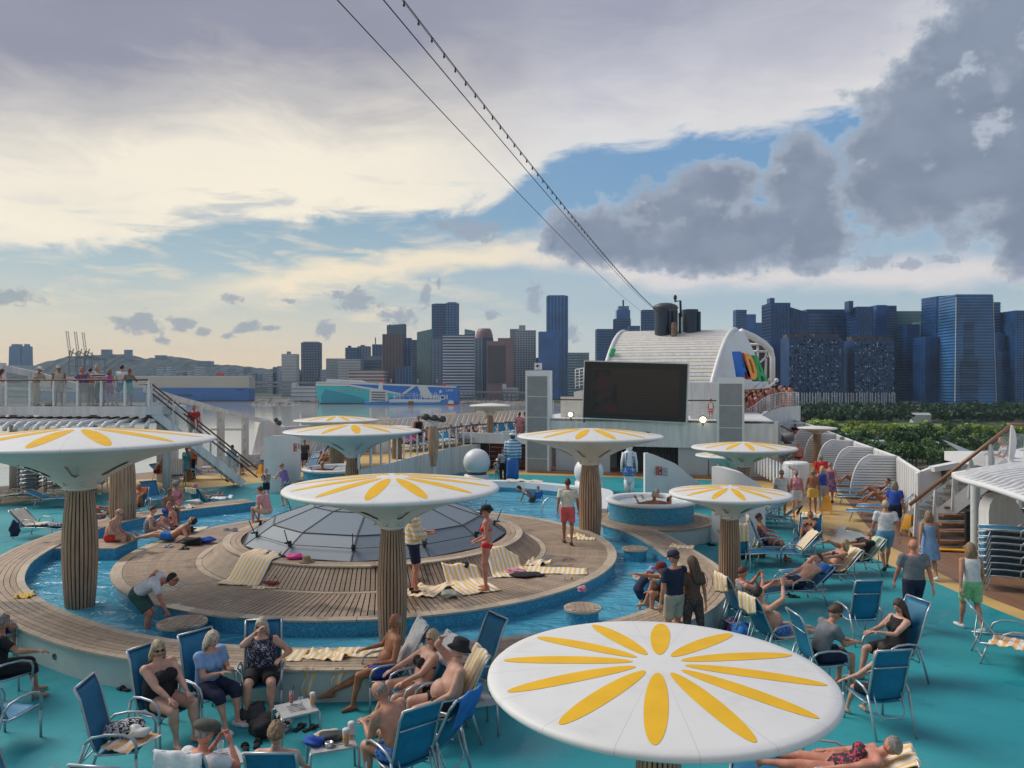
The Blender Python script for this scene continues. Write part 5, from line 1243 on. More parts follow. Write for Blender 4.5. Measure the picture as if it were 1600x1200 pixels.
shippoly([(652,603),(667,603.6),(677,622),(661,622)],WHS,'white_stripe',.5,1.3)
shippoly([(500,629.5),(560,630),(716,630),(716,633.4),(500,633.2)],NV,'waterline',.5,1.0)
shippoly([(494,596.5),(560,598),(712,604),(712,606),(560,600.4),(494,599)],WHS,'upper_deck_edge',26,.8)
shippoly([(510,592),(560,594),(572,597.5),(510,597)],WHS,'bridge',14,-6)
for x0, x1, y0, y1 in((592,600,593,597),(690,697,599,604)):shippoly([(x0,y1),(x1,y1),(x1-1,y0),(x0+1,y0)],REDS,'funnel',6,-8)
for x_ in(611,653,683,521):
 mb=MB();mb.beam(at(x_,598,Ym+8),at(x_,592,Ym+8),.8,.8);obj('mast',mb,WHS,t,w=True)
k=Ym/F
WL=mat('ship_lettering',(.62,.70,.72),.6)
for s_, px, py, hpx, sx, m_ in(('CELESTE ACE',524,612.2,4.6,1.12,mat('ship_lettering_dim',(.30,.55,.58))),('MOL',676,624.8,8.2,1.15,WL),('LNG',697,611.5,4,1.0,WL)):
 c=at(px,py,Ym-1.6);tt=text(s_,hpx*k*1.38,m_,t,None,'lettering',.15,sx=sx,bold=.25 if s_=='MOL' else .05);tt.matrix_world=Matrix.Translation(c);tt.matrix_parent_inverse=Matrix();tt.matrix_local=Matrix.Translation(c-Vector(at(600,632,Ym)))
mb=MB();mb.tube([at(688.5,612,Ym-1.5),at(688.5,612,Ym-1.6)],2.2,12);obj('round_emblem',mb,WL,t,w=True)
Yt=1050
t=thing('tanker','small blue and white tanker moored in front of the car carrier','ship',at(640,634,Yt))
def tp(pts,m,nm,dep=10,off=0):shippoly(pts,m,nm,dep,off,Yt)
LB=mat('tanker_blue',(.03,.22,.55),.5,var=.1,scale=.1)
tp([(568,626),(576,629),(688,628.5),(700,623),(706,624),(702,635),(572,634.5)],LB,'hull')
tp([(578,609),(603,610),(606,627),(577,628)],WHS,'bridge_house',8,-1);tp([(592,598),(597,598),(598,610),(591,610)],WHS,'funnel_mast',3,-2)
for j in range(4):tp([(580,612+4*j),(602,612.5+4*j),(602,614+4*j),(580,613.5+4*j)],mat('ship_window_dark',(.06,.08,.10)),'window_row',.5,.3)
tp([(608,624),(690,624.5),(686,629),(608,629)],WHS,'tank',6,-1)
mb=MB();rr_=random.Random(9)
for j in range(34):
 x_=rr_.uniform(608,690);y_=rr_.uniform(613,622);mb.beam(at(x_,626,Yt+3),at(x_+rr_.uniform(-1,1),y_,Yt+3),.45,.45)
for j in range(9):
 x_=rr_.uniform(608,680);y_=rr_.uniform(614,624);mb.beam(at(x_,y_,Yt+3),at(x_+rr_.uniform(5,22),y_+rr_.uniform(-1,1),Yt+3),.4,.4)
obj('deck_pipes',mb,WHS,t,w=True,kind='stuff')
tp([(638,627),(646,627),(646,634),(638,634)],mat('rusty_fender',(.18,.07,.03)),'fender',.4,.4)
t=thing('tugboat','tiny red and white tug at the stern of the tanker','tug',at(705,635,1040))
shippoly([(696,631),(714,631.5),(711,636),(698,636)],REDS,'hull',5,0,1040);shippoly([(701,626),(708,626),(709,631),(700,631)],WHS,'wheelhouse',3,0,1040)
# woods on the right
LEAFS=[mat('leaf_%s'%n,c,.85,var=.5,scale=.35,rnd=.22)for n,c in(('deep',(.055,.12,.045)),('mid',(.09,.18,.055)),('lime',(.25,.36,.06)),('dark',(.042,.088,.042)))]
BARK=mat('bark',(.09,.075,.06),.9)
def crown_mb(r_,hgt,n,rs,size):
 mb=MB();lobes=[(Vector((rs.uniform(-.5,.5)*r_,rs.uniform(-.5,.5)*r_,hgt*rs.uniform(.45,.85))),r_*rs.uniform(.35,.62))for _ in range(7)]
 for i in range(n):
  c, lr=lobes[rs.randrange(7)];d=Vector((rs.gauss(0,1),rs.gauss(0,1),rs.gauss(0,.8))).normalized();p=c+d*lr*rs.uniform(.65,1.05)
  if p.z<hgt*.15:continue
  a=Vector((rs.gauss(0,1),rs.gauss(0,1),rs.gauss(0,1))).normalized();b=(d*.6+a.orthogonal()*.8).cross(a).normalized();s_=size*rs.uniform(.6,1.4)
  mb.add([p-a*s_,p+b*s_*.7,p+a*s_,p-b*s_*.7+d*s_*.3],[(0,1,2),(0,2,3)])
 return mb
rt=random.Random(11);CM=[]
for i in range(5):CM.append([crown_mb(4.6,9.5,620,rt,.62).mesh('crown',LEAFS[j],False)for j in(0,1,2,3)])
mb=MB();mb.tube([(0,0,0),(.2,.1,3),(.1,0,6)],[.35,.25,.12],6);mb.tube([(.15,.05,3),(1.6,.4,5.5)],[.18,.08],5);mb.tube([(.15,.05,2.6),(-1.4,-.3,5.2)],[.18,.08],5);TRK=mb.mesh('trunk',BARK)
def tree(px,Y,s_,li,lab,cat='tree',nm='tree',grp='trees in the wood on the right',sz=1.0):
 X=(px-800)/F*Y;t=thing(nm,lab,cat,M=Matrix.Translation((X,Y,GZ))@Matrix.Rotation(rt.uniform(0,6.28),4,'Z')@Matrix.Scale(s_,4)@Matrix.Scale(sz,4,(0,0,1)),group=grp)
 put('crown',CM[rt.randrange(5)][li],t);put('trunk',TRK,t)
for i in range(64):
 px=1215+i*6.6+rt.uniform(-4,4);Y_=rt.uniform(232,262);tree(px,Y_,rt.uniform(.45,.75),rt.choice((0,1,1)),'green broadleaf tree in the nearest row of the wood',grp='nearest row of trees on the right')
for i in range(58):
 px=1225+i*7+rt.uniform(-5,5);Y_=rt.uniform(268,318);s_=rt.uniform(.5,.8)
 if 1395<px<1440:s_*=1.3
 tree(px,Y_,s_,rt.choice((0,1,0,3)),'full green tree in the middle belt of the wood',grp='middle belt of trees on the right')
for i in range(52):
 px=1235+i*7.5+rt.uniform(-5,5);Y_=rt.uniform(350,395);tree(px,Y_,rt.uniform(.55,.85),2 if rt.random()<.75 else 1,'yellow-green bushy tree beside the pale meadow','tree','bushy_tree','yellow-green trees along the meadow')
mb=MB()
for i in range(420):
 px=rt.uniform(1225,1680);Y_=rt.uniform(505,700);X=(px-800)/F*Y_;s_=rt.uniform(.55,.95)
 c=crown_mb(5.2*s_,10.5*s_,110,rt,1.5);mb.add([(v[0]+X,v[1]+Y_,v[2]+GZ)for v in c.v],c.f)
o=put('woodland',mb.mesh('woodland',LEAFS[3],False));tag(o,'dense dark wood below the right-hand skyline','woodland');o['kind']='stuff'
mb=MB();mb.prism([(P(x_,y_,GZ).x,P(x_,y_,GZ).y)for x_,y_ in((1240,664),(1330,666),(1450,670),(1640,694),(1800,720),(1800,700),(1640,680),(1450,661),(1240,655))],GZ,GZ+.15);struct('meadow',mb,GRASS2)
ROOFW=mat('white_shed_roof',(.42,.47,.48),.6)
for i, (x0,x1,py,Y_)in enumerate(((1358,1386,689,300),(1446,1466,692,300),(1468,1526,696,292),(1300,1322,678,345),(1424,1452,646,520))):
 a, b=at(x0,py,Y_), at(x1,py+2,Y_);w_=b.x-a.x
 t=thing('shed',('white shed roof among the near trees left of the big stand','short pale shed roof in the trees right of centre','long pale shed roof behind the white blade','pale shed roof near the ship side','white hut by the far wood')[i],'shed',(a.x+w_/2,Y_,GZ),group='pale sheds in the wood')
 hh=a.z-GZ;mb=MB();mb.box((0,0,(hh-1)/2),(w_,5,hh-1));obj('wall',mb,GREYW,t)
 mb=MB();mb.plate([(-w_/2,-3,hh-1.2),(w_/2,-3,hh-1.2),(w_/2,0,hh+.3),(-w_/2,0,hh+.3)],.2,(0,-.4,1));mb.plate([(-w_/2,3,hh-1.2),(w_/2,3,hh-1.2),(w_/2,0,hh+.3),(-w_/2,0,hh+.3)],.2,(0,.4,1));obj('roof',mb,ROOFW,t)
mb=MB();rr_=random.Random(4)
for i in range(900):
 Y_=rr_.uniform(205,236);px=rr_.uniform(1330,1500);c=Vector(((px-800)/F*Y_,Y_,GZ));s_=rr_.uniform(.4,1.3)
 mb.box(c+Vector((0,0,s_*.4)),(s_*rr_.uniform(.6,2),s_,s_*.8),rz=rr_.uniform(0,3))
o=put('building_rubble',mb.mesh('building_rubble',mat('rubble',(.16,.13,.11),.9,var=.5,scale=.2)));tag(o,'brown rubble and stacked material at the foot of the trees','rubble');o['kind']='stuff'
# dressing lines over the deck
t=thing('rigging_lines','plain dressing line on the left running down to the funnel','line',at(1010,480,60))
def sag(a,b,s_,n=30):return[a.lerp(b,i/n)+Vector((0,0,-4*s_*(i/n)*(1-i/n)))for i in range(n+1)]
mb=MB();mb.tube(sag(at(490,-40,9),at(1010,492,60),.35),.008,5,smooth=False);obj('wire',mb,BLACK,t,w=True)
t=thing('rigging_lines','plain dressing line close beside the lamp string','line',at(1022,482,60))
mb=MB();mb.tube(sag(at(566,-40,9.5),at(1022,484,60),.3),.009,5,smooth=False);obj('wire',mb,BLACK,t,w=True)
t=thing('lamp_string','string of small dark lamps running over the deck to the exhaust pipes','lamp string',at(1042,494,58))
pl_=sag(at(606,-32,10),at(1042,496,58),.5,96)
mb=MB();mb.tube(pl_,.008,5,smooth=False);obj('wire',mb,BLACK,t,w=True)
mb=MB();mb.tube([p+Vector((0,0,-.03))for p in pl_],.005,4,smooth=False);obj('wire',mb,BLACK,t,w=True)
mbb=MB();mbb.lathe([(.006,0),(.013,-.015),(.013,-.04),(.018,-.05),(.015,-.08),(.001,-.09)],8);me=mbb.mesh('bulb',BLACK)
for i in range(0,96):
 put('bulb',me,t,Matrix.Translation(pl_[i]-Vector(at(1042,494,58))))
 # air
hz=MB();hz.box((300,2480,105),(9600,5200,262));
HM=bpy.data.materials.new('harbour_haze');HM.use_nodes=True;ht=HM.node_tree;ht.nodes.clear()
ho=ht.nodes.new('ShaderNodeOutputMaterial');pv=ht.nodes.new('ShaderNodeVolumePrincipled');pv.inputs['Color'].default_value=(.62,.80,1,1);pv.inputs['Density'].default_value=.00007;pv.inputs['Anisotropy'].default_value=0.0
ht.links.new(pv.outputs[0],ho.inputs['Volume'])
ho_=put('haze',hz.mesh('haze',HM));ho_['kind']='stuff'
# furniture
PROTO={}
def clone(proto,M,label,group=None,cat=None,swap=None):
 """a copy of a thing and of each of its parts"""
 c=proto.copy();COL.objects.link(c);c.matrix_world=M;c['label']=label
 i=M.inverted();c['_inv']=[i[a][b]for a in range(4)for b in range(4)]
 if group:c['group']=group
 for ch in proto.children:
  d=ch.copy();COL.objects.link(d);d.parent=c
  if swap and d.name.split('.')[0]in swap:
   d.data=d.data.copy();d.data.materials[0]=swap[d.name.split('.')[0]]
 return c
def mk(key,builder,loc,face,label,group,swap=None):
 M=Matrix.Translation(loc)@Matrix.Rotation(-R(face),4,'Z')
 if key not in PROTO:
  t=builder(label,M,group);PROTO[key]=t
  if swap:
   for ch in t.children:
    if ch.name.split('.')[0]in swap:ch.data=ch.data.copy();ch.data.materials[0]=swap[ch.name.split('.')[0]]
  return t
 return clone(PROTO[key],M,label,group,swap=swap)
def slingmesh(path,w,m_,name,t,th=.012):
 """sling stretched between side rails along a y-z path"""
 pts=[Vector((0,y,z))for y,z in path]
 def fn(u,v):
  f=v*(len(pts)-1);i=min(int(f),len(pts)-2);p=pts[i].lerp(pts[i+1],f-i);s_=math.sin(PI*u)*.018
  return Vector(((u-.5)*w,p.y,p.z-s_*.6))
 mb=MB();mb.slab(fn,6,10,(0,.004,-th));return obj(name,mb,m_,t)
def build_chair(rec,hb=.80):
 def f(label,M,group):
  t=thing('deck_chair',label,'chair',M=M,group=group);W=.27;a=R(rec)
  y0, z0=-.20, .395;bk=[(y0-math.sin(a)*l,z0+math.cos(a)*l)for l in np.linspace(.02,hb,7)];bk[-1]=(bk[-1][0]-.03,bk[-1][1]);bk[0]=(bk[0][0]+.02,bk[0][1]+.02)
  slingmesh([(.27,.425),(.15,.405),(0,.395),(-.18,.395)],.49,SLING,'seat',t)
  slingmesh(bk,.49,SLING,'backrest',t)
  for sx in(-1,1):
   mb=MB();mb.tube([(sx*.255,y,z)for y,z in bk],.016,7);obj('back_frame',mb,ALU,t)
   mb=MB();mb.tube([(sx*.255,.29,.42),(sx*.255,0,.395),(sx*.255,-.2,.395)],.015,7);obj('seat_frame',mb,ALU,t)
   arm=[(sx*.30,.28,.36),(sx*.305,.285,.52),(sx*.31,.25,.60),(sx*.315,.14,.645),(sx*.315,-.05,.65),(sx*.31,-.20,.625),(sx*.30,-.29,.55)]
   mb=MB();mb.tube(arm,.0175,8);obj('armrest',mb,ALU,t)
   mb=MB();mb.tube([(sx*.30,.28,.37),(sx*.295,.285,.0)],.0175,8);obj('leg',mb,ALU,t)
   mb=MB();mb.tube([(sx*.30,-.28,.56),(sx*.29,-.36,.30),(sx*.285,-.46,.0)],.0175,8);obj('leg',mb,ALU,t)
  mb=MB();mb.tube([(-.25,bk[-1][0],bk[-1][1]),(.25,bk[-1][0],bk[-1][1])],.016,7);m2=bk[4];mb2=MB();mb2.tube([(-.25,m2[0]-.03,m2[1]),(.25,m2[0]-.03,m2[1])],.011,6)
  obj('top_bar',mb,ALU,t);obj('cross_bar',mb2,ALU,t)
  b0=bk[1];mb=MB();mb.tube([(-.2,b0[0]-.02,b0[1]),(-.19,b0[0]-.12,b0[1]-.22),(-.14,b0[0]-.16,b0[1]-.28),(.14,b0[0]-.16,b0[1]-.28),(.19,b0[0]-.12,b0[1]-.22),(.2,b0[0]-.02,b0[1])],.011,6);obj('prop_loop',mb,ALU,t)
  return t
 return f
def build_lounger(back,arms=True,bent=False):
 def f(label,M,group):
  t=thing('sun_lounger',label,'sun lounger',M=M,group=group);a=R(back);zf=.34
  bk=[(-.28-math.cos(a)*l,zf+math.sin(a)*l)for l in np.linspace(0.02,.72,6)]
  st_=[(1.0,zf-.01),(.7,zf+.02),(.3,zf+.01),(0,zf),(-.27,zf)]
  slingmesh(st_,.60,SLING,'seat',t);slingmesh(bk,.60,SLING,'backrest',t)
  for sx in(-1,1):
   mb=MB();mb.tube([(sx*.31,1.0,zf-.01),(sx*.31,.5,zf+.02),(sx*.31,-.28,zf),(sx*.31,-.62,zf)],.017,7);obj('side_rail',mb,ALU,t)
   mb=MB();mb.tube([(sx*.305,y,z+.008)for y,z in bk],.015,7);obj('back_frame',mb,ALU,t)
   for y in(.78,-.50):
    mb=MB();mb.tube([(sx*.31,y,zf),(sx*.33,y+(.10 if y>0 else-.12),0)],.0165,7);obj('leg',mb,ALU,t)
   if arms:
    mb=MB();mb.tube([(sx*.32,.22,zf),(sx*.345,.20,zf+.17),(sx*.35,.10,zf+.235),(sx*.35,-.15,zf+.24),(sx*.345,-.28,zf+.18),(sx*.32,-.36,zf)],.0155,7);obj('armrest',mb,ALU,t)
  mb=MB();mb.tube([(-.31,1.0,zf-.01),(.31,1.0,zf-.01)],.016,7);obj('foot_bar',mb,ALU,t)
  mb=MB();mb.tube([(-.30,bk[-1][0],bk[-1][1]),(.30,bk[-1][0],bk[-1][1])],.015,7);obj('top_bar',mb,ALU,t)
  if back>10:
   m_=bk[3];mb=MB();mb.tube([(-.22,m_[0],m_[1]-.01),(-.2,-.60,zf-.02),(.2,-.60,zf-.02),(.22,m_[0],m_[1]-.01)],.011,6);obj('prop_loop',mb,ALU,t)
  mb=MB();mb.tube([(-.33,-.57,.1),(.33,-.57,.1)],.011,6);obj('stretcher',mb,ALU,t)
  return t
 return f
def chair(px,py,face,label,rec=18,z=.42,group='blue high-backed deck chairs',hb=.80,zf=.008,swap=None):
 p=P(px,py,z+zf);p.z=zf;return mk(('c',rec,hb),build_chair(rec,hb),p,face,label,group,swap)
def lounger(px,py,face,label,back=40,z=.34,group='blue sun loungers',zf=.008,arms=True,loc=None,swap=None):
 if loc is None:p=P(px,py,z+zf);p.z=zf
 else:p=Vector(loc)
 return mk(('l',back,arms),build_lounger(back,arms),p,face,label,group,swap)
def towel_on(t,kind,lab,m=None,hang=.28,cover=.6):
 """towel draped over a chair or lounger; lies on it, so it is a thing of its own"""
 M=t.matrix_world.copy();m=m or TOWEL;ch=[c for c in t.children if c.name.startswith('backrest')][0].data
 ys=sorted({(round(v.co.y,3),round(v.co.z,3))for v in ch.vertices},key=lambda q:q[1]);lo, hi=ys[0], ys[-1]
 lo, hi=Vector((0,lo[0],lo[1]+.02)), Vector((0,hi[0],hi[1]));d=(hi-lo).normalized();n=Vector((0,d.z,-d.y))
 path=[lo+d*(hi-lo).length*f+n*.022 for f in np.linspace(1-cover,1,6)]+[hi+d*.025,hi-n*.035+d*.01]+[hi-n*(.045+.02*k)-d*hang*k/4 for k in range(1,5)]
 if cover>.95:path=[Vector((0,y,z+.035))for y,z in((.30,.40),(.15,.41),(0,.40))]+path
 rs=random.Random(len(lab));ph=rs.uniform(0,6)
 def fn(u,v):
  f=v*(len(path)-1);i=min(int(f),len(path)-2);p=path[i].lerp(path[i+1],f-i)
  sk=.05*math.sin(3*u+ph)*v;return Vector(((u-.5)*.50+.02*math.sin(9*v+ph),p.y-.012*math.sin(14*u+ph)*v,p.z+.010*math.sin(11*u+5*v)-sk*(v>.8)))
 mb=MB();mb.slab(fn,14,20,.012)
 o=put('towel',mb.mesh('towel',m));o.matrix_world=M;return tag(o,lab,'towel')
def flat_towel(px,py,z,w,l,rot,lab,m=None,crumple=.02,seed=1,follow=None):
 c=P(px,py,z);rs=random.Random(seed);ks=[(rs.uniform(3,9),rs.uniform(3,9),rs.uniform(0,6))for _ in range(5)]
 Mi=Matrix.Translation(c)@Matrix.Rotation(-R(rot),4,'Z')
 def fn(u,v):
  x, y=(u-.5)*w, (v-.5)*l
  hgt=sum(math.sin(a*x/w*2+b*y/l*1.6+p)for a,b,p in ks)/5
  x+=.06*math.sin(5*v+ks[0][2])*w*(crumple*8);y+=.05*math.sin(5*u+ks[1][2])*l*(crumple*6)
  zz=.015+max(0,hgt)*crumple*1.3+crumple*.12*math.sin(30*u+9*v)
  if follow:q_=Mi@Vector((x,y,0));zz+=follow(q_.x,q_.y)-z
  return Vector((x,y,zz))
 mb=MB();mb.slab(fn,22,26,.012);o=put('towel',mb.mesh('towel',m or TOWEL));o.matrix_world=Mi;return tag(o,lab,'towel')
def bundle(px,py,z,r_,m,lab,name='clothes_bundle',cat='clothes',seed=0,squash=.5,el=1.3,rot=0):
 c=P(px,py,z);rs=random.Random(seed);ks=[(Vector((rs.gauss(0,1),rs.gauss(0,1),rs.gauss(0,1))).normalized()*rs.uniform(3,8),rs.uniform(0,6))for _ in range(6)]
 mb=MB();mb.ball((0,0,0),1,22,14)
 vs=[]
 for v in mb.v:
  v=Vector(v);k=1+.16*sum(math.sin(v.dot(a)+p)for a,p in ks)/1.6;v=Vector((v.x*el,v.y,v.z*squash))*r_*k;vs.append((v.x,v.y,max(0,v.z+r_*squash*.8)))
 mb.v=vs;o=put(name,mb.mesh(name,m));o.matrix_world=Matrix.Translation(c)@Matrix.Rotation(R(rot),4,'Z');return tag(o,lab,cat)
FAB={n:mat('fabric_'+n,c,.85,var=.16,scale=9,bump=.8)for n,c in dict(black=(.012,.012,.015),navy=(.012,.020,.055),white=(.68,.69,.70),blue=(.02,.16,.48),royal=(.02,.08,.42),lblue=(.22,.36,.60),grey=(.16,.18,.20),lgrey=(.35,.37,.39),red=(.50,.035,.03),coral=(.66,.12,.13),brightred=(.72,.025,.03),green=(.03,.10,.085),mint=(.25,.55,.27),khaki=(.38,.37,.30),beige=(.50,.43,.34),pink=(.60,.26,.34),purple=(.25,.17,.42),maroon=(.16,.02,.035),cream=(.62,.62,.50),orange=(.75,.16,.03),skyblue=(.13,.35,.55),olive=(.075,.075,.06),teal=(.05,.30,.32),brown=(.10,.06,.045),yellow=(.68,.47,.10),magenta=(.5,.12,.4),dkgrey=(.05,.055,.06)).items()}
FAB['striped']=stripes('navy_white_stripes',(.02,.025,.06),(.65,.66,.68),.055,2)
FAB['floral']=pattern('white_floral_print',(.62,.64,.68),(.15,.10,.28),18,.54)
FAB['dotty']=pattern('brown_spotted_print',(.045,.03,.03),(.30,.25,.22),60,.62)
FAB['zigzag']=pattern('black_white_zigzag',(.015,.015,.015),(.6,.6,.6),20,.5)
FAB['greypat']=pattern('grey_black_pattern',(.09,.10,.12),(.30,.32,.36),26,.5)
FAB['redpat']=pattern('red_black_pattern',(.02,.02,.03),(.5,.05,.09),18,.56)
FAB['navyprint']=pattern('navy_lettered_print',(.015,.02,.045),(.5,.5,.55),34,.60)
FAB['purplepat']=pattern('purple_print',(.05,.03,.10),(.35,.22,.38),22,.5)
FAB['bluepat']=pattern('blue_swim_print',(.02,.10,.45),(.12,.30,.62),22,.5)
FAB['check']=pattern('pink_check',(.55,.20,.24),(.62,.40,.42),40,.5)
def footwear(px,py,z,m,lab,kind='sandals',rot=0,s_=1.0,name=None):
 c=P(px,py,z);t=thing('sandals' if kind!='shoes' else 'shoes',lab,kind,M=Matrix.Translation(c)@Matrix.Rotation(R(rot),4,'Z'))
 for i, (dx,dy,r_)in enumerate(((-.07,0,.1),(.08,.05,-.25))):
  mb=MB();mb.tube([(0,-.12,.014),(0,-.05,.014),(0,.06,.014),(0,.13,.014)],.03,10,ell=[(.034,.012),(.036,.012),(.046,.012),(.036,.012)],lat=(1,0,0))
  mb.tube([(-.045,.03,.01),(-.03,.04,.045),(0,.05,.055),(.03,.04,.045),(.045,.03,.01)],.012,6,ell=[(.012,.02)]*5)if False else mb.tube([(-.045,.02,.01),(-.03,.04,.045),(0,.05,.055),(.03,.04,.045),(.045,.02,.01)],.014,6)
  obj('sandal',mb,m,t,M=Matrix.Translation((dx*s_,dy,0))@Matrix.Rotation(r_,4,'Z'))
 return t
def side_table(px,py,z,face,lab,w=.46,l=.46):
 p=P(px,py,z+.008);p.z=.008
 t=thing('side_table',lab,'side table',M=Matrix.Translation(p)@Matrix.Rotation(-R(face),4,'Z'),group='small aluminium side tables')
 mb=MB();mb.box((0,0,z-.012),(w,l,.022));obj('table_top',mb,mat('table_top_grey',(.45,.46,.46),.4,metal=.2),t)
 for k in range(5):
  mb=MB();mb.box((0,-l*.22+l*.11*k,z+.0015),(w*.45,.006,.003));obj('slot',mb,BLACK,t)
 for sx in(-1,1):
  for sy in(-1,1):
   mb=MB();mb.tube([(sx*w*.5,sy*l*.3,z-.015),(sx*w*.53,sy*l*.46,z-.04),(sx*w*.56,sy*l*.5,0)],.017,7);obj('leg',mb,ALU,t)
 return t, p
def tumbler(c,r_,hgt,fill,m,lab,foam=False,handle=False,name='glass',cat='glass',straw=False):
 t=thing(name,lab,cat,c)
 mb=MB();mb.lathe([(r_*.8,0),(r_,hgt),(r_*.93,hgt),(r_*.74,.012),(.001,.012)],16);obj('glass_wall',mb,glass('drinking_glass',(.8,.85,.86),.05,.14),t)
 if fill:mb=MB();mb.lathe([(.001,.01),(r_*.76,.014),(r_*(.76+.17*fill),hgt*fill),(.001,hgt*fill)],16);obj('drink',mb,m,t)
 if foam:mb=MB();mb.lathe([(r_*.93,hgt*fill),(r_*.97,hgt*.98),(r_*.7,hgt*1.05),(.001,hgt*1.06)],14);obj('foam',mb,FAB['white'],t)
 if handle:mb=MB();mb.tube([(r_,0,hgt*.8),(r_*1.9,0,hgt*.75),(r_*2,0,hgt*.4),(r_*.95,0,hgt*.25)],.008,6);obj('handle',mb,MATS['drinking_glass'],t)
 if straw:mb=MB();mb.tube([(0,0,.03),(r_*.9,0,hgt*1.45)],.006,5);obj('straw',mb,BLACK,t)
 return t
BEER=mat('beer',(.60,.28,.03),.1);COCK=mat('red_cocktail',(.45,.03,.02),.2);CLEAR=glass('water_drink',(.6,.7,.72),.03,.3)
FAB['coffee']=mat('iced_coffee',(.35,.2,.13),.4)
# near left group of chairs
C={}
C['a1']=chair(258,1105,118,'blue chair under the blonde woman in the black top',14)
C['a2']=chair(330,1080,128,'blue chair of the woman in the light blue shirt',14)
C['a3']=chair(408,1062,168,'blue chair of the woman in the lettered dark vest',10)
C['a4']=chair(602,1052,-112,'chair with a white towel under the tanned man',26)
C['a5']=chair(650,1082,-118,'chair of the woman in the black bikini',26)
C['a6']=chair(690,1108,-112,'chair with a striped towel under the man in the black hat',26)
C['a7']=chair(628,1182,-38,'blue chair of the man bending forward, its back to the viewer',18)
C['a8']=chair(668,1160,-60,'empty blue chair with a bright blue towel over its back corner',26)
C['a9']=chair(728,1058,-125,'tall empty blue chair beside the pool wall left of the big near parasol',22,hb=.9)
C['b1']=chair(190,1160,85,'blue chair loaded with a striped towel, a zebra bag and a white pouch',14)
C['b2']=chair(440,1250,0,'blue chair cut by the bottom edge, seen from behind a brown-haired child',14,hb=.72)
C['b3']=chair(318,1262,10,'chair with a white towel behind the man in the flat cap',14)
C['b4']=chair(60,1262,60,'blue chair cut off at the bottom left corner',14)
C['b5']=chair(192,1285,8,'low chair back at the bottom edge between the two left chairs',14)
C['c3']=chair(6,1112,14,'empty blue chair seen from behind at the left edge',14)
C['c1']=chair(6,1052,40,'blue chair under the curly-haired person at the left edge',12)
C['c2']=chair(-12,990,40,'blue chair at the left edge hung with a black bag',14)
C['e1']=chair(1283,1030,85,'blue chair of the curly-haired man in the grey shirt',16)
C['e2']=chair(1392,1020,-105,'high blue chair of the woman with long dark hair',20,hb=.9)
C['e3']=chair(1368,1085,-8,'blue chair seen from behind holding the girl in the right group',14)
C['e4']=chair(1340,962,-4,'empty blue chair seen from behind right of the sunbathers',14)
C['e5']=chair(1212,990,72,'chair with a cream towel under the shirtless man stretching his arms',24)
C['e6']=chair(1168,955,78,'chair with a yellow towel under the red-haired woman',22)
C['e7']=chair(1150,862,8,'blue chair with a striped towel hanging on its back beside the teak column',8)
C['e8']=chair(1200,850,100,'blue chair of the woman reading behind the small right parasol',20)
towel_on(C['a4'],'c','plain white towel over the chair of the tanned man',TOWELW,.3,.9)
towel_on(C['a6'],'c','yellow striped towel over the chair of the man in the black hat',None,.12,.99)
towel_on(C['a5'],'c','white towel behind the woman in the black bikini',TOWELW,.1,.5)
towel_on(C['a8'],'c','bright blue towel hanging on the empty chair at the bottom centre',FAB['blue'],.38,.12)
towel_on(C['b3'],'c','white towel over the chair at the bottom edge left of centre',TOWELW,.3,.6)
towel_on(C['e5'],'c','cream towel over the chair of the man stretching his arms',TOWEL,.22,.97)
towel_on(C['e6'],'c','yellow towel over the chair of the red-haired woman',TOWEL,.3,.95)
towel_on(C['e7'],'c','striped towel hanging down the back of the chair by the teak column',TOWEL,.4,.2)
towel_on(C['e8'],'c','striped towel on the chair of the reading woman',TOWEL,.2,.9)
L1={}
L1['a']=lounger(1238,918,-104,'lounger of the man in navy trunks lying with his feet to the left',38)
L1['b']=lounger(1290,893,-100,'lounger of the blonde sunbathing woman, striped towel on top',45)
L1['c']=lounger(1330,875,-98,'lounger of the man in the black shirt lying on his back',48)
L1['d']=lounger(1228,862,-88,'empty lounger with a striped towel facing left, second from the fin wall',48)
L1['e']=lounger(1262,842,-150,'lounger with its raised back to the viewer and a towel on its top edge',60)
L1['f']=lounger(1210,808,-70,'lounger with a striped towel near the yellow band',40)
L1['g']=lounger(1590,1002,110,'empty blue lounger with an orange-white towel at the right edge',52)
L1['h']=lounger(1288,1212,-72,'lounger at the bottom right under the woman in the red and black swimsuit',30)
L1['i']=lounger(1182,800,-78,'blue lounger end near the right fin wall',30)
towel_on(L1['b'],'l','striped towel over the lounger of the blonde woman',TOWEL,.2,.97);towel_on(L1['c'],'l','pale green striped towel over the lounger of the man in the black shirt',stripes('green_towel',(.35,.55,.33),(.62,.68,.58),.06),.25,.97)
towel_on(L1['a'],'l','bright blue towel over the head end of the lounger in the right group',FAB['blue'],.42,.35);towel_on(L1['d'],'l','striped towel on the back of the empty lounger by the fin wall',TOWEL,.15,.9)
towel_on(L1['e'],'l','narrow striped towel over the top of the raised lounger',TOWEL,.1,.2);towel_on(L1['f'],'l','upright striped towel on the lounger by the yellow band',stripes('brown_white_towel',(.45,.28,.14),(.72,.68,.6),.06),.3,.5)
towel_on(L1['h'],'l','yellow striped towel under the head of the woman at the bottom right',TOWEL,.2,.97)
flat_towel(1576,1005,.42,.5,.6,40,'orange and white towel crumpled on the lounger at the right edge',stripes('orange_towel',(.75,.38,.12),(.75,.7,.62),.07),.035,5)
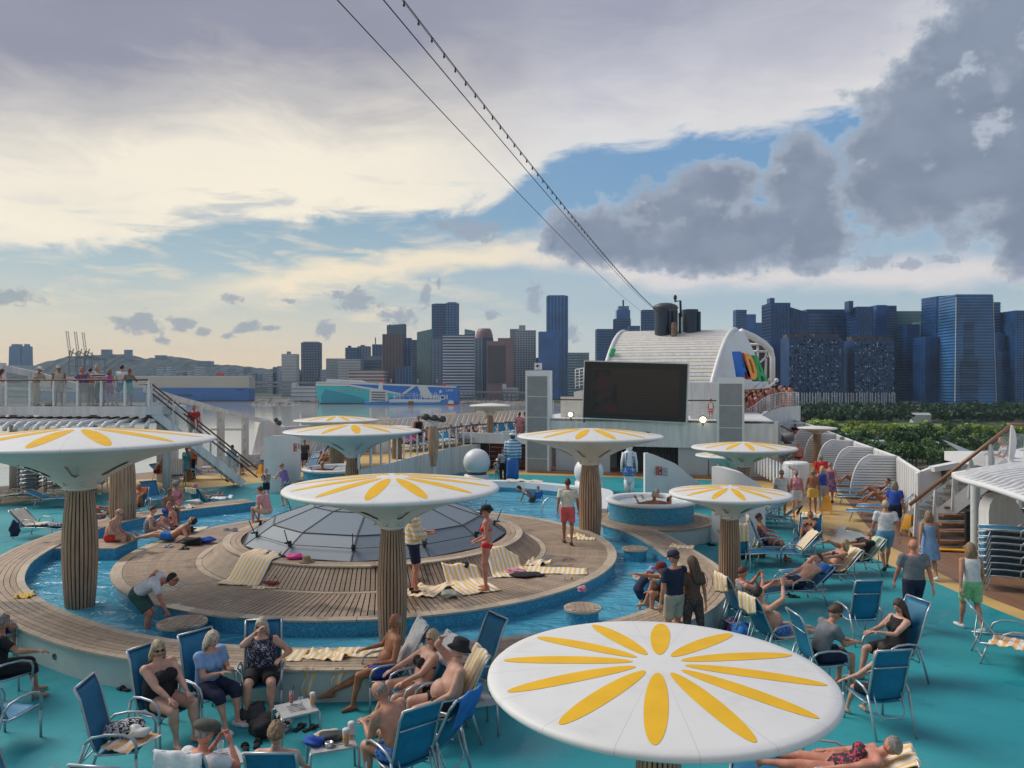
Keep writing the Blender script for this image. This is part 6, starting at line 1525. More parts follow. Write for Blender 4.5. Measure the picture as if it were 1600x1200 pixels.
for i, (px,py)in enumerate(((1388,792),(1372,800),(1352,776),(1342,766),(1330,757),(1322,748),(1316,740),(1311,733))):
 lounger(px,py,-62 if i<2 else-70,'blue lounger under the louvred fins, %s in the row'%('nearest','second','third','fourth','fifth','sixth','seventh','farthest')[i],44 if i<3 else 25,group='loungers lined up under the louvred fins',arms=False)
LL={}
LL['a']=lounger(60,822,104,'cream-padded lounger with a dark bag at the left, seen from the side',42)
LL['b']=lounger(165,812,80,'lounger behind the big left parasol column holding a woman in pink',35)
LL['c']=lounger(212,792,165,'lounger draped with an orange towel',55)
LL['d']=lounger(240,775,140,'blue lounger with raised back behind the orange towel',45)
LL['e']=lounger(322,782,20,'lounger with a checked towel beside the rear pool wall',50)
LL['f']=lounger(262,740,100,'lounger of the two people sitting at the rear left',40)
LL['g']=lounger(322,738,85,'lounger under the left staircase',30)
LL['h']=lounger(20,775,80,'lounger with a long pale towel at the left edge',12)
LL['i']=lounger(85,778,80,'low blue lounger next to the pale towel',25)
CREAMF=mat('cream_pad',(.66,.61,.48),.85,bump=.2)
towel_on(LL['a'],'l','cream towel over the lounger at the left',CREAMF,.1,.97);towel_on(LL['c'],'l','bright orange towel over a lounger back',FAB['orange'],.3,.4)
towel_on(LL['e'],'l','checked towel over the lounger by the rear pool wall',stripes('check_towel',(.5,.42,.25),(.65,.62,.5),.05),.08,.3);towel_on(LL['h'],'l','long pale towel over the lounger at the left edge',CREAMF,.1,.97)
C['g1']=chair(278,745,150,'blue chair with a white striped towel near the left staircase',20);towel_on(C['g1'],'c','white striped towel on the chair near the left staircase',stripes('white_stripe_towel',(.6,.52,.4),(.74,.72,.68),.05),.3,.9)
C['g2']=chair(410,722,190,'blue chair beside the yellow caution sign at the rear',20);towel_on(C['g2'],'c','white striped towel on the chair beside the rear caution sign',MATS['white_stripe_towel'],.2,.9)
for i, (px,py,z,fc)in enumerate(((486,722,.008,200),(497,716,.008,200),(508,709,.008,200),(575,712,.008,190),(480,733,.008,195))):
 lounger(px,py,fc,'blue lounger between the rear curved walls, number counted from the left tub: %s'%('first','second','third','fourth','fifth')[i],45,group='loungers between the rear curved walls',arms=False)
rr_=random.Random(21)
for i in range(26):
 f=i/25;px=626+190*f;py=712-26*f-4;p=P(px,py,ZT);p.y+=1.2+1.2*f;p.z=ZT
 lounger(0,0,150+rr_.uniform(-25,25),'blue lounger standing on the raised terrace',rr_.choice((25,45,50)),group='loungers on the raised terrace',arms=False,loc=p)
for i in range(14):
 p=Vector((13.2+i*.46,37+i*1.65,.004));lounger(0,0,-75,'lounger far along the right walkway',rr_.choice((25,45)),group='loungers far along the right walkway',arms=False,loc=p)
def stack(px,py,n,face,lab,grp,dz=.15):
 p=P(px,py,0)
 for k in range(n):
  q_=Vector((p.x,p.y,.0+dz*k));lounger(0,0,face,'%s, %s from the bottom'%(lab,('lowest','second','third','fourth','fifth','sixth','seventh','eighth','ninth','tenth','eleventh')[k])if k else '%s, lowest one'%lab,8,group=grp,arms=(k%2==0),loc=q_)
stack(1610,925,8,-62,'lounger in the near stack at the right edge','stacked loungers at the right edge')
stack(1640,890,8,-62,'lounger in the rear stack at the right edge','stacked loungers at the right edge')
stack(48,776,10,-20,'lounger in the tall stack left of the big column','stacked loungers at the left',.165)
stack(90,774,9,-20,'lounger in the stack partly behind the big left canopy','stacked loungers at the left',.165)
stack(150,768,8,-20,'lounger in the stack right of the big left column','stacked loungers at the left',.165)
side_table(128,764,.42,0,'side table beside the stacked loungers on the left')
t1, p1=side_table(463,1106,.44,-32,'side table with a red cocktail, water and beer')
t2, p2=side_table(520,1160,.42,-20,'side table with two beer mugs, a cap and an ashtray',.52,.40)
t3, p3=side_table(742,1092,.44,-20,'side table behind the man in the black hat')
t4, p4=side_table(345,1185,.42,-35,'side table at the bottom left behind the flat cap')
def on(p,dx,dy,z):return Vector((p.x+dx,p.y+dy,z+.008))
tumbler(on(p1,-.10,.12,.445),.032,.17,.75,COCK,'tall red cocktail with a black straw on the small table',straw=True,foam=False)
tumbler(on(p1,.06,-.02,.445),.036,.14,.5,CLEAR,'clear water glass between the cocktail and the beer')
tumbler(on(p1,.20,.05,.445),.038,.17,.82,BEER,'full beer glass on the table with the cocktail',foam=True)
tumbler(on(p2,.20,.10,.425),.044,.19,.30,BEER,'nearly empty beer mug with a handle',foam=True,handle=True,name='beer_mug',cat='beer mug')
tumbler(on(p2,.17,-.06,.425),.046,.18,.78,BEER,'full amber beer mug nearest the bending man',foam=True,handle=True,name='beer_mug',cat='beer mug')
mb=MB();mb.lathe([(.05,0),(.055,.045),(.035,.05),(.03,.02),(.001,.02)],18);o=solo('ashtray','round steel ashtray on the table with the beer mugs','ashtray',mb,STEEL,on(p2,-.02,-.1,.425))
def at3(p,name,cat,lab,r_,m,sq=.5,el=1.3,seed=1,rot=0):
 o=bundle(800,900,.1,r_,m,lab,name,cat,seed,sq,el,rot);o.matrix_world=Matrix.Translation(p)@Matrix.Rotation(R(rot),4,'Z');return o
at3(on(p2,-.21,-.05,.425),'baseball_hat','hat','dark blue cap hanging over the edge of the beer table',.10,FAB['royal'],.5,1.2,3)
at3(on(p2,-.05,.08,.425),'shoulder_bag','bag','dark bag on the beer table',.10,FAB['dkgrey'],.45,1.5,4,10)
at3(on(p2,-.12,.12,.46),'beige_hat','hat','flat beige hat lying on the beer table',.09,FAB['beige'],.2,1.7,5,25)
at3(on(p3,-.16,.06,.445),'purse','bag','dark maroon purse standing on the table behind the man in the hat',.085,FAB['maroon'],1.3,.9,6)
tumbler(on(p4,-.05,.12,.43),.04,.13,.3,CLEAR,'empty glass behind the man in the flat cap')
cb=C['b1'].matrix_world.translation
at3(cb+Vector((-.05,.12,.42)),'zebra_bag','bag','black and white zebra patterned bag on the loaded chair',.19,FAB['zigzag'],.65,1.25,8)
at3(cb+Vector((.2,-.02,.50)),'white_pouch','bag','small white pouch on the zebra bag',.095,mat('white_leather',(.68,.67,.62),.4),.8,1.3,9)
flat_towel(205,1160,.47,.42,.5,20,'orange and white towel crumpled on the loaded chair',stripes('orange_swirl_towel',(.72,.40,.15),(.74,.68,.62),.09),.06,7)
at3(Vector((P(415,1148,.0).x,P(415,1148,.0).y,.01)),'black_bag','bag','black bag on the deck below the cocktail table',.17,FAB['black'],.75,1.2,12)
at3(P(436,1140,.01),'black_white_bag','bag','black and white bag leaning behind the cocktail table',.14,FAB['zigzag'],.9,1.0,13)
at3(P(395,1125,.01),'dark_rucksack','bag','dark rucksack between the women on the left',.16,FAB['dkgrey'],.8,1.2,14)
cbag=C['c2'].matrix_world.translation
at3(cbag+Vector((.05,-.38,.62)),'black_bag','bag','large black bag hung on the chair at the left edge',.24,FAB['black'],1.0,.9,15)
for px, py, m_, lab, rt_ in((200,1076,'black','black flip-flops on the teal deck behind the blonde woman',60),(474,1140,'black','black and white striped slides under the cocktail table',-25),(392,1168,'black','black striped slides near the white shoes',20),(1122,956,'black','black sandals on the deck by the right pool wall',30),(1113,852,'black','dark shoes beside the right hot tub step',80),(1240,932,'black','black flip-flops under the lounger of the man in navy trunks',80),(325,1150,'dkgrey','dark sandals left of the white shoes',10)):
 footwear(px,py,.01,FAB[m_],lab,rot=rt_)
footwear(265,855,.5,FAB['lgrey'],'light sandals on the island below the sunbather',rot=70);footwear(290,858,.5,FAB['dkgrey'],'dark trainers on the island beside the black bag',rot=80,kind='shoes')
footwear(423,866,.915,FAB['grey'],'grey flip-flops on the skylight bench',rot=75);footwear(442,868,.915,FAB['black'],'black flip-flops on the skylight bench',rot=75)
def isl_z(x,y):
 r_=math.hypot(x-CX,y-CY)
 return .92 if r_<3.7 else .5+.42*(4.2-r_)/.5 if r_<4.2 else .51
flat_towel(400,898,.55,.95,1.5,12,'yellow striped towel hanging down the wooden slope on the left',None,.03,2,isl_z)
flat_towel(440,916,.5,1.1,.5,0,'yellow towel under the black bag and the blue ring',None,.04,3)
flat_towel(665,922,.5,.8,1.0,20,'crumpled striped towel right of the middle column',None,.07,4)
flat_towel(735,915,.5,.85,1.35,-25,'striped towel under the feet of the woman in the red bikini',None,.04,6,isl_z)
flat_towel(792,892,.5,.9,1.2,-15,'pale yellow towel behind the woman in the red bikini',None,.04,8,isl_z)
flat_towel(862,892,.5,1.6,.6,8,'pale striped towel with two glasses at its end',None,.02,9)
flat_towel(835,880,.5,.6,.6,30,'bunched yellow towel beside the pink hat',None,.10,10)
flat_towel(455,1025,.5,.42,.5,0,'folded yellow striped towel on the ledge at the left of a row',None,.01,11)
flat_towel(575,1020,.5,1.0,.42,0,'flat yellow striped towel on the ledge behind the tanned man',None,.015,12)
flat_towel(512,1025,.5,.65,.4,10,'crumpled yellow towel in the middle of the ledge row',None,.08,13)
for px, lab, sd_ in((484,'yellow towel end hanging down the pool wall',1),(530,'short yellow towel end hanging over the pool wall',2)):
 c=P(px,1043,.5);l_=.42 if sd_==1 else .26
 mb=MB();mb.slab(lambda u,v:Vector(((u-.5)*(.14+.06*v)+.03*math.sin(6*v),-.03-.015*math.sin(9*u+3*v),.02-l_*v)),8,14,(0,.012,0));o=put('towel',mb.mesh('towel',TOWEL));o.matrix_world=Matrix.Translation(c+Vector((0,-.03,0)));tag(o,lab,'towel')
flat_towel(900,838,.5,.5,.4,0,'small yellow towel on the platform of the right hot tub',None,.06,15);flat_towel(1066,855,.5,.6,.4,20,'folded white and yellow towel on the right end of the pool wall',None,.05,16)
flat_towel(915,842,.5,.5,.35,10,'yellow cloth on the ledge in front of the right hot tub',None,.06,17);flat_towel(40,932,.5,.3,.3,0,'small yellow towel on the left pool wall',FAB['yellow'],.08,18)
flat_towel(345,779,.5,.8,.4,0,'white cloth on the rear pool wall',TOWELW,.08,19);flat_towel(288,793,.5,.7,.4,0,'cream towel beside the boy on the rear pool wall',CREAMF,.08,20);flat_towel(275,828,.5,1.6,.7,0,'cream towel behind the sunbathing man on the island',CREAMF,.03,21)
flat_towel(820,752,.62,1.5,.5,5,'yellow towel lying on the far white rim',CREAMF,.06,22)
bundle(441,912,.52,.22,FAB['maroon'],'dark patterned bag on the yellow towel','beach_bag','bag',31,.4,1.5);bundle(465,912,.52,.15,FAB['blue'],'bright blue swim ring beside the dark bag','swim_ring','swim ring',32,.3,1.4)
bundle(718,893,.62,.17,FAB['black'],'black clothes on the slope left of the red bikini woman','clothes_bundle','clothes',33,.7,1.1);bundle(703,932,.5,.13,FAB['cream'],'round cream bag between two towels','round_bag','bag',34,.5,1.3)
bundle(806,896,.5,.15,FAB['pink'],'pink sun hat on black clothes','sun_hat','hat',35,.4,1.4);bundle(820,900,.5,.2,FAB['black'],'flat black garment beside the pink hat','clothes_bundle','clothes',36,.2,1.6)
bundle(910,924,.5,.1,FAB['pink'],'small pink cloth hanging on the edge of the island','pink_cloth','cloth',37,.6,.9);bundle(300,850,.52,.2,FAB['black'],'black bag beside the sunbathing man','black_bag','bag',38,.5,1.4);bundle(322,848,.52,.17,FAB['royal'],'blue bag at the shoulder of the sunbathing man','blue_bag','bag',39,.5,1.2)
bundle(285,832,.52,.22,FAB['black'],'dark clothes in front of the seated women on the island','clothes_bundle','clothes',40,.4,1.6);bundle(360,829,.92,.12,FAB['lgrey'],'grey cloth at the end of the skylight bench','grey_cloth','cloth',41,.4,1.5)
bundle(305,787,.5,.17,FAB['white'],'white shirt lying on the rear pool wall','white_shirt','shirt',42,.5,1.5)
mb=MB();mb.lathe([(.001,.12),(.06,.115),(.085,.08),(.09,.02),(.17,.0),(.172,-.006),(.09,.01)],24);solo('straw_hat','brown straw hat on the skylight bench','hat',mb,mat('straw',(.30,.21,.12),.9,bump=.4,scale=30),P(479,877,.92))
bundle(461,872,.92,.12,mat('hot_pink',(.75,.05,.30),.6),'hot pink bikini lying beside the straw hat','pink_bikini','bikini',44,.45,1.6)
for dx, lab in((882,'empty glass at the end of the pale towel'),(893,'amber drink at the end of the pale towel')):tumbler(P(dx,906,.5),.035,.13,.5,BEER if dx>890 else CLEAR,lab)
for k, (px,py,c_)in enumerate(((1003,899,'mint'),(1013,896,'red'),(1018,901,'green'))):bundle(px,py,.507,.04,FAB[c_],('green toy on the round pool table','red toy on the round pool table','dark green toy beside the red one')[k],'toy','toy',50+k,.7,1)
bundle(318,1000,.55,.10,mat('coconut',(.10,.06,.04),.8),'brown ball-shaped lamp head above the empty chair by the pool wall','brown_ball','ball',61,1.0,1.0)
tumbler(P(326,1012,.5),.04,.20,.0,CLEAR,'tall empty glass on the pool wall behind the blue chair')
bundle(23,838,.25,.14,FAB['navy'],'navy bag hanging from the cream lounger','navy_bag','bag',62,1.6,.8);bundle(84,822,.38,.16,FAB['zigzag'],'black and white towel folded on the cream lounger','folded_towel','towel',63,.4,1.5)
bundle(1185,870,.01,.2,pattern('yellow_bag',(.45,.36,.04),(.08,.08,.02),12,.5),'yellow patterned bag under the chairs by the fin wall','yellow_bag','bag',64,.9,1.0);bundle(1165,873,.01,.14,FAB['black'],'black cap lying beside the yellow bag','baseball_hat','hat',65,.6,1.3)
bundle(1145,985,.02,.2,FAB['purplepat'],'purple patterned bag under the chair of the red-haired woman','purple_bag','bag',66,.7,1.1);bundle(1158,1000,.0,.2,FAB['blue'],'bright blue bag beside the big near parasol','blue_bag','bag',67,.9,.8)
bundle(1140,838,.42,.22,FAB['beige'],'beige bags on the step behind the teak column','beige_bag','bag',68,.6,1.3)
bundle(955,806,.5,.1,FAB['white'],'white and blue toy at the foot of the right hot tub','toy','toy',69,.8,1.0)
bundle(296,748,.01,.25,FAB['lgrey'],'bags on the deck below the woman in green at the rear left','bags','bags',70,.8,1.0)
def caution(px,py,lab,face):
 p=P(px,py,0);t=thing('caution_sign',lab,'caution sign',M=Matrix.Translation(p)@Matrix.Rotation(-R(face),4,'Z'),group='yellow caution signs')
 for s_ in(-1,1):
  mb=MB();A=[(-.20,s_*.24,0),(-.13,s_*.24,0),(-.11,s_*.17,.16),(.11,s_*.17,.16),(.13,s_*.24,0),(.20,s_*.24,0),(.11,s_*.02,.62),(-.11,s_*.02,.62)];mb.plate(A,.015,(0,s_,.35));obj('panel',mb,mat('caution_yellow',(.72,.36,.03),.45),t)
 return t
caution(1292,803,'yellow folding caution sign beside the three women on the yellow band',20);caution(1420,835,'yellow caution sign at the foot of the right staircase',60);caution(408,745,'yellow caution sign before the rear left curved wall',30)
# people
SKIN={n:mat('skin_'+n,c,.5,var=.13,scale=7,col2=c2,spec=.35,bump=.08)for n,c,c2 in(('pale',(.56,.29,.20),(.66,.40,.30)),('mid',(.46,.21,.125),(.56,.30,.20)),('tan',(.32,.125,.06),(.42,.19,.105)),('red',(.55,.20,.13),(.66,.31,.22)),('brown',(.20,.10,.06),(.25,.13,.085)))}
HAIRM={n:mat('hair_'+n,c,.6,var=.45,scale=26,bump=.6,stretch=(2.5,2.5,.35))for n,c in dict(blonde=(.42,.34,.22),grey=(.24,.22,.20),white=(.50,.44,.34),brown=(.075,.045,.028),dark=(.022,.016,.014),black=(.01,.009,.009),red=(.11,.03,.028),sandy=(.26,.17,.10)).items()}
EYEM=mat('eye_dark',(.02,.015,.012),.2);LIPM=mat('lips',(.32,.11,.09),.5);SUNG=mat('sunglass_lens',(.01,.01,.012),.12)
PEND=[]
def ik(a,b,l1,l2,pole):
 d=b-a;L_=min(d.length,(l1+l2)*.998);L_=max(L_,abs(l1-l2)+.02);dn=d.normalized();b=a+dn*L_
 x=(l1*l1-l2*l2+L_*L_)/(2*L_);h=math.sqrt(max(0,l1*l1-x*x));p=pole-dn*pole.dot(dn)
 if p.length<1e-4:p=dn.orthogonal()
 return a+dn*x+p.normalized()*h, b
def head_surface(d):
 """radius shaping of a head in direction d (x side, y face, z up), returns point"""
 x, y, z=d;rx, ry, rz=.074, .094, .112
 if z<0:
  rx*=1-.22*(-z);ry*=1-.10*(-z)if y>0 else 1-.35*(-z)
 p=Vector((x*rx,y*ry,z*rz))
 if y>0:
  p.y*=.97
  n=math.exp(-((x/.17)**2))*math.exp(-(((z+.20)/.17)**2));p.y+=.021*n*(y>.5)
  p.y+=.006*math.exp(-((z-.16)/.10)**2)*math.exp(-(x/.5)**2)
  p.y-=.009*(math.exp(-(((abs(x)-.36)/.14)**2))*math.exp(-(((z-.0)/.10)**2)))
  p.y+=.010*math.exp(-(((z+.92)/.14)**2))*math.exp(-(x/.3)**2)
 return p
def sphere_dirs(seg,rings):return[[Vector((math.sin(PI*i/rings)*math.cos(2*PI*k/seg),math.sin(PI*i/rings)*math.sin(2*PI*k/seg),-math.cos(PI*i/rings)))for k in range(seg)]for i in range(rings+1)]
def head_mb(M,k,near,eyes=True):
 mb=MB();seg, rings=(28,20)if near else(14,10);D=sphere_dirs(seg,rings);vs=[M@(head_surface(d)*k)for row in D for d in row]
 mb.add(vs,[(i*seg+j,i*seg+(j+1)%seg,(i+1)*seg+(j+1)%seg,(i+1)*seg+j)for i in range(rings)for j in range(seg)],True,0)
 for sx in(-1,1):mb.ball(M@Vector((sx*.076*k,-.004*k,-.012*k)),(.010*k,.017*k,.028*k),8,6,M.to_3x3())
 if near and eyes:
  for sx in(-1,1):mb.ball(M@Vector((sx*.029*k,.081*k,.002*k)),(.011*k,.006*k,.006*k),8,6,M.to_3x3(),1)
  mb.ball(M@Vector((0,.081*k,-.062*k)),(.021*k,.007*k,.006*k),8,6,M.to_3x3(),2)
  for sx in(-1,1):mb.ball(M@Vector((sx*.029*k,.084*k,.020*k)),(.016*k,.005*k,.003*k),6,4,M.to_3x3(),1)
 return mb
def hand_mb(mb,w,d,n,k,side,near,curl=.5):
 """palm, four unequal bent fingers and a thumb leaving the side of the palm"""
 d=d.normalized();n=(n-d*n.dot(d)).normalized();s_=d.cross(n)*side
 seg=6 if near else 4
 mb.tube([w-d*.02*k,w+d*.02*k,w+d*.06*k,w+d*.09*k],.02,10,ell=[(.024*k,.018*k),(.034*k,.017*k),(.042*k,.015*k),(.038*k,.012*k)],lat=s_)
 for i, (o_,L_)in enumerate(((-.030,.068),(-.010,.078),(.010,.073),(.029,.056))):
  b=w+d*.085*k+s_*o_*k;a1, a2=curl*.55, curl*1.25
  p1=b+(d*math.cos(a1)+n*math.sin(a1))*L_*.45*k;p2=p1+(d*math.cos(a2)+n*math.sin(a2))*L_*.33*k;p3=p2+(d*math.cos(a2*1.3)+n*math.sin(a2*1.3))*L_*.24*k
  mb.tube([b-d*.01*k,p1,p2,p3],[.0095*k,.0088*k,.008*k,.006*k],seg)
 b=w+d*.025*k-s_*.034*k;q1=b+(d*.7-s_*.6+n*.25).normalized()*.034*k;q2=q1+(d*.9-s_*.15+n*.4).normalized()*.028*k
 mb.tube([b+s_*.012*k,q1,q2],[.0125*k,.0105*k,.0075*k],seg)
def rawobj(name,mb,mats,parent,vox,smooth,extra=None):
 me=mb.mesh(name,mats,False);o=put(name,me,parent)
 m=o.modifiers.new('r','REMESH');m.mode='VOXEL';m.voxel_size=vox;m.use_smooth_shade=True
 s_=o.modifiers.new('s','SMOOTH');s_.iterations=smooth;s_.factor=.5
 PEND.append((o,extra,mats));return o
V=lambda*a:Vector(a)
POSE={'stand':dict(pel=(0,0,.93),lean=1,hunch=6,hands=((-.27,.04,.80),(.27,.04,.80)),feet=((-.10,0,.08),(.11,.04,.08))),'walk':dict(pel=(0,0,.915),lean=3,hunch=6,hands=((-.27,.20,.84),(.28,-.14,.82)),feet=((-.09,-.26,.13),(.09,.28,.08))),'walk2':dict(pel=(0,0,.92),lean=3,hunch=6,hands=((-.27,-.12,.82),(.27,.16,.84)),feet=((-.09,.20,.08),(.09,-.20,.12))),'rail':dict(pel=(0,-.22,.91),lean=22,hunch=14,hands=((-.20,.26,1.10),(.16,.28,1.10)),feet=((-.12,-.22,.08),(.12,-.16,.08))),'bend':dict(pel=(0,-.12,.84),lean=66,hunch=34,hands=((-.22,-.02,.90),(.2,.52,.42)),feet=((-.10,-.1,.08),(.12,.12,.08))),'sit':dict(pel=(0,-.07,.53),lean=-10,hunch=10,hands=((-.14,.26,.62),(.15,.28,.62)),feet=((-.13,.42,.08),(.14,.40,.08))),'sitarm':dict(pel=(0,-.05,.53),lean=-20,hunch=14,hands=((-.30,.22,.69),(.30,.20,.69)),feet=((-.13,.46,.08),(.14,.44,.08))),'stretch':dict(pel=(0,-.02,.52),lean=-28,hunch=16,hands=((-.30,.20,.69),(.20,.22,.62)),feet=((-.16,.78,.08),(.18,.52,.08))),'sitfwd':dict(pel=(0,-.02,.53),lean=32,hunch=28,hands=((-.05,.50,.66),(.05,.50,.66)),feet=((-.13,.36,.08),(.15,.42,.08))),'phone':dict(pel=(0,-.06,.53),lean=6,hunch=22,hands=((-.07,.30,.80),(.08,.32,.78)),feet=((-.11,.42,.08),(.12,.46,.08))),'recline':dict(pel=(0,-.16,.46),lean=-44,hunch=18,hands=((-.22,.10,.50),(.22,.12,.50)),feet=((-.10,.74,.44),(.12,.72,.44)),foot='up'),'kneesup':dict(pel=(0,-.14,.46),lean=-40,hunch=18,hands=((-.12,.14,.72),(.14,.16,.70)),feet=((-.12,.46,.42),(.10,.56,.42)),kpole=(0,.2,1)),'lieflat':dict(pel=(0,0,.13),lean=-62,hunch=14,hands=((-.26,-.28,.06),(.2,-.1,.12)),feet=((-.12,.84,.10),(.10,.84,.10)),foot='up'),'ledge':dict(pel=(0,-.06,.12),lean=12,hunch=26,hands=((-.12,.26,.20),(.12,.28,.20)),feet=((-.14,.34,-.30),(.14,.36,-.30))),'ground':dict(pel=(0,0,.12),lean=10,hunch=24,hands=((-.24,.26,.20),(.22,.28,.22)),feet=((-.2,.55,.08),(.16,.60,.08)),kpole=(0,.2,1)),'bath':dict(pel=(0,0,-.30),lean=-12,hunch=14,hands=((-.52,.05,.22),(.52,.05,.22)),feet=((-.14,.6,-.6),(.14,.6,-.6))),}
def person(lab,loc,face,pose,h=1.72,g=1.0,sex='m',skin='mid',hair=('short','brown'),top=None,bottom=None,near=1,grp=None,head=(0,0),glasses=False,hat=None,shoes=None,over=None,belly=0,rest=None):
 ps=dict(POSE[pose]);ps.update(over or{});k=h/1.72;W=(.93 if sex=='f' else 1.0)
 vox=(.0165,.022,.032)[2-near]if near<3 else .0165
 sm=(3,3,2)[2-near]
 loc=Vector(loc);pel=V(*ps['pel'])*k
 if pose in('sit','sitarm','stretch','sitfwd','phone','recline','kneesup'):pel.z=ps['pel'][2]
 lean, hunch=R(ps['lean']), R(ps['hunch'])
 def sp(s_):
  n_=8;p=pel.copy();st_=s_/n_
  for i in range(n_):
   a=lean+hunch*((st_*(i+.5))/.5-.5);p=p+V(0,math.sin(a),math.cos(a))*st_*k
  return p
 def ax(s_):a=lean+hunch*(s_/.5-.5);return V(0,math.sin(a),math.cos(a)), V(0,math.cos(a),-math.sin(a))
 tw=R(ps.get('twist',0))
 hipw, chw, waist=(.172,.150,.130)if sex=='f' else(.158,.172,.145)
 bg=g;sec=[(-.115,.09,.075),(-.06,hipw*.92,.105),(.02,hipw,.112),(.13,waist*(1+(bg-1)*.8),.100*bg),(.22,waist*1.03*(1+(bg-1)*.6),.103*bg),(.33,chw,.112),(.41,chw*.99,.098),(.455,.125,.075),(.485,.07,.055)]
 def torso(mb,s0,s1,e,flare=0):
  ss=[s0]+[s_ for s_,_,_ in sec if s0<s_<s1]+[s1];xs=[q_[0]for q_ in sec]
  pts=[sp(s_)for s_ in ss];ell=[((np.interp(s_,xs,[q_[1]for q_ in sec])*g**.7+e+flare*max(0,(.1-s_)))*k,(np.interp(s_,xs,[q_[2]for q_ in sec])+e)*k)for s_ in ss]
  mb.tube(pts,.1,18,ell=ell,lat=(1,0,0))
  if belly and s0<.1<s1:d, f=ax(.1);mb.ball(sp(.10)+f*(.035+.05*belly)*k,((.135+.02*belly+e)*k,(.11+.035*belly+e)*k,(.125+.02*belly+e)*k),16,10)
  if sex=='f' and s0<.3 and s1>.3:
   d, f=ax(.30)
   for sx in(-1,1):mb.ball(sp(.295)+f*.092*g*k+V(sx*.068*k,0,0),(.055+e*.8)*k*g,12,8)
 shw=(.165 if sex=='f' else .188)*(1+(g-1)*.4)*k
 S_=[sp(.425)+V(sx*shw,0,0)for sx in(-1,1)];Hh=[sp(-.02)+V(sx*.092*k*g**.5,0,0)for sx in(-1,1)]
 el, wr, kn, an=[], [], [], []
 for i, sx in enumerate((-1,1)):
  t=V(*ps['hands'][i])*k
  if pose in('sit','sitarm','stretch','recline'):t=V(*ps['hands'][i])
  pole=V(*ps['epole'][i])if 'epole' in ps else V(sx*.55,-.8,-.5)
  e_, w_=ik(S_[i],t,.285*k,.255*k,pole);el.append(e_);wr.append(w_)
  t=V(*ps['feet'][i])*(k if pose not in('sit','sitarm','stretch','sitfwd','phone','recline','kneesup')else 1);pole=V(*ps.get('kpole',(0,1,.45)))+V(sx*.12,0,0)
  k_, a_=ik(Hh[i],t,.425*k,.41*k,pole);kn.append(k_);an.append(a_)
 gl=g**.6
 def thigh(mb,i,f,e,e2=None,mi=0):
  e2=e if e2 is None else e2;a, b=Hh[i], kn[i];q_=a.lerp(b,f);a0=a+(a-b).normalized()*.02
  r0, r1=.088*gl, .056*gl;rq=(r0+(r1-r0)*f);mb.tube([a0,a.lerp(q_,.4),q_],[(r0+e)*k,(r0*.6+rq*.4+(e+e2)/2)*k,(rq+e2)*k],14)
 bm_=MB();torso(bm_,-.115,.485,0)
 nd, nf=ax(.49);bm_.tube([sp(.44),sp(.49),sp(.56)],[.062*k,.052*k*gl,.050*k*gl],12)
 for i, sx in enumerate((-1,1)):
  bm_.ball(Hh[i],.092*k*gl,12,8);thigh(bm_,i,1,0);bm_.ball(kn[i],.055*k*gl,10,8)
  mcf=kn[i].lerp(an[i],.3);back=(an[i]-kn[i]).normalized().cross(V(1,0,0));
  bm_.tube([kn[i],mcf-back*-.012*k,kn[i].lerp(an[i],.65),an[i]],[.052*k*gl,.055*k*gl,.040*k,.034*k],12)
  bm_.ball(S_[i],.056*k*gl,12,8);bm_.tube([S_[i],S_[i].lerp(el[i],.5),el[i]],[.050*k*gl,.046*k*gl,.038*k*gl],10);bm_.ball(el[i],.038*k*gl,8,6)
  bm_.tube([el[i],el[i].lerp(wr[i],.35),wr[i]],[.037*k*gl,.036*k*gl,.024*k],10);bm_.ball(wr[i],.024*k,8,6)
  bm_.tube([sp(.44),S_[i]+V(0,0,.012)],[.06*k,.045*k],10)
  fd=V(sx*.18,1,0).normalized()
  if ps.get('foot')=='up':sh=(an[i]-kn[i]).normalized();fd=(V(sx*.15,.15,1)-sh*V(sx*.15,.15,1).dot(sh)).normalized()*.9+sh*.35;fd.normalize()
  elif pose.startswith('walk')and ps['feet'][i][2]>.1:fd=V(0,.9,-.35).normalized()
  dn=V(0,0,-1)if ps.get('foot')!='up' else(an[i]-kn[i]).normalized()
  hl=an[i]+dn*.045*k-fd*.045*k;to=an[i]+dn*.055*k+fd*.155*k
  bm_.tube([hl,an[i]+dn*.035*k+fd*.04*k,to],[.034*k,.036*k,.026*k],10);bm_.ball(to,.027*k,8,6);bm_.ball(hl,.034*k,8,6);bm_.ball(an[i],.036*k,8,6)
  if shoes:
   pass
 hp, hy=R(head[0]), R(head[1]);ndir=(nd*.55+V(0,0,1)*.45).normalized()if abs(ps['lean'])<55 else nd
 hc=sp(.54)+ndir*.105*k
 Rh=Matrix.Rotation(-hy,4,'Z')@Matrix.Rotation(-hp-(lean*.35 if pose!='lieflat' else lean*.8),4,'X');MH=Matrix.Translation(hc)@Rh
 ex=head_mb(MH,k*1.02,near>=1)
 for i, sx in enumerate((-1,1)):
  fdir=(wr[i]-el[i]).normalized();hand_mb(ex,wr[i],fdir,V(-sx,0,0)if abs(fdir.z)>.6 else V(0,0,-1),k,sx if abs(fdir.z)>.6 else sx,near>=2,ps.get('curl',.5))
 mats=[SKIN[skin],EYEM,LIPM]
 P0=rawobj('person',bm_,mats,None,vox,sm,ex);P0.matrix_world=Matrix.Translation(loc)@Matrix.Rotation(-R(face),4,'Z')
 tag(P0,lab,'person',grp)
 cv=vox*1.05
